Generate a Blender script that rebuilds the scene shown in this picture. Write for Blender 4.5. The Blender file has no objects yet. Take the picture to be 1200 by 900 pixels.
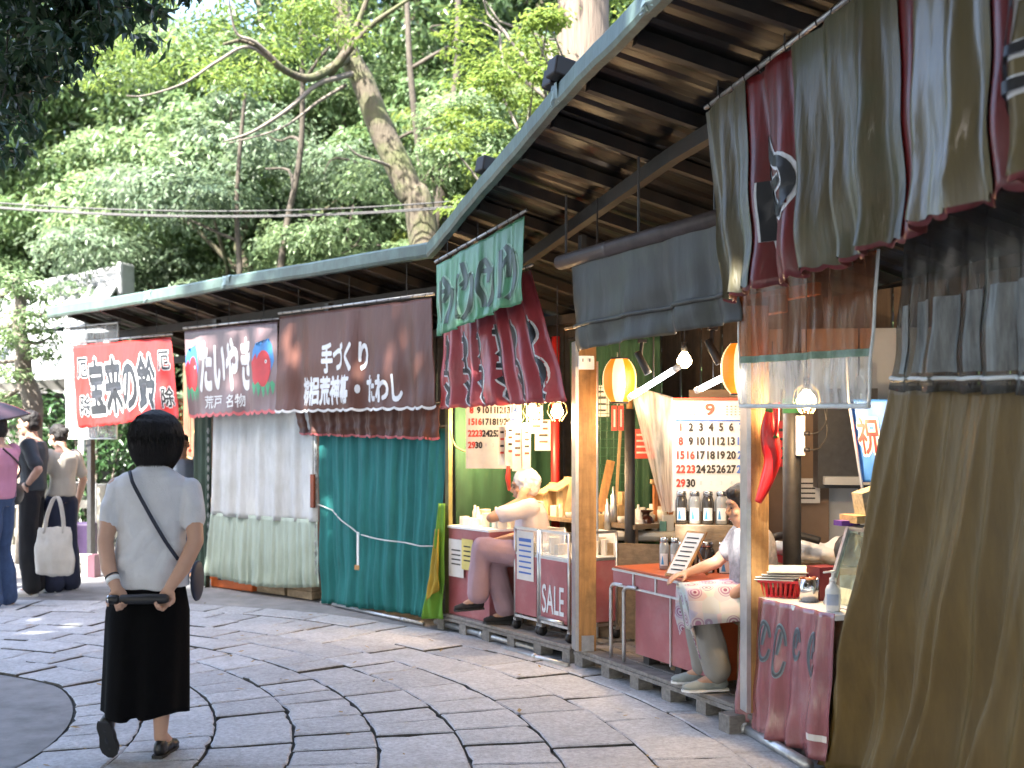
import bpy, bmesh, math, random
import numpy as np
from mathutils import Vector, Matrix, noise
from math import sin, cos, pi, radians

# ---------------------------------------------------------------- camera, sky, sun, exposure
SC = bpy.context.scene
COL = SC.collection
F_PX, HZ, EYE = 1300.0, 510.0, 1.5            # focal length in photo pixels, horizon row, eye height
cam = bpy.data.cameras.new('camera'); cam_ob = bpy.data.objects.new('camera', cam); COL.objects.link(cam_ob)
cam_ob.location = (0, 0, EYE); cam_ob.rotation_euler = (radians(90), 0, 0)
cam.sensor_width = 36; cam.lens = 36 * F_PX / 1200; cam.shift_y = (HZ - 450) / 1200
cam.clip_start = 0.05; cam.clip_end = 1500
cam.dof.use_dof = True; cam.dof.focus_distance = 6.0; cam.dof.aperture_fstop = 2.4
SC.camera = cam_ob
SUN_DIR = Vector((-0.36, -0.60, 0.90)).normalized()      # towards the sun
world = bpy.data.worlds.new('World'); SC.world = world; world.use_nodes = True
wn = world.node_tree; wn.nodes.clear()
wo = wn.nodes.new('ShaderNodeOutputWorld'); wb = wn.nodes.new('ShaderNodeBackground'); sky = wn.nodes.new('ShaderNodeTexSky')
sky.sky_type = 'NISHITA'; sky.sun_disc = False
sky.sun_elevation = math.asin(SUN_DIR.z); sky.sun_rotation = math.atan2(SUN_DIR.x, SUN_DIR.y)
sky.air_density = 1.0; sky.dust_density = 3.0; sky.ozone_density = 1.0
wb.inputs['Strength'].default_value = 0.15
wn.links.new(sky.outputs[0], wb.inputs[0]); wn.links.new(wb.outputs[0], wo.inputs[0])
sun = bpy.data.lights.new('sun', 'SUN'); sun.energy = 4.6; sun.angle = radians(0.6); sun.color = (1.0, .95, .86)
sun_ob = bpy.data.objects.new('sun', sun); COL.objects.link(sun_ob)
sun_ob.rotation_euler = SUN_DIR.to_track_quat('Z', 'Y').to_euler(); sun_ob.location = (0, 0, 30)
SC.view_settings.view_transform = 'Standard'; SC.view_settings.look = 'None'
SC.view_settings.gamma = 1; SC.view_settings.use_curve_mapping = False
SC.view_settings.exposure = 2.9
SC.render.engine = 'CYCLES'
SC.cycles.use_denoising = True
SC.cycles.max_bounces = 8; SC.cycles.transparent_max_bounces = 16
SC.cycles.sample_clamp_indirect = 6

random.seed(7); RNG = np.random.default_rng(11)
V = Vector

# ---------------------------------------------------------------- the row of stalls stands on a circle round (CX, CY)
CX, CY, RR = -10.46, 0.88, 12.59
def P(s, o=0.0, z=0.0):
    """s metres along the stall fronts, o metres out into the street, z up"""
    a = s / RR; r = RR - o
    return V((CX + r * cos(a), CY + r * sin(a), z))
def Tn(s): a = s / RR; return V((-sin(a), cos(a), 0))
def Nn(s): a = s / RR; return V((-cos(a), -sin(a), 0))       # towards the street
def s_at(px, o=0.0):
    k = (px - 600) / F_PX; lo, hi = 0.0, 18.0
    for _ in range(50):
        m = (lo + hi) / 2; p = P(m, o)
        if p.x / p.y > k: lo = m
        else: hi = m
    return (lo + hi) / 2
def Q(px, py, o=0.0):
    s = s_at(px, o); p = P(s, o); p.z = EYE + (HZ - py) / F_PX * p.y
    return p
def at(px, py, d): return V(((px - 600) / F_PX * d, d, EYE + (HZ - py) / F_PX * d))
def gnd(px, py, z=0.0):
    d = (EYE - z) * F_PX / (py - HZ); return V(((px - 600) / F_PX * d, d, z))

# ---------------------------------------------------------------- materials
MATS = {}
def M(name, col, rough=.6, var=.18, scale=6, bump=0, bscale=60, metal=0, spec=.5, stretch=(1, 1, 1), dirt=None, dscale=2.5,
      damt=.5, rnd=0, coat=0, bdist=.01, trans=0, sheen=0):
    if name in MATS: return MATS[name]
    m = bpy.data.materials.new(name); m.use_nodes = True; nt = m.node_tree; N = nt.nodes; L = nt.links
    b = N['Principled BSDF']
    tc = N.new('ShaderNodeTexCoord'); mp = N.new('ShaderNodeMapping'); mp.inputs['Scale'].default_value = stretch
    L.new(tc.outputs['Object'], mp.inputs[0])
    nz = N.new('ShaderNodeTexNoise'); nz.inputs['Scale'].default_value = scale; nz.inputs['Detail'].default_value = 6
    nz.inputs['Roughness'].default_value = .65
    L.new(mp.outputs[0], nz.inputs['Vector'])
    rp = N.new('ShaderNodeValToRGB'); rp.color_ramp.elements[0].position = .3; rp.color_ramp.elements[1].position = .7
    c = V(col[:3])
    rp.color_ramp.elements[0].color = (*[max(0, x * (1 - var)) for x in c], 1)
    rp.color_ramp.elements[1].color = (*[min(1, x * (1 + var)) for x in c], 1)
    L.new(nz.outputs['Fac'], rp.inputs[0]); out = rp.outputs[0]
    if dirt:
        n2 = N.new('ShaderNodeTexNoise'); n2.inputs['Scale'].default_value = dscale; n2.inputs['Detail'].default_value = 8
        n2.inputs['Roughness'].default_value = .7; L.new(tc.outputs['Object'], n2.inputs['Vector'])
        r2 = N.new('ShaderNodeValToRGB'); r2.color_ramp.elements[0].position = .45; r2.color_ramp.elements[1].position = .72
        r2.color_ramp.elements[0].color = (0, 0, 0, 1); r2.color_ramp.elements[1].color = (damt,) * 3 + (1,)
        L.new(n2.outputs['Fac'], r2.inputs[0])
        mx = N.new('ShaderNodeMixRGB'); L.new(r2.outputs[0], mx.inputs[0]); L.new(out, mx.inputs[1]); mx.inputs[2].default_value = (*dirt, 1)
        out = mx.outputs[0]
    if rnd:
        oi = N.new('ShaderNodeObjectInfo'); hs = N.new('ShaderNodeHueSaturation'); ma = N.new('ShaderNodeMapRange')
        ma.inputs['To Min'].default_value = 1 - rnd; ma.inputs['To Max'].default_value = 1 + rnd
        L.new(oi.outputs['Random'], ma.inputs[0]); L.new(ma.outputs[0], hs.inputs['Value']); L.new(out, hs.inputs['Color']); out = hs.outputs[0]
    L.new(out, b.inputs['Base Color'])
    b.inputs['Roughness'].default_value = rough; b.inputs['Metallic'].default_value = metal
    b.inputs['Specular IOR Level'].default_value = spec
    if coat: b.inputs['Coat Weight'].default_value = coat; b.inputs['Coat Roughness'].default_value = .12
    if sheen: b.inputs['Sheen Weight'].default_value = sheen
    if bump:
        nb = N.new('ShaderNodeTexNoise'); nb.inputs['Scale'].default_value = bscale; nb.inputs['Detail'].default_value = 5
        L.new(mp.outputs[0], nb.inputs['Vector'])
        bp = N.new('ShaderNodeBump'); bp.inputs['Strength'].default_value = bump; bp.inputs['Distance'].default_value = bdist
        L.new(nb.outputs['Fac'], bp.inputs['Height']); L.new(bp.outputs[0], b.inputs['Normal'])
    if trans:
        tl = N.new('ShaderNodeBsdfTranslucent'); L.new(out, tl.inputs[0]); ms = N.new('ShaderNodeMixShader'); ms.inputs[0].default_value = trans
        L.new(b.outputs[0], ms.inputs[1]); L.new(tl.outputs[0], ms.inputs[2]); L.new(ms.outputs[0], N['Material Output'].inputs[0])
    MATS[name] = m; return m
def M_emit(name, col, strength):
    if name in MATS: return MATS[name]
    m = bpy.data.materials.new(name); m.use_nodes = True; N = m.node_tree.nodes; b = N['Principled BSDF']
    b.inputs['Base Color'].default_value = (*col, 1); b.inputs['Emission Color'].default_value = (*col, 1)
    b.inputs['Emission Strength'].default_value = strength
    MATS[name] = m; return m
def M_sheet(name, tint, opac, rough=.12, haze=(.8, .8, .8), streak=True):
    """clear or smoky plastic sheet: transparent, a little milky, glossy"""
    if name in MATS: return MATS[name]
    m = bpy.data.materials.new(name); m.use_nodes = True; nt = m.node_tree; N = nt.nodes; L = nt.links
    b = N['Principled BSDF']; b.inputs['Base Color'].default_value = (*haze, 1); b.inputs['Roughness'].default_value = rough
    tr = N.new('ShaderNodeBsdfTransparent'); tr.inputs[0].default_value = (*tint, 1)
    mx = N.new('ShaderNodeMixShader')
    tc = N.new('ShaderNodeTexCoord'); mp = N.new('ShaderNodeMapping'); mp.inputs['Scale'].default_value = (9, 9, 1.2)
    nz = N.new('ShaderNodeTexNoise'); nz.inputs['Scale'].default_value = 3; nz.inputs['Detail'].default_value = 5
    L.new(tc.outputs['Object'], mp.inputs[0]); L.new(mp.outputs[0], nz.inputs['Vector'])
    mr = N.new('ShaderNodeMapRange'); mr.inputs['From Min'].default_value = .35; mr.inputs['From Max'].default_value = .7
    mr.inputs['To Min'].default_value = opac * .6; mr.inputs['To Max'].default_value = min(1, opac * 1.6)
    L.new(nz.outputs['Fac'], mr.inputs[0]); L.new(mr.outputs[0], mx.inputs[0])
    bp = N.new('ShaderNodeBump'); bp.inputs['Strength'].default_value = .6; bp.inputs['Distance'].default_value = .01
    L.new(nz.outputs['Fac'], bp.inputs['Height']); L.new(bp.outputs[0], b.inputs['Normal'])
    L.new(tr.outputs[0], mx.inputs[1]); L.new(b.outputs[0], mx.inputs[2]); L.new(mx.outputs[0], N['Material Output'].inputs[0])
    MATS[name] = m; return m
def M_wood(name, col, rough=.55, axis=2, var=.3):
    if name in MATS: return MATS[name]
    st = [14, 14, 14]; st[axis] = .9
    return M(name, col, rough, var, 2.2, .25, 9, stretch=tuple(st), rnd=.1, dirt=tuple(c * .35 for c in col), dscale=7, damt=.75)
def M_leaf(name, c0, c1, rough=.45, tr=.35):
    if name in MATS: return MATS[name]
    m = bpy.data.materials.new(name); m.use_nodes = True; nt = m.node_tree; N = nt.nodes; L = nt.links
    b = N['Principled BSDF']; a = N.new('ShaderNodeAttribute'); a.attribute_name = 'rnd'
    rp = N.new('ShaderNodeValToRGB'); rp.color_ramp.elements[0].color = (*c0, 1); rp.color_ramp.elements[1].color = (*c1, 1)
    L.new(a.outputs['Fac'], rp.inputs[0]); L.new(rp.outputs[0], b.inputs['Base Color']); b.inputs['Roughness'].default_value = rough
    b.inputs['Specular IOR Level'].default_value = .4
    tl = N.new('ShaderNodeBsdfTranslucent'); hs = N.new('ShaderNodeHueSaturation'); hs.inputs['Hue'].default_value = .47; hs.inputs['Value'].default_value = 1.5
    L.new(rp.outputs[0], hs.inputs['Color']); L.new(hs.outputs[0], tl.inputs[0])
    ms = N.new('ShaderNodeMixShader'); ms.inputs[0].default_value = tr
    L.new(b.outputs[0], ms.inputs[1]); L.new(tl.outputs[0], ms.inputs[2]); L.new(ms.outputs[0], N['Material Output'].inputs[0])
    MATS[name] = m; return m

# ---------------------------------------------------------------- mesh builder
class MB:
    def __init__(s): s.v = []; s.f = []
    def add(s, vs, fs):
        k = len(s.v); s.v += [V(x) for x in vs]; s.f += [tuple(i + k for i in f) for f in fs]; return s
    def obox(s, c, ax, ay, az):
        """box from centre and three half vectors"""
        c, ax, ay, az = V(c), V(ax), V(ay), V(az)
        if ax.cross(ay).dot(az) < 0: ax = -ax
        vs = [c + ax * i + ay * j + az * k for k in (-1, 1) for j in (-1, 1) for i in (-1, 1)]
        return s.add(vs, [(0, 2, 3, 1), (4, 5, 7, 6), (0, 1, 5, 4), (2, 6, 7, 3), (0, 4, 6, 2), (1, 3, 7, 5)])
    def box(s, c, size, yaw=0.0):
        a = V((cos(yaw), sin(yaw), 0)); b = V((-sin(yaw), cos(yaw), 0))
        return s.obox(c, a * size[0] / 2, b * size[1] / 2, V((0, 0, size[2] / 2)))
    def sbox(s, ss, o, z, size):
        """box in stall coordinates: size = (along, out, up)"""
        return s.obox(P(ss, o, z), Tn(ss) * size[0] / 2, Nn(ss) * size[1] / 2, V((0, 0, size[2] / 2)))
    def beam(s, p, q, w, h, up=V((0, 0, 1))):
        p, q = V(p), V(q); d = q - p; sd = d.cross(up)
        if sd.length < 1e-6: sd = V((1, 0, 0))
        sd.normalize(); u = sd.cross(d).normalized()
        return s.obox((p + q) / 2, d / 2, sd * w / 2, u * h / 2)
    def tube(s, pts, r, n=8, cap=True):
        pts = [V(p) for p in pts]; m = len(pts); rs = r if hasattr(r, '__len__') else [r] * m
        k0 = len(s.v); ref = None
        for i, p in enumerate(pts):
            d = (pts[min(i + 1, m - 1)] - pts[max(i - 1, 0)])
            if d.length < 1e-9: d = V((0, 0, 1))
            d.normalize()
            if ref is None: ref = V((0, 0, 1)) if abs(d.z) < .9 else V((1, 0, 0))
            a = d.cross(ref)
            if a.length < 1e-6: a = d.orthogonal()
            a.normalize(); b = d.cross(a).normalized(); ref = -(d.cross(a).cross(d)) if False else ref
            for j in range(n):
                t = 2 * pi * j / n; s.v.append(p + (a * cos(t) + b * sin(t)) * rs[i])
        for i in range(m - 1):
            for j in range(n):
                a0 = k0 + i * n + j; a1 = k0 + i * n + (j + 1) % n
                s.f.append((a0, a1, a1 + n, a0 + n))
        if cap:
            s.f.append(tuple(k0 + j for j in range(n))[::-1]); s.f.append(tuple(k0 + (m - 1) * n + j for j in range(n)))
        return s
    def ell(s, c, rad, rot=None, n=12, m=8):
        c = V(c); R = rot if rot is not None else Matrix.Identity(3); k = len(s.v)
        rad = V((rad, rad, rad)) if not hasattr(rad, '__len__') else V(rad)
        for i in range(1, m):
            ph = pi * i / m
            for j in range(n):
                t = 2 * pi * j / n
                s.v.append(c + R @ V((rad.x * sin(ph) * cos(t), rad.y * sin(ph) * sin(t), rad.z * cos(ph))))
        top = len(s.v); s.v.append(c + R @ V((0, 0, rad.z))); s.v.append(c + R @ V((0, 0, -rad.z)))
        for i in range(m - 2):
            for j in range(n):
                a = k + i * n + j; b = k + i * n + (j + 1) % n; s.f.append((a, a + n, b + n, b))
        for j in range(n):
            s.f.append((top, k + j, k + (j + 1) % n)); e = k + (m - 2) * n; s.f.append((top + 1, e + (j + 1) % n, e + j))
        return s
    def limb(s, pts, rs, n=12):
        pts = [V(p) for p in pts]
        for p, r in zip(pts, rs): s.ell(p, r, n=12, m=8)
        for i in range(len(pts) - 1):
            if (pts[i] - pts[i + 1]).length > 1e-4: s.tube([pts[i], pts[i + 1]], [rs[i], rs[i + 1]], n)
        return s
    def loft(s, secs, n=20, cap=True):
        """secs: (centre, rx, ry) horizontal ellipses"""
        k = len(s.v); m = len(secs)
        for c, rx, ry in secs:
            for j in range(n):
                t = 2 * pi * j / n; s.v.append(V(c) + V((rx * cos(t), ry * sin(t), 0)))
        for i in range(m - 1):
            for j in range(n):
                a = k + i * n + j; b = k + i * n + (j + 1) % n; s.f.append((a, b, b + n, a + n))
        if cap: s.f.append(tuple(range(k, k + n))[::-1]); s.f.append(tuple(range(k + (m - 1) * n, k + m * n)))
        return s
    def lathe(s, prof, c, n=16, axis=None):
        c = V(c); R = V((0, 0, 1)).rotation_difference(V(axis)).to_matrix() if axis is not None else Matrix.Identity(3)
        k = len(s.v); m = len(prof)
        for r, z in prof:
            for j in range(n):
                t = 2 * pi * j / n; s.v.append(c + R @ V((max(r, 1e-4) * cos(t), max(r, 1e-4) * sin(t), z)))
        for i in range(m - 1):
            for j in range(n):
                a = k + i * n + j; b = k + i * n + (j + 1) % n; s.f.append((a, b, b + n, a + n))
        s.f.append(tuple(range(k, k + n))[::-1]); s.f.append(tuple(range(k + (m - 1) * n, k + m * n)))
        return s
    def grid(s, fn, nu, nv):
        k = len(s.v)
        for j in range(nv + 1):
            for i in range(nu + 1): s.v.append(V(fn(i / nu, j / nv)))
        for j in range(nv):
            for i in range(nu):
                a = k + j * (nu + 1) + i; s.f.append((a, a + 1, a + nu + 2, a + nu + 1))
        return s
    def build(s, name, mat, parent=None, smooth=False, bevel=0):
        off = wloc(parent)
        me = bpy.data.meshes.new(name); me.from_pydata([tuple(v - off) for v in s.v], [], s.f)
        return finish(name, me, mat, parent, smooth, bevel)
def wloc(p):
    o = V((0, 0, 0))
    while p is not None: o += p.location; p = p.parent
    return o
def finish(name, me, mat, parent, smooth=False, bevel=0):
    if smooth: me.shade_smooth()
    if mat: me.materials.append(mat)
    ob = bpy.data.objects.new(name, me); COL.objects.link(ob)
    if parent: ob.parent = parent
    if bevel:
        b = ob.modifiers.new('bevel', 'BEVEL'); b.width = bevel; b.segments = 2; b.limit_method = 'ANGLE'
    return ob
def thing(name, label, cat, loc=(0, 0, 0), group=None):
    o = bpy.data.objects.new(name, None); COL.objects.link(o); o.location = V(loc); o.empty_display_size = .1
    return tag(o, label, cat, group)
def tag(o, label, cat, group=None):
    o['label'] = label; o['category'] = cat
    if group: o['group'] = group
    return o
def struct(o): o['kind'] = 'structure'; return o
def solo(mb, name, label, cat, mat, group=None, smooth=False, bevel=0):
    """a thing that is one mesh: its origin goes to its base"""
    zs = min(v.z for v in mb.v); c = sum(mb.v, V()) / len(mb.v); base = V((c.x, c.y, zs))
    me = bpy.data.meshes.new(name); me.from_pydata([tuple(v - base) for v in mb.v], [], mb.f)
    o = finish(name, me, mat, None, smooth, bevel); o.location = base
    return tag(o, label, cat, group)
def fuse(mb, name, mat, parent, voxel=.01, smooth=4, disp=None):
    """one continuous skin round overlapping closed shapes"""
    off = wloc(parent); me = bpy.data.meshes.new('tmp'); me.from_pydata([tuple(v - off) for v in mb.v], [], mb.f)
    t = bpy.data.objects.new('tmp', me); COL.objects.link(t)
    r = t.modifiers.new('r', 'REMESH'); r.mode = 'VOXEL'; r.voxel_size = voxel
    if smooth: q = t.modifiers.new('s', 'SMOOTH'); q.factor = .5; q.iterations = smooth
    dg = bpy.context.evaluated_depsgraph_get(); m2 = bpy.data.meshes.new_from_object(t.evaluated_get(dg))
    bpy.data.objects.remove(t); bpy.data.meshes.remove(me); m2.name = name
    if disp:
        ns = [v.normal.copy() for v in m2.vertices]
        for v, nn in zip(m2.vertices, ns): v.co += nn * disp(v.co)
    m2.materials.clear()
    return finish(name, m2, mat, parent, True)

# ---------------------------------------------------------------- lettering
_fc = {}
def text_mesh(txt, vertical=False):
    if txt in _fc: return _fc[txt]
    c = bpy.data.curves.new('t', 'FONT'); c.body = txt; c.size = 1; c.resolution_u = 3; c.align_x = 'LEFT'
    o = bpy.data.objects.new('t', c); COL.objects.link(o)
    dg = bpy.context.evaluated_depsgraph_get(); m = o.evaluated_get(dg).to_mesh()
    vs = [v.co.copy() for v in m.vertices]; fs = [tuple(p.vertices) for p in m.polygons]
    bpy.data.objects.remove(o); bpy.data.curves.remove(c)
    _fc[txt] = (vs, fs); return vs, fs
def on_cloth(vs, fs, S, name, mat, parent, eps, step=.03):
    """flat print in (u, v[, layer]) laid on the surface S"""
    if not fs: return None
    bm = bmesh.new(); bv = [bm.verts.new((v[0], v[1], v[2] if len(v) > 2 else 0)) for v in vs]
    for f in fs:
        try: bm.faces.new([bv[i] for i in f])
        except ValueError: pass
    bmesh.ops.triangulate(bm, faces=bm.faces[:])
    for ax in (0, 1):
        lo = min(v.co[ax] for v in bm.verts); hi = max(v.co[ax] for v in bm.verts); st = step if ax == 0 else step * 3
        x = math.floor(lo / st) * st
        while x < hi:
            no = (1, 0, 0) if ax == 0 else (0, 1, 0); co = (x, 0, 0) if ax == 0 else (0, x, 0)
            bmesh.ops.bisect_plane(bm, geom=bm.verts[:] + bm.edges[:] + bm.faces[:], plane_co=co, plane_no=no); x += st
    off = wloc(parent)
    for v in bm.verts: v.co = S(v.co.x, v.co.y, eps + v.co.z) - off
    me = bpy.data.meshes.new(name); bm.to_mesh(me); bm.free()
    return finish(name, me, mat, parent, True)
def letters(parent, S, txt, box, mat, bold=.02, outline=None, eps=.004, name='lettering', oname='lettering_outline', ow=.055, step=.03):
    """printed words; strokes are thickened by overprinting shifted copies, each a hair above the last"""
    vs, fs = text_mesh(txt)
    x0 = min(v.x for v in vs); x1 = max(v.x for v in vs); y0 = min(v.y for v in vs); y1 = max(v.y for v in vs)
    u0, v0, u1, v1 = box
    def put(off, m, e, nm):
        Vv = []; Ff = []; lay = [(0, 0)] + ([(cos(t) * off, sin(t) * off) for t in [2 * pi * i / (8 if off > .03 else 4) + .78 for i in range(8 if off > .03 else 4)]] if off > .004 else [])
        for li, (dx, dy) in enumerate(lay):
            k = len(Vv); Vv += [(u0 + (v.x + dx - x0) / (x1 - x0) * (u1 - u0), v1 - (v.y + dy - y0) / (y1 - y0) * (v1 - v0), li * .00025) for v in vs]; Ff += [tuple(i + k for i in f) for f in fs]
        return on_cloth(Vv, Ff, S, nm, m, parent, e, step)
    if outline: put(bold + ow, outline, eps, oname)
    return put(bold, mat, eps + .004 if outline else eps, name)
def flat_S(p, ux, uy):
    """a flat rectangle as a surface: u to the right along ux, v down along uy"""
    p, ux, uy = V(p), V(ux), V(uy); n = uy.cross(ux).normalized()
    return lambda u, v, e=0.0: p + ux * u + uy * v + n * e

def curve(pts, n=6):
    """Catmull-Rom through points"""
    pts = [V(p) for p in pts]; out = []; q = [pts[0]] + pts + [pts[-1]]
    for i in range(1, len(q) - 2):
        for j in range(n):
            t = j / n; a, b, c, d = q[i - 1:i + 3]
            out.append(.5 * ((2 * b) + (c - a) * t + (2 * a - 5 * b + 4 * c - d) * t * t + (3 * b - a - 3 * c + d) * t ** 3))
    return out + [pts[-1]]
def taper(n, a, b): return [a + (b - a) * i / (n - 1) for i in range(n)]
# ---------------------------------------------------------------- hanging cloth
def cloth_S(TL, TR, BL, BR, folds=7, amp=.03, scal=0, nscal=12, seed=0, top=.25, sag=0, gather=0.0, ripple=1.0, cusp=0.0):
    TL, TR, BL, BR = V(TL), V(TR), V(BL), V(BR); rg = random.Random(seed)
    d = TR - TL; n = V((d.y, -d.x, 0)).normalized()
    mid = (TL + TR) / 2
    if n.dot(V((CX, CY, 0)) - V((mid.x, mid.y, 0))) < 0: n = -n      # towards the street
    ph = [rg.uniform(0, 6.28) for _ in range(6)]; fr = [folds * rg.uniform(.8, 1.2), folds * 1.9 * rg.uniform(.9, 1.1), folds * .45]
    dr = [rg.uniform(-.6, .6) for _ in range(3)]
    def S(u, v, e=0.0):
        uu = u + gather * v * (1 - v) * sin(pi * u * 2)
        a = TL.lerp(TR, uu); b = BL.lerp(BR, uu); p = a.lerp(b, v)
        w = 0
        for k, (f, g) in enumerate(zip(fr, (.6, .28, .45))):
            a_ = 2 * pi * f * u + ph[k] + dr[k] * v * 3 + (.5 + 1.2 * cusp) * sin(6 * u + ph[k + 3]); w += g * ((1 - cusp) * sin(a_) + cusp * (1 - 2 * abs(sin(a_ / 2)) ** .7))
        w = (w + .25 * ripple * sin(14 * v + 9 * u + ph[5]) * v)
        p = p + n * (amp * (top + (1 - top) * v) * w + e)
        if scal: p.z -= scal * abs(sin(pi * nscal * u)) ** .7 * v ** 8
        if sag: p.z -= sag * sin(pi * u) * v
        return p
    S.normal = n
    return S
def cloth(root, S, mat, name='cloth', nu=110, nv=26, u0=0, u1=1, v0=0, v1=1):
    mb = MB().grid(lambda u, v: S(u0 + (u1 - u0) * u, v0 + (v1 - v0) * v), nu, nv)
    o = mb.build(name, mat, root, True)
    sd = o.modifiers.new('thick', 'SOLIDIFY'); sd.thickness = .002; sd.offset = -1
    return o
def rod(root, S, mat, r=.011, ext=.02, nh=12, hook=M, name='rod', hooks=True, rise=.03):
    a = S(0, 0); b = S(1, 0); n = S.normal; d = (b - a).normalized()
    a0 = V(a) - d * ext; b0 = V(b) + d * ext; a0.z += rise; b0.z += rise
    o = MB().tube([a0, b0], r, 8).build(name, mat, root, True)
    if hooks:
        for i in range(nh):
            u = (i + .5) / nh; p = S(u, .01); c = a0.lerp(b0, u)
            MB().tube([p - n * .004, c + n * (r + .004), c + V((0, 0, r + .004)), c - n * (r + .004), p - n * .006], .003, 5).build('hook', M_dark, o, True)
    return a0, b0
def hang(root, p, zt, r=.004):
    MB().tube([p, V((p.x, p.y, zt))], r, 5).build('hanging_wire', M_dark, root)

M_dark = M('dark steel', (.03, .03, .032), .5, .3, 20)
M_steel = M('galvanised steel', (.45, .46, .47), .4, .2, 25, metal=.8, bump=.1)
M_black = M('black cloth', (.012, .012, .014), .85, .2, 30)
M_white = M('white paint', (.75, .75, .74), .5, .06, 10)
M_paper = M('paper', (.62, .60, .57), .8, .06, 20)
M_ink = M('black ink', (.015, .015, .018), .5, .1)
M_redink = M('red ink', (.55, .05, .03), .5, .1)
M_blueink = M('blue ink', (.04, .12, .42), .5, .1)
M_post = M_wood('yellow pine', (.40, .21, .07))
M_ply = M_wood('brown ply', (.26, .19, .12), .6, axis=0)
M_oldwood = M('weathered board', (.20, .185, .17), .85, .35, 3, .4, 10, stretch=(3, 12, 12), rnd=.15)

# ================================================================ GROUND
M_asphalt = M('asphalt', (.20, .20, .205), .9, .3, 5, .5, 160, dirt=(.28, .28, .28), dscale=.9, damt=.6, bdist=.006)
M_bed = M('joint grit', (.085, .082, .074), .95, .4, 30, .5, 120)
M_stone = M('granite slab', (.40, .41, .43), .7, .30, 45, .7, 90, dirt=(.25, .25, .255), dscale=6, damt=.6, rnd=.12, bdist=.010)
M_gravel = M('pale gravel', (.42, .40, .36), .95, .3, 40, .6, 200)
M_soil = M('forest floor', (.05, .05, .028), .95, .5, 1.5, .6, 9)
struct(MB().grid(lambda u, v: V((-300 + 600 * u, -300 + 600 * v, -.036)), 2, 2).build('ground', M_asphalt))
struct(MB().grid(lambda u, v: V((-16 + 11.2 * u, 11.6 + 10 * v, .004)), 2, 2).build('gravel_yard', M_gravel))

PC = V((-4.4, 4.6))
def prow(k, th):
    t = min(1.0, max(0.0, th / radians(50))); 
    return 4.67 - .17 * t + (.43 - .12 * t) * (k - 4)
def ppos(k, t, z=0.0):
    """paving: k = row joint (real), t = metres along the curve"""
    if t < 0: return V((PC.x + prow(k, 0), PC.y + t, z))
    th = t / 4.2; r = prow(k, th)
    return V((PC.x + r * cos(th), PC.y + r * sin(th), z))
struct(MB().grid(lambda u, v: ppos(7.03 + 36 * v, -5.2 + 13.6 * u, .0), 70, 6).build('asphalt_apron', M_asphalt))
def inner_ground(u, v):
    t = -5.2 + 13.6 * u; a = ppos(-2.03, t); b = V((PC.x - 10 if t < 0 else PC.x, PC.y + min(t, 0), 0)); return a.lerp(b, v)
struct(MB().grid(inner_ground, 70, 4).build('asphalt_court', M_asphalt))
pav = struct(MB().grid(lambda u, v: ppos(-2.08 + 9.16 * v, -5.2 + 13.6 * u, -.016), 60, 4).build('pavement', M_bed))
def slab(k0, k1, t0, t1, rg):
    tw = max(3, int((t1 - t0) / .085) + 1); j = .010
    ring = []
    def pt(k, t): return ppos(k, t)
    jt = [rg.uniform(-.02, .02) for _ in range(2)]
    for i in range(tw + 1): ring.append(pt(k0, t0 + (t1 - t0) * i / tw + jt[0] * (1 - i / tw)))
    for i in range(tw, -1, -1): ring.append(pt(k1, t0 + (t1 - t0) * i / tw + jt[1] * (1 - i / tw)))
    for e0, e1, kk0, kk1, tt in ((tw, tw + 1, k0, k1, t1), (len(ring) - 1, len(ring), k1, k0, t0)): pass
    ins_a = [ring[tw].lerp(ring[tw + 1], q) for q in (.2, .4, .6, .8)]; ins_b = [ring[-1].lerp(ring[0], q) for q in (.2, .4, .6, .8)]; ring = ring[:tw + 1] + ins_a + ring[tw + 1:] + ins_b
    chip = [rg.uniform(-.003, .005) + (rg.uniform(.006, .016) if rg.random() < .07 else 0) for _ in ring]
    c = sum(ring, V((0, 0, 0))) / len(ring); zt = rg.uniform(.006, .018); tilt = V((rg.uniform(-.007, .007), rg.uniform(-.007, .007), 0))
    def ins(d, z):
        out = []
        for i, p in enumerate(ring):
            w = (c - p); L = w.length; q = p + w * min(.45, (d + chip[i]) / L); q.z = z + (tilt.dot(q - c) if z > -.02 else 0); out.append(q)
        return out
    R0, R1, R2 = ins(.004, -.03), ins(.005, zt - .006), ins(.015, zt)
    n = len(ring); vs = R0 + R1 + R2 + [V((c.x, c.y, zt + .001))]; fs = []
    for a in (0, n):
        for i in range(n): fs.append((a + i, a + (i + 1) % n, a + n + (i + 1) % n, a + n + i))
    for i in range(n): fs.append((2 * n + i, 2 * n + (i + 1) % n, 3 * n))
    fs = [f[::-1] for f in fs] if (ring[1] - ring[0]).cross(ring[-1] - ring[0]).z < 0 else fs
    m_ = MB().add(vs, fs); m_.side = n; return m_
rg = random.Random(3); rest = MB(); nst = 0
for k in range(-2, 7):
    t = -5.1 + rg.uniform(0, .3)
    while t < 8.2:
        L = rg.choice((.26, .31, .34, .40, .46, .58)) * rg.uniform(.9, 1.1)
        b = slab(k, k + 1, t + .003, t + L - .003, rg)
        if t > -1.1 and nst < 300:
            so_ = b.build('paving_stone', M_stone, pav, False); nst += 1; so_.data.materials.append(M_bed)
            for pi_ in range(b.side): so_.data.polygons[pi_].material_index = 1
        else: rest.add(b.v, b.f)
        t += L
o = rest.build('paving_stones_beyond', M_stone, pav); o['kind'] = 'stuff'
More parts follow.
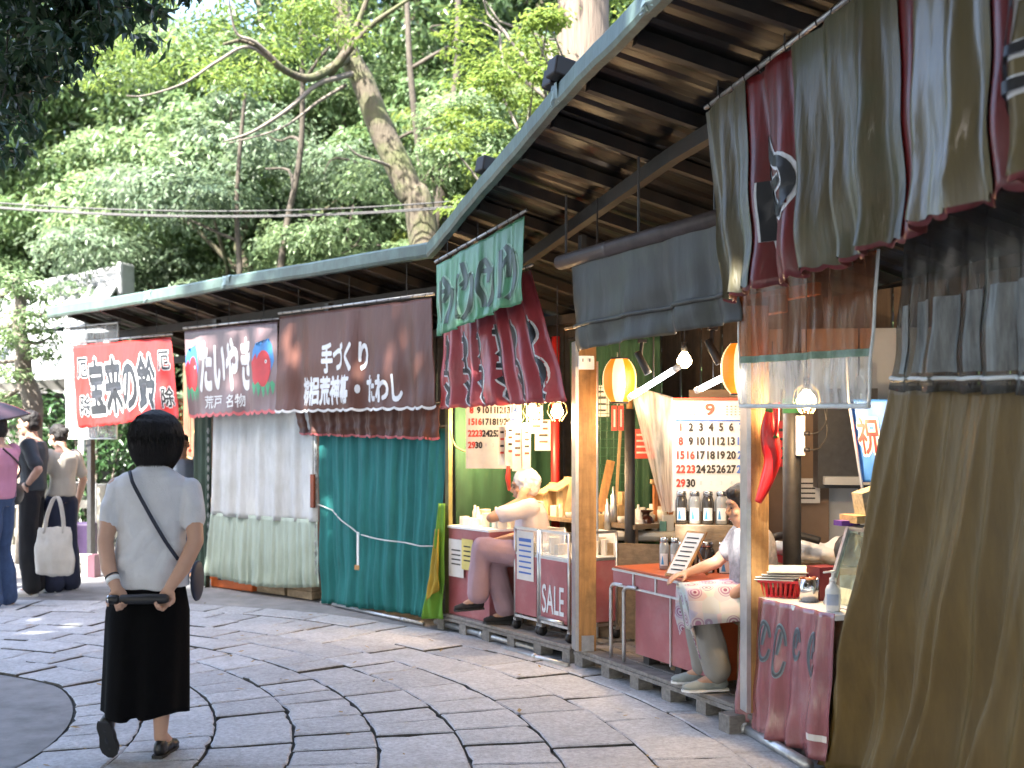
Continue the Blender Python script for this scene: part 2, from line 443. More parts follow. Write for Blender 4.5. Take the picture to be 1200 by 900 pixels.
# dead leaves on the ground
M_litter = M('dead leaf', (.30, .20, .07), .8, .4, 30, rnd=.4)
ml = MB(); rl = random.Random(5)
for _ in range(150):
    t = rl.uniform(-1, 7.5); k = rl.uniform(-2, 9); p = ppos(k, t, .026); a = rl.uniform(0, 6.3); L = rl.uniform(.012, .035)
    d = V((cos(a), sin(a), rl.uniform(0, .3))) * L; e = V((-sin(a), cos(a), rl.uniform(-.2, .3))) * L * .45
    ml.add([p - d, p + e, p + d, p - e], [(0, 1, 2, 3)])
lt = ml.build('fallen_leaves', M_litter); lt['kind'] = 'stuff'; lt['label'] = 'scattered dry leaves lying on the stone paving'; lt['category'] = 'leaves'

# hill behind the stalls
def hill(u, v):
    a = radians(-20 + 190 * u); r = 17.2 + 60 * v ** 1.5
    z = max(0, (r - 17.6)) * .34 + .7 * noise.noise(V((a * 6, r * .2, 3))) * min(1, v * 8) - .05
    if a > 1.15: z *= max(.0, 1 - (a - 1.15) / .35) if r < 34 else max(.15, 1 - (a - 1.15) / .8)
    return V((CX + r * cos(a), CY + r * sin(a), min(z, 11)))
struct(MB().grid(hill, 60, 26).build('hillside', M_soil, None, True))

# ================================================================ ROOF
M_fascia = M('green roof flashing', (.085, .135, .12), .45, .3, 4, dirt=(.06, .075, .06), dscale=5, damt=.7, bump=.3, bscale=14, stretch=(2, 2, .7))
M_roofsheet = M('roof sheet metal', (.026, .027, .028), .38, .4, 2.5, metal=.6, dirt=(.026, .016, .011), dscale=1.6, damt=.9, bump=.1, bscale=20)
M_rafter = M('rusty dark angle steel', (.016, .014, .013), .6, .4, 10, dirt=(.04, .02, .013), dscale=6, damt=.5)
def eave(px, py, z):
    d = (z - EYE) * F_PX / (HZ - py); return V(((px - 600) / F_PX * d, d, z))
E0, E1, E2, E3 = eave(60, 364, 2.83), eave(175, 346, 2.88), eave(268, 329, 2.92), eave(505, 290, 2.93)
E4, E5 = eave(657, 108, 3.28), eave(766, -6, 3.30)
E6 = E5 + (E5 - E4) * 2.4; E6.z = 3.30
def inner(p, depth=3.6, drop=.19):
    c = V((CX, CY, 0)); d = V((p.x, p.y, 0)) - c; r0 = d.length; r1 = RR + 3.0
    q = c + d.normalized() * r1; q.z = p.z - drop * (r1 - r0); return q
def roof_z(p):
    """underside height above a plan point, roughly"""
    c = V((CX, CY)); d = V((p.x, p.y)) - c; a = math.atan2(d.y, d.x); best = None
    vs = [E6, E5, E4, E3, E2, E1, E0]
    for i in range(6):
        a0 = math.atan2(vs[i].y - CY, vs[i].x - CX); a1 = math.atan2(vs[i + 1].y - CY, vs[i + 1].x - CX)
        if a0 <= a <= a1:
            t = (a - a0) / (a1 - a0); e = vs[i].lerp(vs[i + 1], t); return e.z - .19 * (d.length - (V((e.x, e.y)) - c).length) - .10
    return 2.7
def roof(vs, label, seed):
    root = thing('stall_roof', label, 'roof', V((vs[0].x, vs[0].y, vs[0].z)), 'metal roofs over the stalls')
    rg = random.Random(seed)
    for i in range(len(vs) - 1):
        a, b = vs[i], vs[i + 1]; ia, ib = inner(a), inner(b); L = (b - a).length; nw = max(6, int(L / .2))
        def SS(u, v, z=0): 
            w = u * nw; f = w - math.floor(w); tri = .018 * (1 if f < .35 else (1 - (f - .35) / .15) if f < .5 else 0 if f < .85 else (f - .85) / .15)
            p = a.lerp(b, u).lerp(ia.lerp(ib, u), v); p.z += tri + z; return p
        mb = MB(); us = nw * 8
        mb.grid(lambda u, v: SS(u, v), us, 3); k = len(mb.v); mb.grid(lambda u, v: SS(u, v, .012), us, 3)
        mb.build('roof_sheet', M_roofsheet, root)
        nr = max(2, int(L / .46))
        for j in range(nr):
            u = (j + .5) / nr; p, q = a.lerp(b, u), ia.lerp(ib, u); p = p.lerp(q, .012)
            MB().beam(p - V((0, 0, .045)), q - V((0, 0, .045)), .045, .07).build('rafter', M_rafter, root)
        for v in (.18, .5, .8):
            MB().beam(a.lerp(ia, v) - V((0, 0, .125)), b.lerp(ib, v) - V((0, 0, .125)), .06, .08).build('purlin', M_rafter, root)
        # fascia: folded flashing with a lip, slightly dented
        d = (b - a).normalized(); n = V((d.y, -d.x, 0)).normalized()
        if n.dot(V((CX, CY, 0)) - a) < 0: n = -n
        ph = rg.uniform(0, 6)
        def fas(u, v):
            p = a.lerp(b, u); prof = [(-.16, .045), (.02, .035), (.035, .02), (.037, -.055), (.028, -.075), (-.01, -.078)]
            k = v * 5; i0 = min(4, int(k)); t = k - i0; o, z = [prof[i0][m] * (1 - t) + prof[i0 + 1][m] * t for m in (0, 1)]
            dent = .003 * sin(u * 9 + ph) + .0012 * sin(u * 37 + ph * 2)
            return p + n * (o + dent * (v > .2)) + V((0, 0, z + dent * .6)) + d * (.02 if u == 1 else -.02 if u == 0 else 0)
        f = MB().grid(fas, max(8, int(L / .12)), 5).build('fascia', M_fascia, root, False)
        f.modifiers.new('t', 'SOLIDIFY').thickness = .004
        # overlapped joint strip
        def jn(u, v):
            p = fas(0.0, v) + n * (.010 + .007 * sin(9 * v + 5 * u)) + d * (-.03 + .13 * u + .01 * sin(7 * v)); p.z += .008 + .005 * sin(11 * u); return p
        if i: MB().grid(jn, 3, 10).build('flashing_joint', M('crumpled pale flashing', (.15, .22, .22), .4, .3, 12, .4, 20), root)
    return root
roof_far = roof([E0, E1, E2, E3], 'long low metal roof with pale green edge over the curtained far stalls', 2)
roof_near = roof([E3, E4, E5, E6], 'higher metal roof with green edge over the lit near stalls', 5)
for u, du in ((.03, .07), (.97, .05), (.52, .05)):
    a, b = (E4, E5) if u < .5 else (E3, E4)
    p = a.lerp(b, u); q = inner(p); d = (q - p).normalized()
    MB().beam(p - d * du + V((0, 0, .10)), p + d * 1.1 + V((0, 0, .10)), .11, .10).build('roof_batten', M_rafter, roof_near, bevel=.01)

# posts that carry the roof
def roof_post(s, o, label, w=.06, mat=None, z0=0):
    zt = roof_z(P(s, o)) - .06
    t = thing('roof_post', label, 'post', P(s, o, z0), 'posts carrying the stall roof')
    MB().sbox(s, o, (zt + z0) / 2, (w, w, zt - z0)).build('shaft', mat or M_dark, t)
    MB().sbox(s, o, z0 + .006, (w + .06, w + .06, .012)).build('foot_plate', M_steel, t)
roof_post(13.65, -.02, 'dark post at the end of the row behind the red banner')
roof_post(11.74, -.04, 'dark post between dark green drape and white curtain')
roof_post(10.05, -.05, 'dark post between white curtain and teal curtain')
roof_post(6.72, -.10, 'black steel post behind the bare pine post', .04)
roof_post(6.35, -1.75, 'thick dark timber post deep inside the vendor stall', .13)

# back walls
M_wall = M_wood('dark stained board wall', (.085, .06, .042), .75, axis=2)
M_panel = M('pale grey partition', (.46, .48, .50), .45, .06, 4, dirt=(.3, .3, .3), damt=.3)
def board_wall(s0, s1, o, z1, label, mat, bw=.19):
    t = thing('stall_wall', label, 'wall', P((s0 + s1) / 2, o, 0), 'back walls of the stalls')
    n = int((s1 - s0) / bw); st = (s1 - s0) / n
    for i in range(n):
        s = s0 + st * (i + .5); MB().sbox(s, o + random.uniform(-.004, .004), z1 / 2, (st * 1.06 - .006, .02, z1)).build('board', mat, t)
board_wall(6.6, 8.45, -2.05, 2.5, 'dark board wall behind the elderly seller', M_wall)
board_wall(4.7, 6.55, -2.05, 2.5, 'dark board wall behind the seller in flowered apron', M_wall)
board_wall(8.5, 11.7, -1.6, 2.5, 'dark board wall behind teal and white curtains', M_wall)
board_wall(11.75, 14.0, -1.8, 2.4, 'reddish board wall behind the red banner stall', M_wood('reddish board', (.22, .10, .06), .7))
board_wall(1.6, 4.65, -1.9, 2.5, 'dark board wall behind the khaki curtain', M_wall)

# ================================================================ BANNERS AND CURTAINS
def vinyl(name, col, rough=.3, dirt=None, damt=.4, spec=.5, coat=0, trans=.0):
    return M(name, col, rough, .14, 5, .2, 9, spec=spec, stretch=(3, 3, .5), dirt=dirt, dscale=1.8, damt=damt, coat=coat, bdist=.02, trans=trans)
M_vred = vinyl('red vinyl', (.55, .030, .026), .4, trans=.15)
M_vbrown = vinyl('brown vinyl', (.105, .042, .030), .48, dirt=(.125, .058, .045), spec=.3)
M_vpurple = vinyl('faded purple brown vinyl', (.16, .105, .115), .4, dirt=(.22, .17, .17))
M_vgreen = vinyl('faded green vinyl', (.075, .24, .13), .35, dirt=(.14, .30, .20))
M_vrose = vinyl('faded red vinyl', (.33, .05, .06), .32, dirt=(.40, .13, .14), damt=.6)
M_hem_w = M('white hem', (.6, .6, .6), .6); M_hem_r = M('pink hem', (.5, .12, .13), .6)
M_print_w = M('white print', (.62, .64, .66), .5, .05); M_print_k = M('black print', (.012, .013, .016), .45, .1)
M_print_b = M('blue print', (.03, .17, .45), .5); M_print_r = M('red print', (.45, .015, .02), .5); M_print_g = M('green print', (.05, .30, .15), .5)

def hem(root, S, mat, scal, nscal, w=.02):
    def f(u, v): return S(u, 1, .004) - V((0, 0, 0)) if v > .5 else S(u, 1 - w, .004)
    MB().grid(lambda u, v: S(u, 1 - w * (1 - v), .003), 120, 2).build('hem', mat, root, True)
def banner(label, TL, TR, BL, BR, mat, folds, amp, scal, nscal, seed, name='banner', cat='banner', hem_mat=None, hooks=9, wires=(.15, .5, .85), gather=0, hemw=.02):
    S = cloth_S(TL, TR, BL, BR, folds, amp, scal, nscal, seed, gather=gather)
    root = thing(name, label, cat, (TL + TR) / 2, 'shop banners hung under the roof')
    cloth(root, S, mat, nu=150)
    a, b = rod(root, S, M_steel, nh=hooks)
    for w in wires:
        p = a.lerp(b, w); hang(root, p, roof_z(p) + .04)
    if hem_mat: hem(root, S, hem_mat, scal, nscal, hemw)
    return root, S

O1 = .15
b1, S1 = banner('red banner with black white-edged letters at the end of the row', Q(86, 405, O1), Q(200, 395, O1), Q(92, 501, O1 + .05), Q(208, 489, O1 + .12), M_vred, 3, .03, .012, 14, 4)
letters(b1, S1, '宝来の鈴', (.15, .21, .82, .85), M_print_k, .042, M_print_w, ow=.05)
for u0 in (.035, .865):
    letters(b1, S1, '厄', (u0, .17, u0 + .095, .40), M_print_k, .03, M_print_w, ow=.035)
    letters(b1, S1, '除', (u0 + .01, .62, u0 + .10, .86), M_print_k, .03, M_print_w, ow=.035)
b2, S2 = banner('faded purple-brown banner with white letters between two red fish', Q(217, 388, O1), Q(325, 377, O1), Q(221, 487, O1 + .05), Q(325, 481, O1 + .04), M_vpurple, 3, .026, .030, 13, 9, hem_mat=M_hem_r, hemw=.03)
letters(b2, S2, 'たいやき', (.18, .16, .72, .72), M_print_w, .05)
letters(b2, S2, '荒戸', (.22, .78, .40, .92), M_print_w, .015); letters(b2, S2, '名物', (.46, .78, .64, .92), M_print_w, .015)
def fish(S, root, cu, w, flip):
    def blob(pts): return [(cu + flip * x * w, y) for x, y in pts]
    def poly(pts, mat, e, nm):
        on_cloth(blob(pts), [tuple(range(len(pts)))], S, nm, mat, root, e)
    poly([(-.95, .46), (-.8, .30), (-.55, .22), (-.35, .36), (-.1, .50), (.2, .42), (.45, .18), (.7, .26), (.85, .44), (.5, .60), (-.6, .62)], M_print_b, .003, 'wave_print')
    body = [(.05 + .56 * sin(t) * (1 + .18 * cos(t)), .55 - .24 * cos(t) * (1.0 if cos(t) > 0 else .72)) for t in [2 * pi * i / 26 for i in range(26)]]
    poly(body, M_print_r, .005, 'fish_print'); poly([(-.55, .34), (-.95, .44), (-.85, .62), (-.6, .70), (-.3, .66), (-.35, .48)], M_print_r, .0045, 'tail_print')
    for i in range(5):
        a = -.7 + i * .36; poly([(a - .17, .68), (a + .02, .66), (a + .2, .70), (a + .10, .80 - .012 * abs(i - 2)), (a, .84 - .012 * abs(i - 2))], M_print_g, .004, 'leaf_print')
    poly([(.25 + .09 * sin(t), .44 - .022 * cos(t)) for t in [2 * pi * i / 10 for i in range(10)]], M_print_w, .0065, 'eye_print')
    poly([(.25 + .04 * sin(t), .44 - .011 * cos(t)) for t in [2 * pi * i / 8 for i in range(8)]], M_print_k, .0075, 'pupil_print')
fish(S2, b2, .86, .125, 1); fish(S2, b2, .075, .085, 1)
b3, S3 = banner('broad glossy brown banner with two lines of white letters', Q(328, 371, O1), Q(507, 349, O1), Q(326, 482, O1 + .07), Q(511, 477, O1 + .06), M_vbrown, 3.8, .042, .020, 17, 21, hem_mat=M_hem_w, hooks=14, hemw=.022)
letters(b3, S3, '手づくり', (.32, .34, .60, .62), M_print_w, .045)
letters(b3, S3, '棕梠荒神箒・たわし', (.16, .67, .80, .93), M_print_w, .045)
def drape(label, TL, TR, BL, BR, mat, folds, amp, scal=0, nscal=10, seed=1, name='curtain', cat='curtain', top=.3, nu=130, nv=30, group='curtains closing the stalls', gather=0, topbar=True, ripple=1.0, cusp=0.0):
    S = cloth_S(TL, TR, BL, BR, folds, amp, scal, nscal, seed, top=top, gather=gather, ripple=ripple, cusp=cusp)
    root = thing(name, label, cat, (BL + BR) / 2, group); cloth(root, S, mat, nu=nu, nv=nv)
    if topbar: rod(root, S, M_dark, .009, nh=10, rise=.02)
    return root, S
vr, Sv = drape('short pleated brown valance below the broad brown banner', Q(348, 482, .06), Q(516, 474, .06), Q(352, 508, .07), Q(512, 514, .07), M_vbrown, 11, .03, .016, 15, 3, 'valance', 'valance', top=.7, group=None)
hem(vr, Sv, M_hem_r, 0, 0, .06)
M_wcurt = M('white curtain', (.64, .67, .68), .8, .10, 5, .6, 10, stretch=(4, 4, .8), trans=.2, dirt=(.40, .43, .38), dscale=1.6, damt=.6)
M_gcurt = M('pale green curtain', (.36, .44, .38), .85, .12, 6, .3, 8, stretch=(5, 5, .5), dirt=(.25, .30, .24), damt=.5)
wc = thing('curtain', 'white stall curtain with pale green lower band', 'curtain', P(11, .02, 0), 'curtains closing the stalls')
Sw = cloth_S(Q(250, 478, .04), Q(371, 478, .04), Q(244, 676, .09), Q(374, 690, .06), 6, .035, 0, 1, 14, sag=.03)
cloth(wc, Sw, M_wcurt, 'upper_cloth', v1=.63, nv=20); 
Sw2 = cloth_S(Sw(0, .62, .008), Sw(1, .62, .008), Q(242, 674, .10), Q(374, 688, .07), 15, .03, 0, 1, 8, top=.15, sag=.05)
cloth(wc, Sw2, M_gcurt, 'lower_band', nv=16); rod(wc, Sw, M_dark, .009, nh=10, rise=.02)
M_teal = M('teal curtain', (.008, .14, .14), .8, .25, 5, .6, 10, stretch=(4, 4, .5), dirt=(.02, .18, .17), damt=.4)
tc_, St = drape('teal pleated curtain tied across by a cord', Q(374, 500, .03), Q(522, 502, .03), Q(377, 707, .05), Q(508, 724, .08), M_teal, 9, .055, 0, 1, 6, top=.55, nu=220, cusp=.55)
M_cord = M('pale cord', (.5, .52, .52), .6)
cd = MB().tube([St(u, v, .03) for u, v in [(0, .44), (.1, .47), (.2, .52), (.3, .56), (.37, .59), (.5, .605), (.62, .61), (.75, .615), (.9, .625), (1, .62)]], .006, 6); cd.build('tie_cord', M_cord, tc_, True)
pt = St(.36, .58, .04); MB().obox(pt - V((0, 0, .14)), Tn(9.4) * .014, Nn(9.4) * .004, V((0, 0, .14))).build('hanging_tag', M_white, tc_)
MB().obox(pt - V((0, 0, .30)), Tn(9.4) * .035, Nn(9.4) * .012, V((0, 0, .02))).build('tag_block', M_post, tc_)
M_drape = M('dark green drape', (.05, .085, .07), .85, .25, 6, .3, 9, stretch=(4, 4, .5))
drape('bunched dark green drape beside the red banner stall', Q(228, 480, .0), Q(250, 480, .0), Q(230, 672, .04), Q(247, 690, .04), M_drape, 3, .05, 0, 1, 2, nu=40)
M_lime = M('lime cloth', (.10, .24, .02), .8, .2, 5); M_yel = M('yellow cloth', (.30, .21, .02), .8, .2, 5)
fl = thing('flag_cloth', 'bunched lime and yellow cloth between teal curtain and pink counter', 'cloth', P(8.5, .05, 0))
Sf = cloth_S(Q(512, 590, .06), Q(521, 590, .06), Q(499, 724, .12), Q(517, 726, .12), 1.5, .05, 0, 1, 5); cloth(fl, Sf, M_lime, 'lime_panel', nu=24)
Sf2 = cloth_S(Q(510, 620, .10), Q(515, 620, .10), Q(502, 705, .16), Q(511, 690, .16), 1, .03, 0, 1, 7); cloth(fl, Sf2, M_yel, 'yellow_panel', nu=16)
# clear vinyl sheet at the end of the row
M_clear = M_sheet('clear vinyl', (.93, .95, .95), .22)
M_clear_d = M_sheet('thick clear vinyl', (.90, .92, .90), .30)
cs = thing('vinyl_sheet', 'clear vinyl weather sheet hanging behind the red banner', 'plastic sheet', P(13.6, .08, 1.4))
Sc = cloth_S(Q(77, 386, .06), Q(139, 380, .06), Q(79, 514, .06), Q(138, 514, .06), 1.5, .012, 0, 1, 3, top=.6); cloth(cs, Sc, M_clear, nu=30)
M_tape = M('clear edge tape', (.60, .64, .63), .4)
for pts in ([(0, 0), (0, 1)], [(0, 1), (1, 1)], [(1, 0), (1, 1)]):
    MB().tube([Sc(*[pts[0][k] * (1 - t) + pts[1][k] * t for k in (0, 1)], .003) for t in [i / 12 for i in range(13)]], .009, 6).build('edge_tape', M_tape, cs, True)
MB().tube([Sc(0, 0) + V((0, 0, .02)), Sc(1, 0) + V((0, 0, .02))], .01, 8).build('rod', M_steel, cs)
for u in (.1, .9):
    p = Sc(u, 0) + V((0, 0, .02)); hang(cs, p, roof_z(p) + .04)

# green and red banners at the bend
def strokes(root, S, paths, wout, win, mk=M_print_k, mw=M_print_w, eps=.004):
    """brush strokes: each path a list of (u, v); a white edge under a black core"""
    for nm, w, m, e in (('lettering_outline', wout, mw, eps), ('lettering', win, mk, eps * 2)):
        mb_v = []; mb_f = []
        for pa in paths:
            pa = [(q.x, q.y) for q in curve([(x, y, 0) for x, y in pa], 4)]
            k = len(mb_v); n = len(pa)
            for i, (u, v) in enumerate(pa):
                du = pa[min(i + 1, n - 1)][0] - pa[max(i - 1, 0)][0]; dv = pa[min(i + 1, n - 1)][1] - pa[max(i - 1, 0)][1]; L = math.hypot(du, dv) or 1
                t = w * (.75 + .35 * sin(pi * (i + .6) / n)); mb_v += [(u - dv / L * t * .55, v + du / L * t), (u + dv / L * t * .55, v - du / L * t)]
            mb_f += [(k + 2 * i, k + 2 * i + 1, k + 2 * i + 3, k + 2 * i + 2) for i in range(n - 1)]
        on_cloth(mb_v, mb_f, S, nm, m, root, e, .02)
b4, S4 = banner('faded green banner with dark brush letters hung above the rose banner', Q(512, 311, .32), Q(615, 253, .32), Q(511, 394, .36), Q(613, 352, .36), M_vgreen, 5, .03, .006, 5, 31, hooks=9)
pr = random.Random(44); paths = []
for c in range(4):
    u = .12 + .24 * c
    paths += [[(u - .06, .25), (u - .075, .5), (u - .05, .8), (u - .02, .9)], [(u - .02, .22), (u + .01, .4), (u - .01, .6)], [(u - .04, .45), (u + .05, .4), (u + .07, .55), (u + .05, .8), (u + .0, .93)]]
paths = [[(u + pr.uniform(-.02, .02), v + pr.uniform(-.06, .06)) for u, v in pa] for pa in paths]
strokes(b4, S4, paths, .06, .036, M('smeared dark print', (.02, .045, .03), .4), M('smeared pale print', (.22, .38, .28), .4))
b5, S5 = banner('faded rose-red pleated banner with black white-edged letters over the bulbs', Q(519, 352, .14), Q(622, 316, .14), Q(517, 478, .16), Q(660, 469, .20), M_vrose, 6, .05, .012, 22, 17, hooks=9)
paths = []
for c in range(6):
    u = .06 + .165 * c
    paths += [[(u - .03, .40), (u + .02, .42), (u + .03, .52), (u - .02, .6)], [(u, .34), (u + .005, .55), (u, .7)], [(u - .03, .68), (u + .03, .70), (u + .035, .82), (u + .0, .93), (u + .04, .96)], [(u - .02, .78), (u + .025, .86)]]
strokes(b5, S5, paths, .04, .024)

# roller awning of grey tarpaulin
M_tarp = M('grey tarpaulin', (.046, .047, .044), .6, .25, 4, .35, 8, stretch=(3, 3, .6), dirt=(.07, .09, .055), dscale=3, damt=.5)
M_roller = M('dusty brown roller', (.075, .06, .057), .45, .3, 8)
aw = thing('roller_awning', 'grey tarpaulin rolled down from a brown tube above the lanterns', 'awning', Q(745, 285, .16))
A, B = Q(656, 308, .18), Q(845, 254, .18)
MB().tube([A + (B - A) * t for t in (0, .004, .35, .352, .37, .372, .7, .702, 1)], [.035, .047, .047, .05, .05, .047, .047, .044, .044], 14).build('roller_tube', M_roller, aw, True)
Sa = cloth_S(Q(669, 305, .19), Q(850, 254, .19), Q(668, 412, .17), Q(866, 376, .17), 4, .05, 0, 1, 12, top=.1, cusp=.4); 
cloth(aw, Sa, M_tarp, nu=80)
MB().tube([Sa(u, .73, .01) for u in [i / 20 for i in range(21)]], .013, 8).build('stretch_bar', M_tarp, aw, True)
MB().tube([Sa(-.05, .735, .01), Sa(0, .73, .01)], .009, 8).build('bar_end', M_post, aw, True)
for u in (.05, .55, .97):
    p = A.lerp(B, u); hang(aw, p + V((0, 0, .04)), roof_z(p) + .05, .008)
MB().tube([Q(700, 308, .1), Q(700, 232, .1)], .006, 6).build('hanging_wire', M_rafter, aw)

# big red banners near the camera
M_vbig = M('glossy red vinyl', (.13, .006, .006), .42, .3, 3, .25, 7, spec=.6, stretch=(4, 4, .4), dirt=(.10, .03, .025), dscale=1.6, damt=.6, coat=.15, bdist=.02)
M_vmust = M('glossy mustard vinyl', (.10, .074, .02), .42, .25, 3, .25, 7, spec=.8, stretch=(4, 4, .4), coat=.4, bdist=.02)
b6, S6 = banner('long glossy red banner with painted olive reflections and black letter beside the awning', Q(826, 132, .42), Q(1075, -55, .46), Q(842, 352, .46), Q(1083, 272, .50), M_vbig, 7, .06, .018, 22, 61, hooks=14, wires=(.08, .45, .9), hemw=.03)
M_vreflect = M('vinyl with painted reflection', (.092, .074, .036), .42, .35, 2.5, .3, 7, spec=.5, stretch=(5, 5, .35), dirt=(.062, .074, .036), dscale=2.0, damt=.9, coat=.15, bdist=.02)  # olive reflection of the trees on the glossy red vinyl, painted as colour
for u0, u1 in ((.002, .265), (.50, .93)): on_cloth([(u0, .003), (u1, .003), (u1, .985), (u0, .985)], [(0, 1, 2, 3)], S6, 'reflection_panel', M_vreflect, b6, .012, .012)  # panels of painted reflection laid over the red cloth
strokes(b6, S6, [[(.36, .34), (.40, .46), (.45, .50), (.46, .60), (.41, .70), (.36, .60), (.43, .56)], [(.35, .45), (.37, .62), (.34, .80), (.36, .88)], [(.31, .52), (.31, .80)]], .042, .026, eps=.006)
b7, S7 = banner('glossy red and mustard banner with black letters beside the clear valance', Q(1062, -40, .50), Q(1330, -260, .52), Q(1066, 268, .56), Q(1330, 150, .60), M_vbig, 5, .05, .022, 12, 33, hooks=8, wires=(.2, .8), hemw=.03)
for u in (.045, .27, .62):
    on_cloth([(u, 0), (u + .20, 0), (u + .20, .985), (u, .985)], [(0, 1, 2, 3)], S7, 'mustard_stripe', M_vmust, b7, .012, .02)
strokes(b7, S7, [[(.56, .18), (.66, .16)], [(.55, .30), (.68, .28)], [(.60, .1), (.62, .45), (.58, .8)], [(.56, .45), (.67, .44), (.68, .6), (.57, .62)], [(.55, .75), (.68, .72)], [(.80, .2), (.80, .8)], [(.75, .5), (.88, .45)]], .030, .018, eps=.015)

# clear valances
M_smoke = M_sheet('smoky brown vinyl', (.78, .52, .36), .36, .15, (.30, .17, .10))
M_band = M('grey green tape', (.12, .20, .13), .4, .3, 20)
v1 = thing('vinyl_valance', 'brown-tinted vinyl valance with clear lower strip around the bulb', 'plastic sheet', Q(945, 475, .12), 'clear valances')
A, B, Cc, D = Q(868, 322, .12), Q(1030, 292, .14), Q(873, 476, .12), Q(1019, 476, .14)
Sv1 = cloth_S(A, B, Cc, D, 4, .025, 0, 1, 8, top=.5)
cloth(v1, Sv1, M_smoke, 'tinted_sheet', v1=.66, nu=60, nv=16); cloth(v1, Sv1, M_clear_d, 'clear_strip', v0=.66, nu=60, nv=10)
MB().grid(lambda u, v: Sv1(u, .625 + .05 * v, .004), 60, 2).build('tape_band', M_band, v1)
MB().tube([Sv1(i / 20, 1.0, .002) for i in range(21)], .011, 8).build('hem', M_tape, v1, True)
for u in (0, 1): MB().tube([Sv1(u, i / 16, .002) for i in range(17)], .007, 6).build('edge_tape', M_tape, v1, True)
p0, p1 = rod(v1, Sv1, M_steel, .01, nh=9)
for w in (.1, .9): hang(v1, p0.lerp(p1, w), roof_z(p0.lerp(p1, w)) + .04)
v2 = thing('vinyl_valance', 'dark clear vinyl valance with pale slips above the khaki curtain', 'plastic sheet', Q(1120, 468, .2), 'clear valances')
M_dvinyl = M_sheet('dull dark vinyl', (.6, .6, .56), .26, .12, (.16, .16, .155))
Sv2 = cloth_S(Q(1058, 262, .22), Q(1330, 130, .22), Q(1042, 456, .20), Q(1330, 462, .20), 8, .035, .012, 7, 19, top=.5)
cloth(v2, Sv2, M_dvinyl, nu=100)
M_slip = M('faded slip', (.13, .145, .145), .4, .6, 5, stretch=(8, 8, 1))
for i, (u0, u1) in enumerate(((.03, .10), (.13, .20), (.24, .33), (.37, .47), (.50, .57), (.60, .72), (.75, .86))):
    MB().grid(lambda u, v: Sv2(u0 + (u1 - u0) * u, .50 + .40 * v, .005), 8, 6).build('paper_slip', M_slip, v2)
MB().tube([Sv2(i / 30, .93, .004) for i in range(31)], .008, 6).build('hem_wire', M_tape, v2, True)
p0, p1 = rod(v2, Sv2, M_steel, .01, nh=8)
for w in (.05, .6): hang(v2, p0.lerp(p1, w), roof_z(p0.lerp(p1, w)) + .04)
# khaki curtain
M_khaki = M('khaki brown curtain', (.135, .088, .024), .45, .2, 4, .5, 9, stretch=(4, 4, .6), dirt=(.095, .06, .018), damt=.5)
drape('floor-length khaki brown curtain closing the near stall', Q(1042, 452, .10), P(1.6, .12, 1.62), P(4.2, .02, .02), P(1.6, .22, .02), M_khaki, 8, .12, 0, 1, 27, top=.35, nu=260, nv=40, ripple=.8, cusp=.75)

# ================================================================ TREES
M_leafA = M_leaf('pale camphor leaf', (.06, .115, .042), (.19, .27, .135), .45, .4)
M_leafB = M_leaf('bright maple leaf', (.07, .13, .022), (.15, .23, .055), .5, .45)
M_leafC = M_leaf('dark evergreen leaf', (.025, .055, .018), (.075, .125, .045), .38, .3)
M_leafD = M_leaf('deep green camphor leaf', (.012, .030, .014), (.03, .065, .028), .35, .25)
M_bark = M('mossy bark', (.085, .07, .05), .9, .35, 5, .9, 16, stretch=(2, 2, .5), dirt=(.085, .12, .03), dscale=2.2, damt=.8, bdist=.03)
M_cedar = M('cedar bark', (.15, .115, .09), .9, .35, 7, 1.0, 20, stretch=(3, 3, .12), bdist=.03)
M_dtrunk = M('dark bark', (.06, .05, .038), .9, .35, 8, .6, 25)  # darker bark for the slender trunks
M_twig = M('grey twig bark', (.15, .13, .11), .9, .3, 8, .5, 30)

def leaf_mesh(name, c, nrm, tdir, L, W, rnd):
    n = len(c); nrm = nrm / np.linalg.norm(nrm, axis=1, keepdims=True)
    t = tdir - (tdir * nrm).sum(1, keepdims=True) * nrm; t /= np.linalg.norm(t, axis=1, keepdims=True) + 1e-9
    b = np.cross(nrm, t); L = L[:, None]; W = W[:, None]
    v = np.empty((n, 4, 3)); v[:, 0] = c - t * L * .5; v[:, 1] = c + b * W * .5 + nrm * W * .18 - t * L * .05
    v[:, 2] = c + t * L * .5 - nrm * L * .10; v[:, 3] = c - b * W * .5 + nrm * W * .18 - t * L * .05
    me = bpy.data.meshes.new(name); me.vertices.add(4 * n); me.vertices.foreach_set('co', v.reshape(-1).astype(np.float32))
    idx = (np.arange(n)[:, None] * 4 + np.array([[0, 2, 1, 0, 3, 2]])).reshape(-1)
    me.loops.add(6 * n); me.loops.foreach_set('vertex_index', idx.astype(np.int32))
    me.polygons.add(2 * n); me.polygons.foreach_set('loop_start', (np.arange(2 * n) * 3).astype(np.int32))
    me.update(calc_edges=True)
    a = me.attributes.new('rnd', 'FLOAT', 'FACE'); a.data.foreach_set('value', np.repeat(rnd, 2).astype(np.float32))
    return me
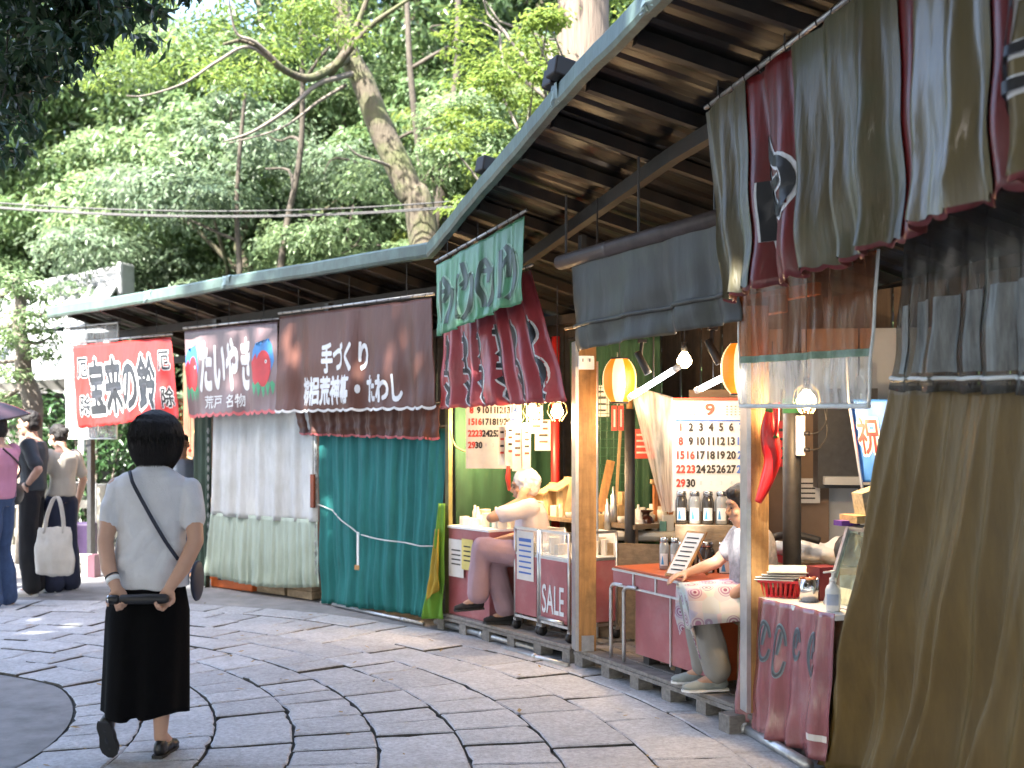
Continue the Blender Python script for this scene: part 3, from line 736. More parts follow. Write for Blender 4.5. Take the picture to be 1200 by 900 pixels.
def clumps(cl, per, L, wr=.42, droop=.5, flat=.55, shell=.7, seed=0, tone=.25, up=.6, zb=.25):
    """cl: (x, y, z, radius) leaf clumps -> arrays for leaf_mesh; leaves sit mostly on each clump's outer shell"""
    g = np.random.default_rng(seed); C = []; Nn_ = []; T = []; Rn = []
    for (x, y, z, r) in cl:
        k = int(per * (r ** 2)); 
        if k < 3: continue
        d = g.normal(size=(k, 3)); d[:, 2] += zb; d /= np.linalg.norm(d, axis=1, keepdims=True)
        rr = r * (shell + (1.08 - shell) * g.random(k) ** .6)
        # a clump is a bunch of twigs: modulate its radius so the outline is ragged
        lob = .82 + .28 * np.sin(d[:, 0] * 5 + x * 3) * np.sin(d[:, 1] * 5 + y * 2 + d[:, 2] * 4)
        p = d * (rr * lob)[:, None]; p[:, 2] *= flat; p += np.array([x, y, z])
        C.append(p); nn = d * .7 + np.array([0, 0, up]) + g.normal(size=(k, 3)) * .45; Nn_.append(nn)
        tt = d * .6 + np.array([0, 0, -droop]) + g.normal(size=(k, 3)) * .5; T.append(tt)
        Rn.append(np.clip(g.random() * tone + g.random(k) * (1 - tone), 0, 1))
    C = np.concatenate(C); n = len(C); l = L * (.7 + .6 * g.random(n))
    return C, np.concatenate(Nn_), np.concatenate(T), l, l * wr, np.concatenate(Rn)
def crown_pts(n, rx, ry, rz, seed, rmin, rmax, zc=0.0, fill=.55):
    g = np.random.default_rng(seed); out = []
    for i in range(n):
        d = g.normal(size=3); d /= np.linalg.norm(d); q = fill + (1 - fill) * g.random() ** .5
        out.append((d[0] * rx * q, d[1] * ry * q, zc + d[2] * rz * q, rmin + (rmax - rmin) * g.random()))
    return out
def branchy(base, top, cl, r0, seed, wob=.25, nl=14):
    """tapered trunk with limbs running into the clumps"""
    rg = random.Random(seed); base, top = V(base), V(top); mb = MB(); n = 9; tr = []
    for i in range(n):
        t = i / (n - 1); p = base.lerp(top, t) + V((rg.uniform(-1, 1), rg.uniform(-1, 1), 0)) * wob * (t > 0) * min(1, t * 2); tr.append(p)
    mb.tube(tr, [r0 * (1.25 if i == 0 else 1 - .8 * i / (n - 1)) for i in range(n)], 10)
    limbs = MB()
    for (x, y, z, r) in rg.sample(list(cl), min(nl, len(cl))):
        q = V((x, y, z)); k = min(n - 2, max(2, int(n * .9 * max(.2, (q.z - base.z) / max(.5, top.z - base.z) - .25)))); p = tr[min(k, n - 2)]
        m = p.lerp(q, .5) + V((rg.uniform(-.3, .3), rg.uniform(-.3, .3), rg.uniform(-.1, .5)))
        m2 = p.lerp(q, .78) + V((rg.uniform(-.25, .25), rg.uniform(-.25, .25), rg.uniform(-.1, .3)))
        rr = r0 * .34; limbs.tube([p, p.lerp(m, .6), m, m2, q], [rr, rr * .8, rr * .6, rr * .4, rr * .12], 6)
    return mb, limbs
def tree(name, label, base, h, cl, mesh, mat_bark, r0, seed, rotz=0, sc=1.0, group='trees of the wooded hillside', leafmat=None, nl=14, top=None):
    """cl are clumps in the crown's own space (origin at the trunk's foot)"""
    root = thing(name, label, 'tree', base, group); root.rotation_euler.z = rotz; root.scale = (sc,) * 3
    mb, lb = branchy((0, 0, -.3), top or (0, 0, h * .82), cl, r0, seed, nl=nl)
    for b_, nm in ((mb, 'trunk'), (lb, 'limbs')):
        me = bpy.data.meshes.new(nm); me.from_pydata([tuple(v) for v in b_.v], [], b_.f); o = finish(nm, me, mat_bark, root, True)
        if nm == 'limbs': o['kind'] = 'stuff'
    cr = bpy.data.objects.new('crown', mesh); COL.objects.link(cr); cr.parent = root; cr['kind'] = 'stuff'
    if leafmat: cr.material_slots[0].link = 'OBJECT'; cr.material_slots[0].material = leafmat
    return root
# crown variants
M_leafE = M_leaf('grey green leaf', (.05, .09, .045), (.16, .22, .135), .42, .35); M_leafF = M_leaf('yellow green leaf', (.06, .10, .02), (.17, .23, .06), .5, .4); M_leafG = M_leaf('mid green leaf', (.04, .085, .028), (.115, .185, .07), .42, .35)
varA = []
for i in range(3):
    cl = crown_pts(54, 3.4, 3.2, 3.3, 20 + i, .5, 1.35, 4.6)
    me = leaf_mesh('camphor_leaves', *clumps(cl, 1050, .135, .42, .6, .5, .66, 30 + i, tone=.45, zb=.55)); me.materials.append(M_leafA); varA.append((cl, me))
varC = []
for i in range(2):
    cl = crown_pts(70, 3.4, 3.2, 4.0, 40 + i, .6, 1.3, 6.0)
    me = leaf_mesh('evergreen_leaves', *clumps(cl, 360, .20, .40, .5, .6, .6, 50 + i)); me.materials.append(M_leafC); varC.append((cl, me))
# front row at the foot of the wood: x, y, scale
def hz(x, y):
    r = math.hypot(x - CX, y - CY); a = math.atan2(y - CY, x - CX); z = max(0, r - 17.6) * .34
    if a > 1.15: z *= max(0, 1 - (a - 1.15) / .35) if r < 34 else max(.15, 1 - (a - 1.15) / .8)
    return min(z, 11)
rt = random.Random(9)
front = [(-12.6, 27.5, 1.1, 'pale leafy tree standing behind the tiled temple roof'), (-9.0, 26, 1.05, 'round pale green tree beside the tiled temple roof'),
         (-5.0, 20.8, .95, 'broad pale green tree drooping over the far stall roof'), (-3.6, 23.5, 1.1, 'tall pale green tree behind the drooping one'),
         (-1.2, 18.8, .80, 'low pale tree behind the leaning mossy trunk'), (1.2, 20.5, .9, 'pale tree between leaning trunk and cedar trunk'), (-14.5, 19, .9, 'shaggy pale tree at the left edge of the wood')]
for i, (x, y, s, lb) in enumerate(front):
    cl, me = varA[i % 3]; tree('camphor_tree', lb, (x, y, hz(x, y) - .2), 8, cl, me, M_bark, .22, 60 + i, rt.uniform(0, 6), s, leafmat=[None, M_leafG, M_leafE, M_leafG, None, M_leafF, M_leafE][i])
back = []
for i, (x, y, s) in enumerate([(-17, 27, 1.2), (-13.5, 29, 1.3), (-9.8, 27.5, 1.2), (-6.6, 28.5, 1.3), (-3.0, 28, 1.3), (.6, 26, 1.2), (3.5, 24, 1.1), (6.8, 22.5, 1.1), (-1.4, 33, 1.3), (-5, 34, 1.3), (-11.5, 35, 1.4), (3.6, 31, 1.3), (7.5, 28, 1.2), (-16, 36, 1.4), (-8, 33, 1.35), (-5.6, 24.8, 1.25), (-2.2, 24.5, 1.2), (-12, 31, 1.4)]):
    cl, me = (varC[i % 2] if i % 3 else varA[i % 3])
    lb = 'tall evergreen tree deep in the wood on the hill' if i % 3 else 'pale-leaved tree deep in the wood on the hill'
    tree('evergreen_tree', lb, (x, y, hz(x, y) - .3), 11, cl, me, M_bark, .26, 90 + i, rt.uniform(0, 6), s)
# undergrowth on the slope
cl = []
gg = np.random.default_rng(77)
for _ in range(230):
    a = gg.uniform(.5, 1.35); r = gg.uniform(17.4, 33); x, y = CX + r * cos(a), CY + r * sin(a); cl.append((x, y, hz(x, y) + .4, gg.uniform(.5, 1.1)))
me = leaf_mesh('undergrowth', *clumps(cl, 210, .20, .42, .5, .7, .6, 5)); me.materials.append(M_leafC)
o = bpy.data.objects.new('undergrowth', me); COL.objects.link(o); o['kind'] = 'stuff'; o['label'] = 'dense green shrubs covering the wooded slope'; o['category'] = 'shrubs'

# leaning mossy trunk with crooked bare branches
for i, (px, d, tilt, h, r, lb) in enumerate([(330, 17.6, .3, 8, .09, 'slender bare trunk with forked top in the gap of the wood'), (352, 17.8, .9, 5, .05, 'thin stem bending right in the gap of the wood'),
        (520, 18.5, -.6, 9, .10, 'dark slender trunk behind the leaning mossy one'), (500, 18.5, .5, 9, .12, 'stout dark trunk deep behind the leaning mossy one'), (255, 18, .5, 7, .08, 'crooked bare trunk rising over the far stall roof')]):
    x = at(px, 0, d).x; z0 = hz(x, d); t = thing('slender_trunk', lb, 'tree', (x, d, z0), 'slender trunks in the wood'); rgt = random.Random(300 + i)
    q = curve([(x, d, z0 - .2)] + [(x + tilt * k / 4 + rgt.uniform(-.15, .15), d + rgt.uniform(-.2, .2), z0 + h * k / 4) for k in range(1, 5)], 5); MB().tube(q, taper(len(q), r, r * .35), 8).build('trunk', M_dtrunk, t, True)
    for _ in range(6):
        k = rgt.randint(len(q) // 3, len(q) - 2); a = rgt.uniform(0, 6.3); L_ = rgt.uniform(.5, 1.5); p = q[k]; e = p + V((cos(a) * L_, sin(a) * L_ * .5, rgt.uniform(-.3, .9) * L_)); c_ = curve([p, p.lerp(e, .5) + V((rgt.uniform(-.2, .2), 0, rgt.uniform(-.15, .2))), e, e + V((rgt.uniform(-.3, .3), 0, rgt.uniform(-.3, .1)))], 4); MB().tube(c_, taper(len(c_), r * .4, .006), 5).build('limb', M_dtrunk, t, True)
D = 16.0
lean = thing('leaning_tree', 'leaning mossy tree trunk with crooked bare limbs above the far roof', 'tree', (-.9, D, hz(-.9, D)))
tp = curve([(-.9, D, 0), at(496, 275, D), at(478, 220, D), at(446, 150, D), at(425, 95, D), at(408, 60, D), at(398, -10, D)])
MB().tube(tp, taper(len(tp), .24, .13), 12).build('trunk', M_bark, lean, True)
for pts, r in (([at(410, 66, D), at(395, 75, D - .4), at(362, 92, D - .9), at(330, 80, D - 1.3), at(310, 60, D - 1.5), at(285, 48, D - 1.6), at(262, 52, D - 1.8)], .075),
               ([at(418, 85, D), at(392, 92, D - .5), at(370, 100, D - .8), at(335, 130, D - 1.2), at(295, 155, D - 1.4), at(262, 166, D - 1.5)], .05),
               ([at(388, 85, D - .5), at(430, 35, D - .8), at(460, 12, D - 1), at(490, -8, D - 1.2)], .06),
               ([at(384, 86, D - .5), at(405, 60, D - .6), at(430, 0, D - .7), at(440, -40, D - .8)], .07),
               ([at(332, 80, D - 1.3), at(300, 50, D - 1.6), at(278, 40, D - 1.7), at(270, 12, D - 1.8), at(268, -8, D - 1.9)], .03),
               ([at(330, 82, D - 1.3), at(292, 55, D - 1.6), at(255, 72, D - 1.8), at(215, 98, D - 2), at(170, 112, D - 2.2), at(148, 112, D - 2.3)], .028),
               ([at(405, 100, D), at(372, 120, D - .4), at(330, 150, D - .8), at(268, 168, D - 1)], .03),
               ([at(468, 200, D), at(445, 190, D - .3), at(420, 182, D - .6), at(405, 168, D - .7)], .03)):
    q = curve(pts, 5); MB().tube(q, taper(len(q), r, r * .25), 7).build('limb', M_twig if r < .06 else M_bark, lean, True)
cl = [(*at(px, py, D + gg.uniform(-1.5, 1.5)), gg.uniform(.35, .7)) for px, py in [(gg.uniform(95, 420), gg.uniform(-60, 110)) for _ in range(46)]]
me = leaf_mesh('twig_leaves', *clumps(cl, 420, .09, .45, .3, .35, .2, 12)); me.materials.append(M_leafB)
o = bpy.data.objects.new('crown', me); COL.objects.link(o); o.parent = lean; o.location = -lean.location; o['kind'] = 'stuff'

# cedar trunk behind the near roof, with bright maple beside it
ce = thing('cedar_tree', 'thick straight cedar trunk rising behind the near roof', 'tree', (.83, 13.2, -.05))
q = [V((.83 + .02 * sin(i), 13.2, -.05 + 12 * i / 14)) for i in range(15)]
MB().tube(q, [.50, .40, .36] + [.335 - .006 * i for i in range(12)], 20).build('trunk', M_cedar, ce, True)
cl = [(.83 + gg.uniform(-2.5, 2.5), 13.2 + gg.uniform(-2.5, 2.5), 10 + gg.uniform(-1.5, 3), gg.uniform(.5, 1.0)) for _ in range(26)]
me = leaf_mesh('cedar_leaves', *clumps(cl, 200, .2, .3, .5, .5, .5, 3)); me.materials.append(M_leafC)
o = bpy.data.objects.new('crown', me); COL.objects.link(o); o.parent = ce; o.location = -ce.location; o['kind'] = 'stuff'
mp_ = thing('maple_tree', 'bright yellow-green maple in front of the cedar trunk', 'tree', (1.2, 14.6, 0))
cl = []
for _ in range(95):
    px = gg.uniform(520, 775); py = gg.uniform(-70, 285); d = gg.uniform(13.9, 16)
    if py < 250 - (px - 520) * .2 or True: cl.append((*at(px, py, d), gg.uniform(.22, .5)))
cl += [(*at(gg.uniform(560, 655), gg.uniform(10, 240), gg.uniform(12.2, 13)), gg.uniform(.2, .4)) for _ in range(26)]
me = leaf_mesh('maple_leaves', *clumps(cl, 900, .075, .6, .25, .28, .15, 8, up=1.4)); me.materials.append(M_leafB)
mb, lb = branchy((1.2, 14.6, -.2), (.9, 14.6, 6.5), cl, .11, 7, nl=26)
mb.build('trunk', M_twig, mp_, True); o = lb.build('limbs', M_twig, mp_, True); o['kind'] = 'stuff'
for b_ in list(mp_.children): pass
o = bpy.data.objects.new('crown', me); COL.objects.link(o); o.parent = mp_; o.location = -mp_.location; o['kind'] = 'stuff'

# the great camphor whose crown shades the street; only its low twigs hang into view
big = thing('shade_camphor_tree', 'dark leafy camphor boughs hanging over the street from the left', 'tree', (-8.6, 3.0, 0))
cl = []
gb = np.random.default_rng(4)
for _ in range(640):
    x, y, z = gb.uniform(-13.5, 4.2), gb.uniform(-10.5, 5.2), gb.uniform(7.2, 11.8)
    cl.append((x, y, z, gb.uniform(.7, 1.25)))
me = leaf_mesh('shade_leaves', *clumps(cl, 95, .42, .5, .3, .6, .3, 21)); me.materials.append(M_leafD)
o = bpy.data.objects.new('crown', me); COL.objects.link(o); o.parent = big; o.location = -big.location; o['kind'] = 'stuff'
mb, lb = branchy((-8.6, 3.0, -.2), (-6.5, 1.5, 9.5), cl, .55, 31, .15, nl=40)
mb.build('trunk', M_bark, big, True); o = lb.build('limbs', M_bark, big, True); o['kind'] = 'stuff'
cl = []
for px, py, r in [(10, 20, .35), (45, 30, .32), (85, 15, .3), (120, 5, .28), (150, -20, .3), (190, -28, .22), (225, -12, .13), (30, 70, .3), (5, 95, .32), (62, 66, .22), (-10, 150, .24), (18, 128, .2), (2, 60, .3), (100, 40, .16), (40, 100, .16), (-20, 190, .16), (60, -20, .35), (15, -40, .4), (110, -30, .35), (205, 0, .12), (-15, 172, .14), (150, 20, .2), (175, 12, .16), (120, 35, .18), (85, 50, .2), (70, 95, .14), (30, 150, .14), (195, 22, .10), (10, 185, .12)]:
    cl.append((*at(px, py, 7.2 + gb.uniform(-.7, .7)), r))
cl2 = [(c[0] + gb.uniform(-.15, .15), c[1] + gb.uniform(-.4, .4), c[2] + gb.uniform(-.08, .08), c[3] * .8) for c in cl]
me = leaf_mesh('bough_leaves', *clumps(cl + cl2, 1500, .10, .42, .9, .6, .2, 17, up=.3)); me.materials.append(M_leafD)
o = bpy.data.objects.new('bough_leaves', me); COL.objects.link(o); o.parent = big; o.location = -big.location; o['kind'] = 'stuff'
bb = MB(); hub = V((-6.9, 6.2, 7.2)); nodes = [hub]
for (x, y, z, r) in sorted(cl, key=lambda c: (V(c[:3]) - hub).length):
    q = V((x, y, z)); par = min(nodes, key=lambda p: (p - q).length + .35 * (p - hub).length); c_ = curve([par, par.lerp(q, .5) + V((gb.uniform(-.06, .06), gb.uniform(-.1, .1), gb.uniform(.0, .12))), q], 4); dd_ = (par - hub).length
    bb.tube(c_, taper(len(c_), max(.006, .03 - .006 * dd_), max(.004, .026 - .006 * dd_)), 6); nodes.append(q)
o = bb.build('boughs', M('dark twig bark', (.035, .03, .026), .9), big, True); o['kind'] = 'stuff'
MB().tube(curve([(-7.0, 1.9, 8.0), (-7.2, 4.2, 7.9), hub]), taper(13, .16, .06), 8).build('limb', M_bark, big, True)

# unseen trees added behind the viewer and at left, to darken the near stalls
for i, (x, y, s_) in enumerate([(-13, -9, 1.0), (-9, -12, 1.1), (-4.5, -11, 1.0), (0, -12.5, 1.1), (5, -10.5, 1.0), (9, -7, 1.0), (-14.5, -4, 1.0), (-14.5, 1, 1.0), (-12.5, 5.0, .9)]):
    c_l, me = varC[i % 2]; tree('evergreen_tree', 'unseen evergreen tree added across the street to darken the near stalls', (x, y, -.1), 11, c_l, me, M_bark, .26, 190 + i, rt.uniform(0, 6), s_, 'unseen trees added to darken the stalls')

# ================================================================ STALL FITTINGS
M_alu = M('aluminium', (.55, .56, .57), .35, .1, 20, metal=.9)
M_pink = M('faded pink vinyl panel', (.33, .095, .105), .3, .2, 3, .15, 8, dirt=(.40, .23, .235), dscale=2.5, damt=.7)
M_orange = M('orange red board', (.42, .09, .03), .45, .15, 5)
M_clip = M('chrome', (.6, .6, .6), .2, .05, metal=1)
def chord(s0, s1, o, z): return P(s0, o, z), P(s1, o, z)
def pallet(s0, s1, label, z=.13, depth=1.0):
    t = thing('pallet_floor', label, 'pallet', P((s0 + s1) / 2, -.4, 0), 'timber pallets the stalls stand on')
    nb = 8; w = depth / nb
    for i in range(nb):
        o = .05 - w * (i + .5); a, b = chord(s0, s1, o, z - .012 + random.uniform(-.002, .002))
        MB().beam(a, b, w - .014, .022).build('deck_board', M_oldwood, t, bevel=.003)
    nk = max(4, int((s1 - s0) / .33)) + 1
    for i in range(nk):
        s = s0 + .05 + (s1 - s0 - .1) * i / (nk - 1); u = (s - s0) / (s1 - s0); a, b = chord(s0, s1, .0, 0)
        for o in (-.01, -.85):
            a, b = chord(s0, s1, o, 0); p = a.lerp(b, u)
            MB().obox(p + V((0, 0, (z - .047) / 2)), Tn(s) * .045, Nn(s) * .05, V((0, 0, (z - .047) / 2))).build('block', M_oldwood, t)
    for o in (.035, -.4, -.85):
        a, b = chord(s0, s1, o, z - .0355); MB().beam(a, b, .09 if o < 0 else .026, .022).build('stringer', M_oldwood, t)
    return t
sA0, sA1 = s_at(872, .05), s_at(672, .05); sB0, sB1 = s_at(667, .05), s_at(511, .05)
pallet(sA0, sA1, 'grey timber pallet under the stall with the big calendar'); pallet(sB0, sB1, 'grey timber pallet under the stall with the SALE cart')
pallet(4.36, sA0 - .02, 'grey timber pallet under the counter with wrinkled red cloth')
def gpipe(label, p, q, r, coll=.5):
    t = thing('steel_pipe', label, 'pipe', (V(p) + V(q)) / 2, 'pipes lying along the stalls'); p, q = V(p), V(q)
    MB().tube([p, q], r, 12).build('pipe', M_steel, t, True); m = p.lerp(q, coll); d = (q - p).normalized()
    MB().tube([m - d * .03, m + d * .03], r * 1.3, 12).build('collar', M_steel, t, True)
gpipe('galvanised pipe on the ground before the pink counter', gnd(511, 734) + V((0, 0, .04)), gnd(628, 767) + V((0, 0, .04)), .024)
gpipe('thinner galvanised pipe on the ground before the SALE cart', gnd(589, 762) + V((0, 0, .02)), gnd(666, 784) + V((0, 0, .02)), .017)
gpipe('galvanised pipe on the ground before the red cloth counter', gnd(858, 851) + V((0, 0, .03)), gnd(948, 905) + V((0, 0, .03)), .026, .2)
gpipe('flat steel rail on the ground under the teal curtain', gnd(390, 711) + V((0, 0, .02)), gnd(496, 734) + V((0, 0, .02)), .015, .8)

def pine_post(px, o, z0, z1, w, label):
    s = s_at(px, o); t = thing('pine_post', label, 'post', P(s, o, z0), 'bare pine posts')
    c = P(s, o, 0); yaw = .18
    MB().box((c.x, c.y, (z0 + z1) / 2), (w, w, z1 - z0), yaw).build('timber', M_post, t, bevel=.004)
    for dx in (-1,):
        q = c + V((cos(yaw), sin(yaw), 0)) * (-(w / 2 + .012)) + V((sin(yaw), -cos(yaw), 0)) * .01
        MB().box((q.x, q.y, (z0 + z1) / 2), (.022, w * .9, z1 - z0 - .01), yaw).build('angle_strip', M_alu, t)
    q = c + V((sin(yaw), -cos(yaw), 0)) * (w / 2 + .004); MB().box((q.x, q.y, z0 + .05), (w * .7, .006, .10), yaw).build('bracket', M_steel, t)
    return s, t
sp1, _ = pine_post(686, .02, .13, 2.10, .115, 'bare pine post with steel angle between the two lit stalls')
sp2, _ = pine_post(886, .03, .13, 2.14, .095, 'bare pine post behind the hanging red chilli')
t = thing('power_socket', 'white wall socket on the pine post', 'socket', P(sp1, .1, 1.97))
q = Q(687, 425, .12); MB().box(q, (.10, .022, .085), .18).build('plate', M_white, t, bevel=.004)
for i in (-1, 1): MB().box(q + V((.022 * i, -.013, .015)), (.006, .006, .02), .18).build('slot', M_ink, t)
bm_ = thing('timber_beam', 'pine lintel under the grey awning', 'beam', P(5.8, 0, 2.1))
MB().beam(P(sp1 + .1, -.06, 2.13), P(sp2 - .1, -.06, 2.15), .06, .09).build('lintel', M_post, bm_, bevel=.004)
MB().beam(P(sp1 + .05, -.3, 2.22), P(sp2 - .05, -.3, 2.24), .05, .06).build('batten', M_post, bm_)
fr = thing('side_post', 'thin olive timber post beside the teal curtain', 'post', Q(525, 725, 0))
MB().tube([Q(526, 722, .0), Q(526, 474, .0)], .028, 4).build('timber', M('olive timber', (.14, .13, .05), .7, .3, 6), fr)
MB().tube(curve([Q(528, 505, .03), Q(530, 515, .05), Q(535, 524, .04), Q(545, 529, .02)]), .006, 6).build('loose_rope', M('rope', (.4, .28, .12), .9), fr, True)

# --- lamps
M_bulb = M_emit('warm bulb', (1, .72, .36), 8); M_led = M_emit('white tube lamp', (.86, .93, 1), 3)
M_cage = M('yellow cage wire', (.5, .36, .16), .5)
def bulb(px, py, o, label, power=9, r=.042, zt=None, cage=True):
    p = Q(px, py, o); t = thing('light_bulb', label, 'bulb', p, 'warm bulbs hung in the stalls')
    MB().lathe([(.012, .05), (.018, .035), (r * .75, .012), (r, -.012), (r * .92, -.032), (r * .5, -.052), (.004, -.058)][::-1], p, 14).build('glass', M_bulb, t, True)
    MB().tube([p + V((0, 0, .04)), p + V((0, 0, .10))], .018, 10).build('socket', M_dark, t, True)
    if cage:
        for k in range(6):
            a = k * pi / 3; MB().tube([p + V((cos(a) * rr, sin(a) * rr, zz)) for rr, zz in ((.02, .07), (.058, .03), (.066, -.02), (.03, -.075))], .0022, 4).build('cage_wire', M_cage, t)
    z2 = zt or p.z + .35; MB().tube([p + V((0, 0, .10)), V((p.x, p.y, z2))], .004, 5).build('cable', M_dark, t)
    l = bpy.data.lights.new('bulb_light', 'POINT'); l.energy = power; l.color = (1, .66, .34); l.shadow_soft_size = .05
    lo = bpy.data.objects.new('bulb_light', l); COL.objects.link(lo); lo.parent = t; lo.location = (0, 0, -.085)
for i, (px, py, o, lb) in enumerate([(559, 487, -.10, 'caged bulb over the pink counter beside the olive post'), (581, 488, -.25, 'bulb hanging between two others over the elderly seller'),
                                     (604, 487, -.35, 'bulb behind the paper strips under the rose banner'), (624, 480, -.15, 'caged bulb over the elderly seller'), (653, 480, .0, 'caged bulb hanging beside the pine post')]):
    bulb(px, py, o, lb, 5, zt=2.5)
bulb(802, 420, -.25, 'bare bulb between the lantern and tube lamps', 3, .045, 2.3, False)
bulb(945, 466, -.15, 'caged bulb glowing behind the brown vinyl valance', 8, .05, 2.4)
bulb(234, 504, -.45, 'bright bulb inside the red banner stall', 4, .05, 2.4)
def tube_lamp(p, q, label, power):
    t = thing('tube_lamp', label, 'lamp', p, 'white tube lamps'); p, q = V(p), V(q); MB().tube([p, p.lerp(q, .05), p.lerp(q, .95), q], [.012, .017, .017, .012], 10).build('tube', M_led, t, True)
    d = (q - p).normalized()
    for a, b in ((p - d * .03, p + d * .012), (q - d * .012, q + d * .03)): MB().tube([a, b], .019, 10).build('end_cap', M_white, t, True)
    m = p.lerp(q, .5); MB().tube([m + V((0, 0, .016)), V((m.x, m.y, 2.25))], .004, 5).build('cable', M_dark, t)
    l = bpy.data.lights.new('tube_light', 'AREA'); l.shape = 'RECTANGLE'; l.size = (q - p).length; l.size_y = .03; l.energy = power; l.color = (.86, .93, 1)
    lo = bpy.data.objects.new('tube_light', l); COL.objects.link(lo); lo.parent = t; lo.location = m - p + V((0, 0, -.03))
    lo.rotation_euler = (0, 0, math.atan2(d.y, d.x))
tube_lamp(at(741, 464, 6.75), at(792, 432, 6.45), 'white tube lamp tilted above the big calendar', 1.1)
tube_lamp(at(820, 456, 6.3), at(852, 440, 6.1), 'short white tube lamp beside the half-hidden lantern', .7)
for (px, py, d, lb) in ((753, 425, 6.6, 'black spotlight clipped above the tilted tube lamp'), (836, 412, 6.1, 'black spotlight clipped on the lintel near the half-hidden lantern')):
    p = at(px, py, d); t = thing('spotlight', lb, 'spotlight', p, 'black clip spotlights'); ax = V((.45, -.1, -.9)).normalized()
    MB().lathe([(.012, -.075), (.021, -.07), (.024, .06), (.024, .075)], p, 12, ax).build('can', M_dark, t, True)
    MB().beam(p - ax * .03, p + V((.0, .02, .13)), .02, .012).build('arm', M_dark, t); MB().box(p + V((0, .02, .13)), (.05, .04, .02)).build('clip', M_dark, t)
M_lan_y = M_emit('amber lantern paper', (.55, .13, .005), .26); M_lan_w = M_emit('white lantern paper', (.75, .48, .24), .30)
def lantern(px, py, o, label, r=.105, h=.27):
    p = Q(px, py, o); t = thing('paper_lantern', label, 'lantern', p, 'striped paper lanterns'); n = 32; m = 22
    def rad(v): return r * (.50 + .50 * (1 - abs(2 * v - 1) ** 2.6)) + .0016 * sin(v * m * 2 * pi * .8)
    for g in range(8):
        mb = MB(); mb.grid(lambda u, v: p + V((cos((g + u) * pi / 4 + .25) * rad(v), sin((g + u) * pi / 4 + .25) * rad(v), h * (.5 - v))), 4, 44)
        mb.build('paper_panel', M_lan_w if g % 2 else M_lan_y, t, True)
    for z in (h / 2, -h / 2): MB().tube([p + V((0, 0, z - .008)), p + V((0, 0, z + .008))], r * .53, 20).build('rim', M_ink, t, True)
    MB().tube([p + V((0, 0, h / 2)), p + V((0, 0, h / 2 + .12))], .004, 5).build('hanging_wire', M_dark, t)
    l = bpy.data.lights.new('lantern_light', 'POINT'); l.energy = 1; l.color = (1, .6, .25); l.shadow_soft_size = .1
    lo = bpy.data.objects.new('lantern_light', l); COL.objects.link(lo); lo.parent = t; lo.location = (0, 0, -h / 2 - .05)
lantern(726, 446, -.06, 'amber and white paper lantern hanging beside the tilted tube lamp')
lantern(868, 432, -.12, 'amber and white paper lantern half hidden by the brown vinyl valance')

# --- counters and carts
def vpanel(root, a, b, z0, z1, mat, name, th=.012):
    a, b = V(a), V(b); a.z = b.z = (z0 + z1) / 2; MB().beam(a, b, th, z1 - z0).build(name, mat, root, bevel=.002)
cB0, cB1 = s_at(826, .02), s_at(719, .02)
cb = thing('counter', 'pink vinyl counter with orange top before the jar shelf', 'counter', P((cB0 + cB1) / 2, -.2, .13))
MB().obox((P(cB0, -.25, .685) + P(cB1, -.25, .685)) / 2, (P(cB1, -.25, 0) - P(cB0, -.25, 0)) / 2, Nn(5.8) * .26, V((0, 0, .012))).build('top_board', M_orange, cb, bevel=.003)
nf = 4
for i in range(nf):
    s0 = cB0 + (cB1 - cB0) * i / nf; s1 = cB0 + (cB1 - cB0) * (i + 1) / nf
    vpanel(cb, P(s0 + .006, .022, 0), P(s1 - .006, .022, 0), .59, .672, M_pink, 'edge_panel')
    MB().sbox(s0, .026, .63, (.014, .02, .095)).build('edge_clip', M_alu, cb)
for z in (.588, .680): MB().beam(P(cB0, .026, z), P(cB1, .026, z), .012, .012).build('edge_trim', M_alu, cb)
sm = s_at(742, .0); n2 = 2
for i in range(n2):
    s0 = cB0 + (sm - cB0) * i / n2; s1 = cB0 + (sm - cB0) * (i + 1) / n2
    vpanel(cb, P(s0 + .004, -.02, 0), P(s1 - .004, -.02, 0), .19, .585, M_pink, 'front_panel'); MB().sbox(s0, -.01, .38, (.01, .012, .40)).build('panel_trim', M_alu, cb)
vpanel(cb, P(cB0 - .01, -.03, 0), P(cB0 - .01, -.50, 0), .17, .67, M_orange, 'end_panel')
vpanel(cb, P(sm, -.03, 0), P(sm, -.48, 0), .19, .585, M_orange, 'end_panel')
for s in (cB0 + .06, (cB0 + sm) / 2, sm - .05): MB().sbox(s, -.10, .16, (.06, .08, .06)).build('foot', M_dark, cb)
for px, o in ((716, .02), (731, .04)):
    a = Q(px, 775, o); a.z = .135; b = a.copy(); b.z = .56; c = b + Tn(6) * -.04 + V((0, 0, .03)); MB().tube(curve([a, a.lerp(b, .9), b, c, c - Tn(6) * .10 + V((0, 0, .005))], 4), .0115, 8).build('tube_leg', M_steel, cb, True)
# partition of brown plywood
pp = thing('plywood_partition', 'brown plywood partition beside the pine post', 'partition', at(740, 772, 7.45))
MB().beam(at(699, 700, 7.55) * V((1, 1, 0)) + V((0, 0, .45)) if False else V((at(699, 0, 7.55).x, 7.55, .45)), V((at(800, 0, 7.35).x, 7.35, .45)), .02, .64).build('sheet', M_ply, pp)
MB().tube([V((at(700, 0, 7.53).x, 7.52, .13)), V((at(700, 0, 7.53).x, 7.52, 2.0))], .008, 6).build('perforated_rail', M_alu, pp)

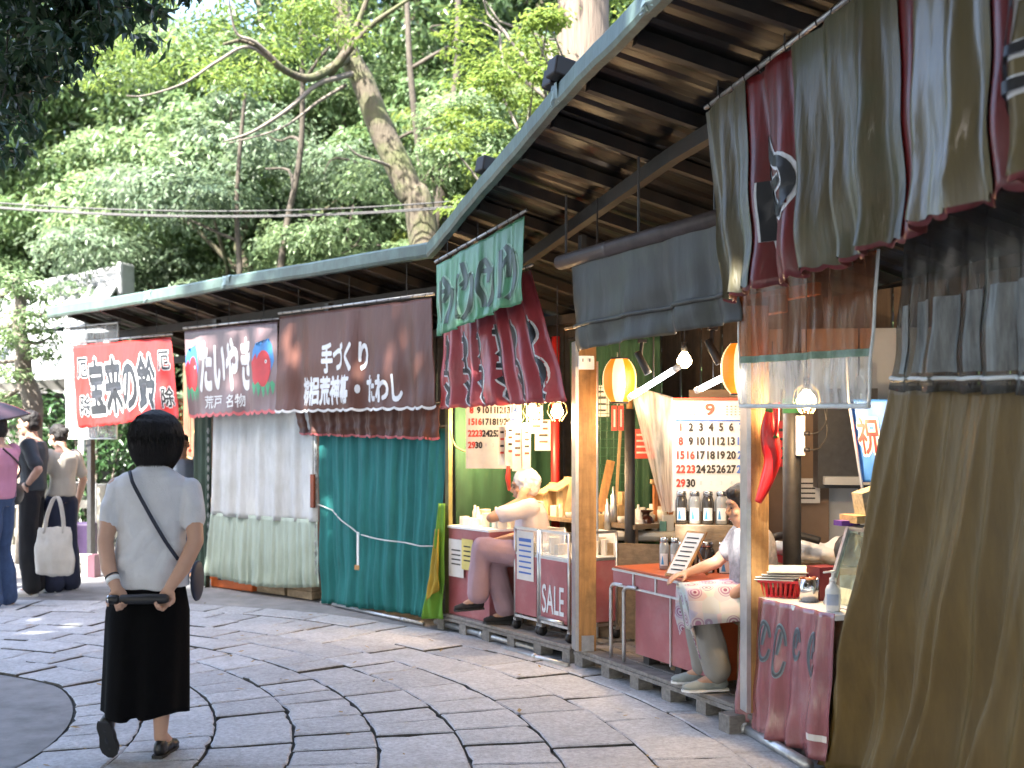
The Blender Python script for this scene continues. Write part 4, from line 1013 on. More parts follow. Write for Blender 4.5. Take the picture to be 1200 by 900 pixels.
def cart(s0, s1, label, sale, z0=.13, zt=.85, paper=True, dp=.38):
    t = thing('display_cart', label, 'cart', P((s0 + s1) / 2, -.15, z0), 'display carts')
    o0, o1 = .0, -dp
    for s in (s0, s1):
        for o in (o0, o1): MB().tube([P(s, o, z0 + .07), P(s, o, zt)], .011, 8).build('leg', M_alu, t, True)
        for o in (o0 - .01, o1):
            c = P(s, o, z0 + .035); MB().tube([c - Tn(s) * .013, c + Tn(s) * .013], .034, 12).build('caster', M_ink, t, True)
            MB().sbox(s, o, z0 + .07, (.03, .035, .02)).build('caster_fork', M_alu, t)
    vpanel(t, P(s0 + .012, o0 + .004, 0), P(s1 - .012, o0 + .004, 0), z0 + .12, zt - .19, M_pink, 'front_panel')
    vpanel(t, P(s0, o0 - .01, 0), P(s0, o1 + .01, 0), z0 + .12, zt - .19, M_pink, 'side_panel')
    for z in (z0 + .10, zt - .18, zt): 
        MB().beam(P(s0, o0, z), P(s1, o0, z), .014, .018).build('rail', M_alu, t); MB().beam(P(s0, o0, z), P(s0, o1, z), .014, .018).build('rail', M_alu, t)
    MB().tube([P(s0 + .03, o0 + .03, z0 + .13), P(s1 - .03, o0 + .03, z0 + .13)] if sale else [P(s0, o1, z0 + .2), P(s1, o1, z0 + .2)], .014, 8).build('bar', M_alu, t, True)
    vpanel(t, P(s0, o1, 0), P(s1, o1, 0), zt - .18, zt, M_white, 'tray_back'); vpanel(t, P(s0, o0, 0), P(s1, o0, 0), zt - .165, zt - .012, M_clear_s, 'clear_front', .004)
    MB().obox((P(s0, -dp / 2, zt - .17) + P(s1, -dp / 2, zt - .17)) / 2, (P(s1, 0, 0) - P(s0, 0, 0)) * .48, Nn(s0) * (dp / 2 - .01), V((0, 0, .008))).build('tray', M_white, t)
    if sale:
        p = P(s1 - .02, o0 + .0115, zt - .36); ux = P(s0 + .03, o0 + .0115, zt - .36) - p; S = flat_S(p, ux, V((0, 0, -.19)))
        letters(t, S, 'SALE', (.05, .0, .95, 1.0), M_print_w, .012, eps=.002, step=.5)
    if paper:
        p = P(s1 - .04, o0 + .014, zt - .02); ux = (P(s1 - .25, o0 + .014, zt - .02) - p); MB().obox(p + ux / 2 - V((0, 0, .17)), ux / 2, Nn(s0) * .001, V((0, 0, .17))).build('price_list', M_paper, t)
        for k in range(7): MB().obox(p + ux * .5 - V((0, 0, .06 + .038 * k)) + Nn(s0) * .002, ux * .36, Nn(s0) * .0006, V((0, 0, .006 if k else .012))).build('print_line', M_blueink, t)
    return t
M_clear_s = M_sheet('clear acrylic', (.95, .96, .96), .15, .1)
cart(s_at(667, .0), s_at(634, .0), 'pink display cart with SALE lettering beside the pine post', True, paper=False)
cart(s_at(631, .0), s_at(604, .0), 'pink display cart with a pale price list beside the SALE cart', False, dp=.22)
rc0, rc1 = s_at(573, .02), s_at(526, .02)
rc = thing('counter', 'scuffed pink counter with taped papers beside the olive post', 'counter', P((rc0 + rc1) / 2, -.2, .13))
MB().obox((P(rc0, -.22, .46) + P(rc1, -.22, .46)) / 2, (P(rc1, -.22, 0) - P(rc0, -.22, 0)) / 2, Nn(8) * .24, V((0, 0, .33))).build('cabinet', M_pink, rc, bevel=.006)
MB().obox((P(rc0, -.22, .80) + P(rc1, -.22, .80)) / 2, (P(rc1, -.22, 0) - P(rc0, -.22, 0)) / 2 * 1.01, Nn(8) * .25, V((0, 0, .009))).build('top_board', M_white, rc)
for px, y0, y1, w, m in ((535, 632, 676, .10, M_paper), (548, 632, 668, .075, M('yellow paper', (.62, .52, .16), .7)), (566, 636, 660, .06, M_paper)):
    a, b = Q(px, y0, .035), Q(px, y1, .035); c = (a + b) / 2; sc_ = s_at(px, .03); MB().obox(c + Nn(sc_) * .004, Tn(sc_) * w, Nn(sc_) * .001, V((0, 0, (a.z - b.z) / 2))).build('taped_paper', m, rc)
    for k in range(4): MB().obox(c + Nn(sc_) * .0062 + V((0, 0, .06 - k * .035)), Tn(sc_) * w * .6, Nn(sc_) * .0005, V((0, 0, .005))).build('print_line', M_ink, rc)

# small goods on the counters
M_cream = M('cream box', (.60, .56, .48), .6, .1, 9, rnd=.2); M_ceram = M('white ceramic', (.66, .65, .62), .25, .05, rnd=.12); M_tealbox = M('teal box', (.10, .26, .25), .6); M_olive = M('olive box', (.22, .26, .10), .6)
def goods(s0, s1, o0, o1, z, n, where, seed):
    rg = random.Random(seed)
    for i in range(n):
        s = rg.uniform(s0, s1); o = rg.uniform(o0, o1); p = P(s, o, z); k = rg.random(); h = rg.uniform(.05, .12)
        if k < .5:
            b = MB().box(p + V((0, 0, h / 2)), (rg.uniform(.04, .08), rg.uniform(.03, .06), h), rg.uniform(0, 1.5)); solo(b, 'small_box', 'small pale box among the goods on ' + where, 'box', rg.choice([M_cream, M_cream, M_paper, M_tealbox if k < .06 else M_cream, M_olive if k < .1 else M_white]), 'small boxes on ' + where, bevel=.002)
        elif k < .85:
            r = rg.uniform(.022, .036); b = MB().lathe([(r * .6, 0), (r * .85, .006), (r, h * .4), (r, h * .75), (r * .94, h * .75), (r * .9, h * .2), (.001, h * .15)], p, 14); solo(b, 'cup', 'small white cup among the goods on ' + where, 'cup', M_ceram, 'cups on ' + where, smooth=True)
        else:
            r = .02; b = MB().lathe([(r * .8, 0), (r, .01), (r, h * .9), (r * .45, h * 1.15), (r * .4, h * 1.4), (.002, h * 1.4)], p, 12); solo(b, 'bottle', 'small white bottle among the goods on ' + where, 'bottle', M_ceram, 'bottles on ' + where, smooth=True)
goods(rc0 + .03, rc1 - .03, -.04, -.42, .809, 48, 'the scuffed pink counter', 3)
goods(s_at(667, 0) + .05, s_at(634, 0) - .04, -.06, -.34, .69, 12, 'the SALE cart', 5)
goods(s_at(631, 0) + .04, s_at(604, 0) - .04, -.05, -.18, .69, 7, 'the price list cart', 6)
bt = thing('back_table', 'low table full of goods behind the elderly seller', 'table', P(7.4, -1.0, .13))
MB().sbox(7.45, -.82, .87, (1.5, .6, .03)).build('top', M_ply, bt)
for s in (6.8, 8.1):
    for o in (-.58, -1.06): MB().sbox(s, o, .4925, (.05, .05, .725)).build('leg', M_ply, bt)
goods(6.8, 8.1, -.56, -1.06, .885, 40, 'the back table', 9)
# shrine-shaped wooden houses
M_pale = M_wood('pale cypress', (.46, .32, .16))
def shrine(p, sc, label):
    t = thing('wooden_shrine', label, 'shrine', p, 'little wooden shrines'); p = V(p)
    MB().box(p + V((0, 0, .10 * sc)), (.16 * sc, .12 * sc, .20 * sc), .3).build('house', M_pale, t, bevel=.003)
    for sg in (-1, 1):
        a = V((cos(.3), sin(.3), 0)); b = V((-sin(.3), cos(.3), 0)); ax = (a * sg * .06 + V((0, 0, -.035))) * sc
        MB().obox(p + V((0, 0, .245 * sc)) + ax * .95, ax * 1.15, b * .10 * sc, V((sg * .3, 0, 1)).normalized() * .006).build('roof_slope', M_pale, t)
    for i in (-1, 1): MB().box(p + V((cos(.3) * .05 * i * sc, sin(.3) * .05 * i * sc - .066 * sc, .09 * sc)), (.02 * sc, .008, .16 * sc), .3).build('pillar', M_pale, t)
def on_t(px, d, z=.886): return V((at(px, 0, d).x, d, z))
shrine(on_t(650, 8.6), .95, 'little pale wooden shrine with pitched roof beside the red pole'); shrine(on_t(669, 8.4), 1.15, 'larger wooden shrine half behind the pine post')
shrine(on_t(632, 8.9), .7, 'smallest wooden shrine above the seller\'s white hair')
rp_ = thing('red_pole', 'red painted pole inside the stall of the elderly seller', 'pole', at(651, 620, 9.0))
MB().tube([V((at(651, 0, 9.0).x, 9.0, .0)), V((at(651, 0, 9.0).x, 9.0, 2.3))], .036, 14).build('shaft', M('red paint', (.48, .02, .02), .4), rp_, True); MB().tube([V((at(651, 0, 9.0).x, 9.0, 0)), V((at(651, 0, 9.0).x, 9.0, .02))], .07, 14).build('base', M_dark, rp_)
M_gback = M('deep green curtain', (.008, .045, .022), .8, .2, 5, .2, 8, stretch=(4, 4, .5))
drape('deep green curtain hanging behind the elderly seller', P(8.35, -.12, 2.3), P(8.42, -1.2, 2.3), P(8.33, -.12, .14), P(8.40, -1.2, .14), M_gback, 3, .03, seed=4, nu=50, group='curtains inside the stalls')
drape('dark green curtain across the back behind the hanging papers', P(8.35, -1.3, 2.3), P(7.45, -1.4, 2.3), P(8.35, -1.3, .14), P(7.45, -1.4, .14), M_gback, 9, .04, seed=5, group='curtains inside the stalls')

# calendars
def calendar(p, ux, h, label, c0=0, big=True):
    p, ux = V(p), V(ux); uy = V((0, 0, -h)); t = thing('wall_calendar', label, 'calendar', p + ux / 2 + uy); S = flat_S(p, ux, uy); n = uy.cross(ux).normalized()
    MB().obox(p + ux / 2 + uy / 2, ux / 2, uy / 2, n * .003).build('sheet', M_paper, t); MB().obox(p + ux / 2, ux / 2, V((0, 0, .008)), n * .006).build('binding', M_redink, t)
    letters(t, S, '9', (.42, .04, .53, .14), M_redink, .03, eps=.005, step=.5)
    for u0 in (.05, .68):
        for r in range(4):
            letters(t, S, '- - - - -', (u0, .06 + r * .025, u0 + .24, .066 + r * .025), M_ink, .01, eps=.005, step=.5)
    MB().obox(p + ux * .5 + uy * .19 + n * .004, ux * .46, uy * .008, n * .001).build('rule', M_blueink, t)
    reds = {15 + 1, 23}
    for d in range(1, 31):
        c = (d - 1) % 7; r = (d - 1) // 7; vs_t, _ = text_mesh(str(d)); asp = (max(q.x for q in vs_t) - min(q.x for q in vs_t)) / (max(q.y for q in vs_t) - min(q.y for q in vs_t)); w = asp * .066 * h / ux.length * .86; u = .085 + c * .128; v = .215 + r * .125
        m = M_redink if c == 0 or d in reds else M_blueink if c == 6 else M_ink
        letters(t, S, str(d), (u - w / 2 + .02, v, u + w / 2 + .02, v + .066), m, .045, eps=.005, step=.5, name='date')
    for c in range(1, 6): letters(t, S, str(c), (.22 + c * .128, .73, .25 + c * .128, .765), M_steel, 0, eps=.005, step=.5, name='date')
    return t
calendar(at(788, 468, 6.75), (.475, -.02, 0), .68, 'big white September calendar hanging beside the seller in flowered apron')
c2 = calendar(at(546, 440, 8.35), (.42, -.05, 0), .70, 'September calendar glowing warm under the bulbs')
pr_ = random.Random(8)
for i, (px, y0, y1, d, w) in enumerate([(588, 500, 545, 8.1, .05), (598, 495, 546, 8.05, .06), (606, 498, 552, 7.95, .07), (617, 496, 550, 7.95, .06), (636, 492, 528, 8.5, .12), (628, 475, 508, 8.3, .10)]):
    a, b = at(px, y0, d), at(px, y1, d); mb = MB().obox((a + b) / 2, V((w / 2, .01, 0)), V((0, .002, 0)), V((0, 0, (a.z - b.z) / 2)))
    t = thing('hanging_paper', 'pale paper strip pinned up under the bulbs', 'paper', (a + b) / 2, 'paper strips pinned up under the bulbs'); mb.build('strip', M_paper, t)
    for k in range(4): MB().obox((a + b) / 2 + V((0, -.004, .10 - k * .05)), V((w * .32, .003, 0)), V((0, .0005, 0)), V((0, 0, .008))).build('print_line', M_redink if k % 2 else M_ink, t)
    MB().tube([a, a + V((0, 0, .35))], .002, 4).build('string', M_cord, t)
# braided red ornament
t = thing('red_tassel', 'red braided charm hanging by the papers', 'charm', at(596, 575, 8.3)); MB().tube([at(596, 545, 8.3), at(595, 560, 8.3), at(597, 575, 8.3)], [.012, .02, .012], 8).build('braid', M_redink, t, True); MB().tube([at(596, 545, 8.3), at(596, 480, 8.3)], .002, 4).build('string', M_cord, t)

# --- inside the stall of the seller in the flowered apron
M_desk = M('grey laminate', (.42, .42, .40), .4, .06, 8); M_glassd = M('dark brown glaze', (.045, .012, .008), .15, .2)
dk = thing('side_table', 'grey laminate table with rounded corner behind the plywood partition', 'table', V((.95, 7.85, 0)))
MB().box((.98, 7.85, .80), (.78, .40, .07), -.12).build('top', M_desk, dk, bevel=.03)
for x, y in ((.64, 7.72), (1.3, 7.66), (.68, 8.04), (1.34, 7.98)): MB().tube([(x, y, 0), (x, y, .77)], .018, 10).build('leg', M_steel, dk, True)
def on_d(px, d=7.8, z=.836): return V((at(px, 0, d).x, d, z))
for px, h, r, d in ((712, .22, .022, 7.78), (719, .30, .026, 7.85)):
    p = on_d(px, d); solo(MB().lathe([(r, 0), (r, h * .55), (r * .8, h * .57), (r * .8, h * .8), (r * .35, h * .83), (r * .3, h), (.001, h)], p, 14), 'steel_flask', 'stepped grey steel flask standing on the grey side table', 'flask', M_steel, 'steel flasks', smooth=True)
for i, (px, d, sx, sz, z) in enumerate(((705, 7.9, .07, .10, 0), (729, 7.9, .10, .09, 0), (730, 7.9, .09, .08, .09), (731, 7.9, .06, .09, .17))):
    p = on_d(px, d, .836 + z); solo(MB().box(p + V((0, 0, sz / 2)), (sx, .08, sz), .1 * i), 'wooden_box', ['squat wooden box beside the steel flasks', 'lowest wooden box of the stack by the black pipe', 'middle wooden box of the stack by the black pipe', 'topmost wooden box of the stack by the black pipe'][i], 'box', M_pale, 'wooden boxes', bevel=.003)
p = on_d(757, 7.78); solo(MB().lathe([(.035, 0), (.055, .02), (.062, .055), (.045, .09), (.025, .105), (.028, .12), (.055, .135), (.05, .138), (.001, .12)], p, 20), 'brown_vase', 'dark brown glazed vase on the grey side table', 'vase', M_glassd, smooth=True)
bp_ = thing('black_pipe', 'black steel pipe standing behind the plywood partition', 'pipe', V((at(738, 0, 7.62).x, 7.62, 0)))
x = at(738, 0, 7.62).x; MB().tube([(x, 7.62, 0), (x, 7.62, 1.68)], .036, 16).build('shaft', M_dark, bp_, True); MB().tube([(x, 7.62, 1.68), (x, 7.62, 1.74)], .022, 12).build('cork', M_post, bp_, True)
M_orw = M_wood('orange wood', (.36, .13, .04))
rk = thing('slatted_rack', 'orange wooden slatted rack beside the brown vase', 'rack', V((1.12, 8.0, .836)))
for i in range(6): MB().box((at(768, 0, 8.0).x + i * .036, 8.0, .99), (.028, .10, .31), .0).build('slat', M_orw, rk)
MB().box((at(768, 0, 8.0).x + .09, 8.0, 1.165), (.24, .13, .03)).build('shelf', M_pale, rk)
for i in range(5):
    q = V((at(768, 0, 8.0).x + i * .042, 7.98, 1.20)); MB().beam(q, q + V((.08, 0, .12)), .03, .012).build('wooden_lath', M_pale, rk)
ys = thing('yellow_stick', 'yellow rule standing against the wall of the seller\'s stall', 'stick', on_d(792, 7.9, .6)); MB().beam(on_d(792, 7.9, .3), on_d(792, 7.9, 1.02), .03, .01, V((0, 1, 0))).build('rule', M('yellow paint', (.5, .36, .03), .5), ys)
mesh_ = thing('wire_mesh', 'green wire mesh panel behind the pine post', 'mesh', at(708, 600, 8.4)); M_gw = M('green wire', (.02, .10, .05), .5)
for i in range(9): MB().tube([V((.52 + i * .05, 8.4, .9)), V((.52 + i * .05, 8.4, 2.0))], .0025, 4).build('wire', M_gw, mesh_)
for i in range(16): MB().tube([V((.52, 8.4, .95 + i * .065)), V((.92, 8.4, .95 + i * .065))], .0025, 4).build('wire', M_gw, mesh_)
# slanting tools behind the post
for i, (a, b, c, m) in enumerate((((703, 600, 8.0), (716, 540, 8.1), .03, M_post), ((722, 590, 8.0), (729, 470, 8.05), .010, M_pale), ((664, 600, 7.95), (672, 560, 8.0), .02, M_pale))):
    t = thing('leaning_stick', ['broad pine board leaning by the wire mesh', 'thin pale stick leaning by the wire mesh', 'short pale board leaning behind the pine post'][i], 'stick', at(*a)); MB().beam(at(*a), at(*b), c * 2, .015, V((0, 1, 0))).build('board', m, t)
t = thing('red_charm', 'red paper charm hanging by the lantern', 'charm', at(720, 505, 7.6)); p = at(720, 490, 7.6)
for dx in (0, .045):
    MB().box(p + V((dx, 0, 0)), (.038, .006, .17)).build('strip', M_redink, t); MB().box(p + V((dx, -.005, 0)), (.012, .002, .12)).build('print', M_paper, t)
MB().tube([p + V((.02, 0, .085)), p + V((.02, 0, .45))], .002, 4).build('string', M_cord, t)
vs_ = thing('vinyl_sheet', 'milky vinyl sheet hung slantwise beside the big calendar', 'plastic sheet', at(770, 500, 7.1))
def slant(u, v):
    a = at(738, 452, 7.25).lerp(at(788, 466, 6.9), u); b = at(776, 600, 7.25).lerp(at(788, 600, 6.9), u); p = a.lerp(b, v); p.y += .03 * sin(9 * u + 4 * v); return p
MB().grid(slant, 20, 24).build('cloth', M_sheet('milky vinyl', (.85, .82, .76), .55, .3, (.62, .58, .52)), vs_, True); MB().tube([slant(0, 0), slant(1, 0)], .006, 6).build('edge_rod', M_alu, vs_); MB().tube([slant(1, 0), slant(1, 1)], .004, 6).build('edge_tape', M_tape, vs_)
wb_ = thing('hardboard_screen', 'plain brown screen under the big calendar', 'screen', V((1.45, 7.15, 0))); MB().box((1.62, 7.3, .9), (.9, .03, 1.8), -.15).build('sheet', M('brown hardboard', (.20, .13, .085), .6, .15, 4), wb_)
# jar shelf
js = thing('jar_shelf', 'low stand for the tea canisters beside the seller', 'shelf', V((1.16, 6.62, .13)))
MB().box((1.22, 6.70, .55), (.46, .14, .82), -.2).build('box', M_ply, js, bevel=.003); MB().box((1.18, 6.52, .40), (.48, .20, .55), -.2).build('step', M_ply, js, bevel=.003)
M_can = M('smoked glass', (.05, .045, .04), .08, .2, 6, coat=.6); M_glassj = M('clear jar glass', (.30, .31, .31), .08, .3, 5, coat=.6); M_lid = M('chrome lid', (.5, .5, .5), .25, .05, metal=1)
def jar(p, r, h, label, dark, grp):
    t = thing('jar', label, 'jar', p, grp); MB().lathe([(r * .9, 0), (r, .012), (r, h * .72), (r * .8, h * .82), (r * .72, h * .85)], p, 18).build('glass', M_can if dark else M_glassj, t, True)
    MB().lathe([(r * .8, h * .85), (r * .84, h * .87), (r * .84, h * .97), (r * .78, h), (.001, h)], p, 18).build('lid', M_lid, t, True)
    a0 = -pi / 2 - .2
    MB().grid(lambda u, v: p + V((cos(a0 + (u - .5) * 1.5) * (r + .002), sin(a0 + (u - .5) * 1.5) * (r + .002), h * (.12 + .38 * v))), 8, 2).build('label', M_white, t, True)
    MB().grid(lambda u, v: p + V((cos(a0 - .25 + (u - .5) * .5 * (1 - v * .8)) * (r + .004), sin(a0 - .25 + (u - .5) * .5 * (1 - v * .8)) * (r + .004), h * (.16 + .26 * v))), 4, 2).build('label_mark', M_blueink2, t, True)
M_blueink2 = M('sky blue ink', (.06, .32, .62), .5)
for i in range(6): jar(V((1.03 + i * .078, 6.74 - i * .014, .962)), .036, .20, 'slim canister with white and blue label on the upper step', i % 2 == 0, 'canisters on the upper step')
for i in range(4): jar(V((1.02 + i * .115, 6.52 - i * .02, .677)), .053, .20, 'fat dark canister with pale label on the lower step', True, 'canisters on the lower step')
for i in range(2): jar(V((.97 - i * .06, 6.60 + .03 * i, .70)), .03, .19, 'slim clear bottle standing behind the tilted menu board', False, 'bottles behind the menu board')
mn = thing('menu_board', 'white menu on a tilted wooden board on the pink counter', 'menu', at(796, 690, 6.35))
a, b = at(779, 687, 6.32), at(802, 692, 6.22); a.z = b.z = .70; up = V((.14, .06, .25)); S = flat_S(a + up, b - a, -up); n = (b - a).cross(up).normalized() * -1
MB().obox((a + b) / 2 + up / 2, (b - a) / 2, up / 2, n * .006).build('board', M_post, mn, bevel=.002)
if (V((0, 0, EYE)) - a).dot(n) < 0: n = -n
MB().obox((a + b) / 2 + up / 2 + n * .008, (b - a) * .42, up * .45, n * .001).build('sheet', M_paper, mn)
for k in range(8): MB().obox((a + b) / 2 + up * (.14 + k * .1) + n * .0105, (b - a) * .30, up * .012, n * .0006).build('print_line', M_ink, mn)
MB().beam((a + b) / 2 + up * .8 - n * .01, (a + b) / 2 + V((.20, .09, .0)), .02, .008).build('prop', M_post, mn)
st_ = thing('step_block', 'small timber block under the seller\'s shoes', 'block', Q(845, 818, .12)); MB().sbox(s_at(862, .08), .10, .05, (.10, .10, .10)).build('block', M_oldwood, st_, bevel=.004)

# --- near counter with wrinkled red cloth
kc0, kc1 = s_at(984, .0), s_at(880, .0)
kc = thing('counter', 'counter hung with wrinkled red cloth beside the khaki curtain', 'counter', P((kc0 + kc1) / 2, -.25, .13))
MB().obox((P(kc0, -.28, .41) + P(kc1, -.28, .41)) / 2, (P(kc1, -.28, 0) - P(kc0, -.28, 0)) / 2, Nn(4.6) * .26, V((0, 0, .27))).build('cabinet', M_ply, kc)
MB().obox((P(kc0, -.26, .69) + P(kc1, -.26, .69)) / 2, (P(kc1, -.28, 0) - P(kc0, -.28, 0)) / 2 * 1.02, Nn(4.6) * .30, V((0, 0, .012))).build('top_board', M_white, kc)
M_vsheen = M('red vinyl with painted sheen', (.26, .075, .085), .22, .2, 4, .5, 7, spec=.8, stretch=(4, 4, .6), dirt=(.30, .20, .205), dscale=2, damt=.7, coat=.5, bdist=.02)  # pale pink-grey sheen is mixed into the red colour itself
Sk = cloth_S(P(kc1 + .01, .045, .70), P(kc0 - .02, .045, .71), P(kc1 + .02, .075, .06), P(kc0 - .02, .085, .05), 4, .03, 0, 1, 52, top=.35); cloth(kc, Sk, M_vsheen, 'cloth', nu=80)
paths = []
for c in range(5):
    u = .14 + .17 * c; hh_ = .10 + .04 * (c % 3); paths += [[(u + .045 * cos(a_), .17 + hh_ + hh_ * sin(a_)) for a_ in [2 * pi * i_ / 10 + .4 for i_ in range(10)]], [(u - .01, .2 + hh_), (u + .015, .12 + hh_ * .5)]]
strokes(kc, Sk, paths, .022, .010, M('dark teal print', (.06, .07, .085), .3), M('pale blue print', (.22, .27, .30), .3))
MB().grid(lambda u, v: Sk(.84 + .13 * u, .83 + .045 * v, .006), 4, 2).build('label_tape', M_paper, kc)
def onk(px, o, z=.702): return P(s_at(px, o), o, z)
M_redp = M('red plastic', (.50, .012, .02), .35, .1)
bk = thing('plastic_basket', 'red plastic basket on the red cloth counter', 'basket', onk(913, -.12))
p = onk(914, -.12); ya = 1.2
def bframe(k): return V((cos(ya), sin(ya), 0)) * k[0] + V((-sin(ya), cos(ya), 0)) * k[1]
for sx, sy, lx, ly in ((1, 0, .0, .22), (-1, 0, .0, .22), (0, 1, .30, 0), (0, -1, .30, 0)):
    for k in range(9):
        t_ = (k + .5) / 9 - .5; b0 = V((sx * .135 + lx * .86 * t_, sy * .095 + ly * .86 * t_, .0)); b1 = V((sx * .15 + lx * t_, sy * .11 + ly * t_, .075))
        MB().beam(p + bframe(b0), p + bframe(b1) + V((0, 0, .075)), .013, .004).build('slat', M_redp, bk)
    c0 = V((sx * .15 - lx / 2, sy * .11 - ly / 2, 0)); c1 = V((sx * .15 + lx / 2, sy * .11 + ly / 2, 0))
    MB().beam(p + bframe(c0) + V((0, 0, .08)), p + bframe(c1) + V((0, 0, .08)), .016, .014).build('rim', M_redp, bk)
MB().obox(p + V((0, 0, .006)), bframe((.135, 0)), bframe((0, .095)), V((0, 0, .005))).build('base', M_redp, bk)
for k in range(4): solo(MB().obox(p + V((.02 * k - .02, 0, .088 + .012 * k)), bframe((.16, .01 * k)), bframe((-.01 * k, .105)), V((0, 0, .002))), 'paper_sheet', ['lowest', 'second', 'third', 'topmost'][k] + ' white paper sheet on the red basket', 'paper', M_paper, 'papers on the red basket')
sz_ = thing('sanitizer_bottle', 'white pump bottle on the red cloth counter', 'bottle', onk(976, -.03))
p = onk(976, -.03); MB().lathe([(.030, 0), (.034, .008), (.034, .095), (.026, .115), (.013, .122), (.013, .135)], p, 16).build('bottle', M('milky plastic', (.66, .68, .68), .3, .04), sz_, True)
MB().lathe([(.016, .133), (.016, .15), (.006, .152), (.006, .172), (.012, .174), (.012, .184), (.001, .184)], p, 12).build('pump', M_white, sz_, True); MB().beam(p + V((0, 0, .18)), p + V((-.045, -.01, .176)), .01, .008).build('nozzle', M_white, sz_)
MB().grid(lambda u, v: p + V((cos(-1.9 + (u - .5) * 1.6) * .0355, sin(-1.9 + (u - .5) * 1.6) * .0355, .03 + .05 * v)), 8, 2).build('label', M('pale blue label', (.35, .42, .55), .5), sz_, True)
# slanted glass case
M_glass = M_sheet('green tinted glass', (.72, .86, .72), .25, .05, (.45, .55, .45))
gc = thing('display_case', 'small display case with slanted glass front on the red cloth counter', 'display case', onk(985, -.3))
f0, f1 = onk(968, -.12), onk(1030, -.12); bk_ = V((.12, .04, .36))
q = [f0, f1, f1 + bk_, f0 + bk_]; MB().add(q, [(0, 1, 2, 3)]).build('glass', M_glass, gc)
for a, b in ((q[0], q[1]), (q[1], q[2]), (q[2], q[3]), (q[3], q[0])): MB().beam(a, b, .022, .022, V((.3, -1, .1))).build('frame', M_steel, gc)
MB().beam(q[3] + V((.13, .03, 0)), q[2] + V((.13, .03, 0)), .26, .02).build('top', M_dark, gc); MB().beam(q[3] + V((.2, .05, -.36)), q[3] + V((.2, .05, 0)), .02, .02).build('rear_post', M_steel, gc)
p = q[3] + V((.09, .0, .012)); hw = solo(MB().obox(p + V((0, 0, .03)), V((.10, .02, 0)), V((-.02, .07, 0)), V((0, 0, .018))), 'basket_tray', 'woven tray on top of the display case', 'tray', M('straw', (.42, .30, .14), .8, .3, 30, .5, 60))
solo(MB().obox(p + V((.02, .02, .11)), V((.06, .01, .02)), V((-.01, .05, .0)), V((-.01, 0, .06))), 'checked_box', 'small checked box on top of the display case', 'box', M('checked paper', (.30, .28, .20), .7, .4, 40))
solo(MB().obox(p + V((-.10, .0, .01)), V((.05, .02, .0)), V((-.01, .03, 0)), V((0, 0, .012))), 'purple_pouch', 'purple pouch beside the woven tray', 'pouch', M('purple cloth', (.12, .04, .30), .6), smooth=False)
p = onk(948, -.1); cc = thing('topping_tray', 'steel tin with brown snacks beside the display case', 'tin', p); MB().lathe([(.045, 0), (.05, .11), (.047, .11), (.042, .085), (.001, .085)], p, 18).build('tin', M_clip, cc, True)
rs = random.Random(2)
for i in range(14): MB().ell(p + V((rs.uniform(-.035, .035), rs.uniform(-.035, .035), .095 + rs.uniform(0, .02))), (.014, .010, .007), n=8, m=5).build('snack', M('red brown snack', (.30, .09, .04), .5, .3, 20), cc, True)
MB().box(p + V((.09, .08, .08)), (.12, .10, .16), .4).build('lid_box', M('maroon box', (.18, .02, .03), .5), cc)
# chilli ornament
ch = thing('chilli_ornament', 'big red chilli ornament hanging before the pine post', 'ornament', at(900, 590, 5.42)); M_chil = M('glossy chilli red', (.50, .012, .012), .28, .12, 6, .2, 12)
D0 = 5.42
qa = curve([at(903, 478, D0), at(901, 500, D0), at(903, 520, D0), at(905, 540, D0), at(899, 562, D0), at(893, 578, D0), at(888, 589, D0)], 4); MB().tube(qa, [.012 + .034 * sin(min(1, (i + 1) / 9) * pi / 2) * (1 - max(0, (i - 9) / (len(qa) - 8.6))) ** .9 for i in range(len(qa))], 14).build('chilli', M_chil, ch, True)
qb = curve([at(909, 472, D0 - .04), at(910, 492, D0 - .05), at(909, 512, D0 - .04)], 4); MB().tube(qb, taper(len(qb), .019, .006), 10).build('chilli', M_chil, ch, True)
MB().lathe([(.004, .05), (.014, .03), (.028, .0), (.026, -.015)][::-1], at(903, 480, D0), 12).build('stalk', M('chilli green', (.03, .16, .03), .5), ch, True); MB().lathe([(.004, .03), (.012, .02), (.020, .0)][::-1], at(908, 513, D0 - .03), 10).build('stalk', MATS['chilli green'], ch, True)
MB().tube([at(905, 470, D0), at(905, 400, D0)], .003, 5).build('string', M_dark, ch)
# pole with power strip
pb = thing('black_pole', 'black pole with a white power strip behind the red basket', 'pole', V((at(928, 0, 6.05).x, 6.05, 0))); x = at(928, 0, 6.05).x
MB().tube([(x, 6.05, 0), (x, 6.05, 2.5)], .049, 18).build('shaft', M_dark, pb, True); MB().tube([(x, 6.05, 1.62), (x, 6.05, 1.70)], .051, 18).build('tape', M('green tape', (.03, .14, .06), .5), pb, True)
a, b = at(938, 487, 5.97), at(938, 534, 5.97); ps = MB().beam(a, b, .045, .03, V((0, 1, 0))).build('power_strip', M_white, pb, bevel=.004)
for py in (508, 527):
    p = at(942, py, 5.94); MB().tube([p, p + V((.03, -.01, 0))], .012, 10).build('plug', M_ink, ps, True); MB().tube(curve([p + V((.03, -.01, 0)), p + V((.08, 0, .01)), p + V((.13, .02, .08)), p + V((.12, .03, .22))]), .004, 5).build('cable', M_dark, ps, True)
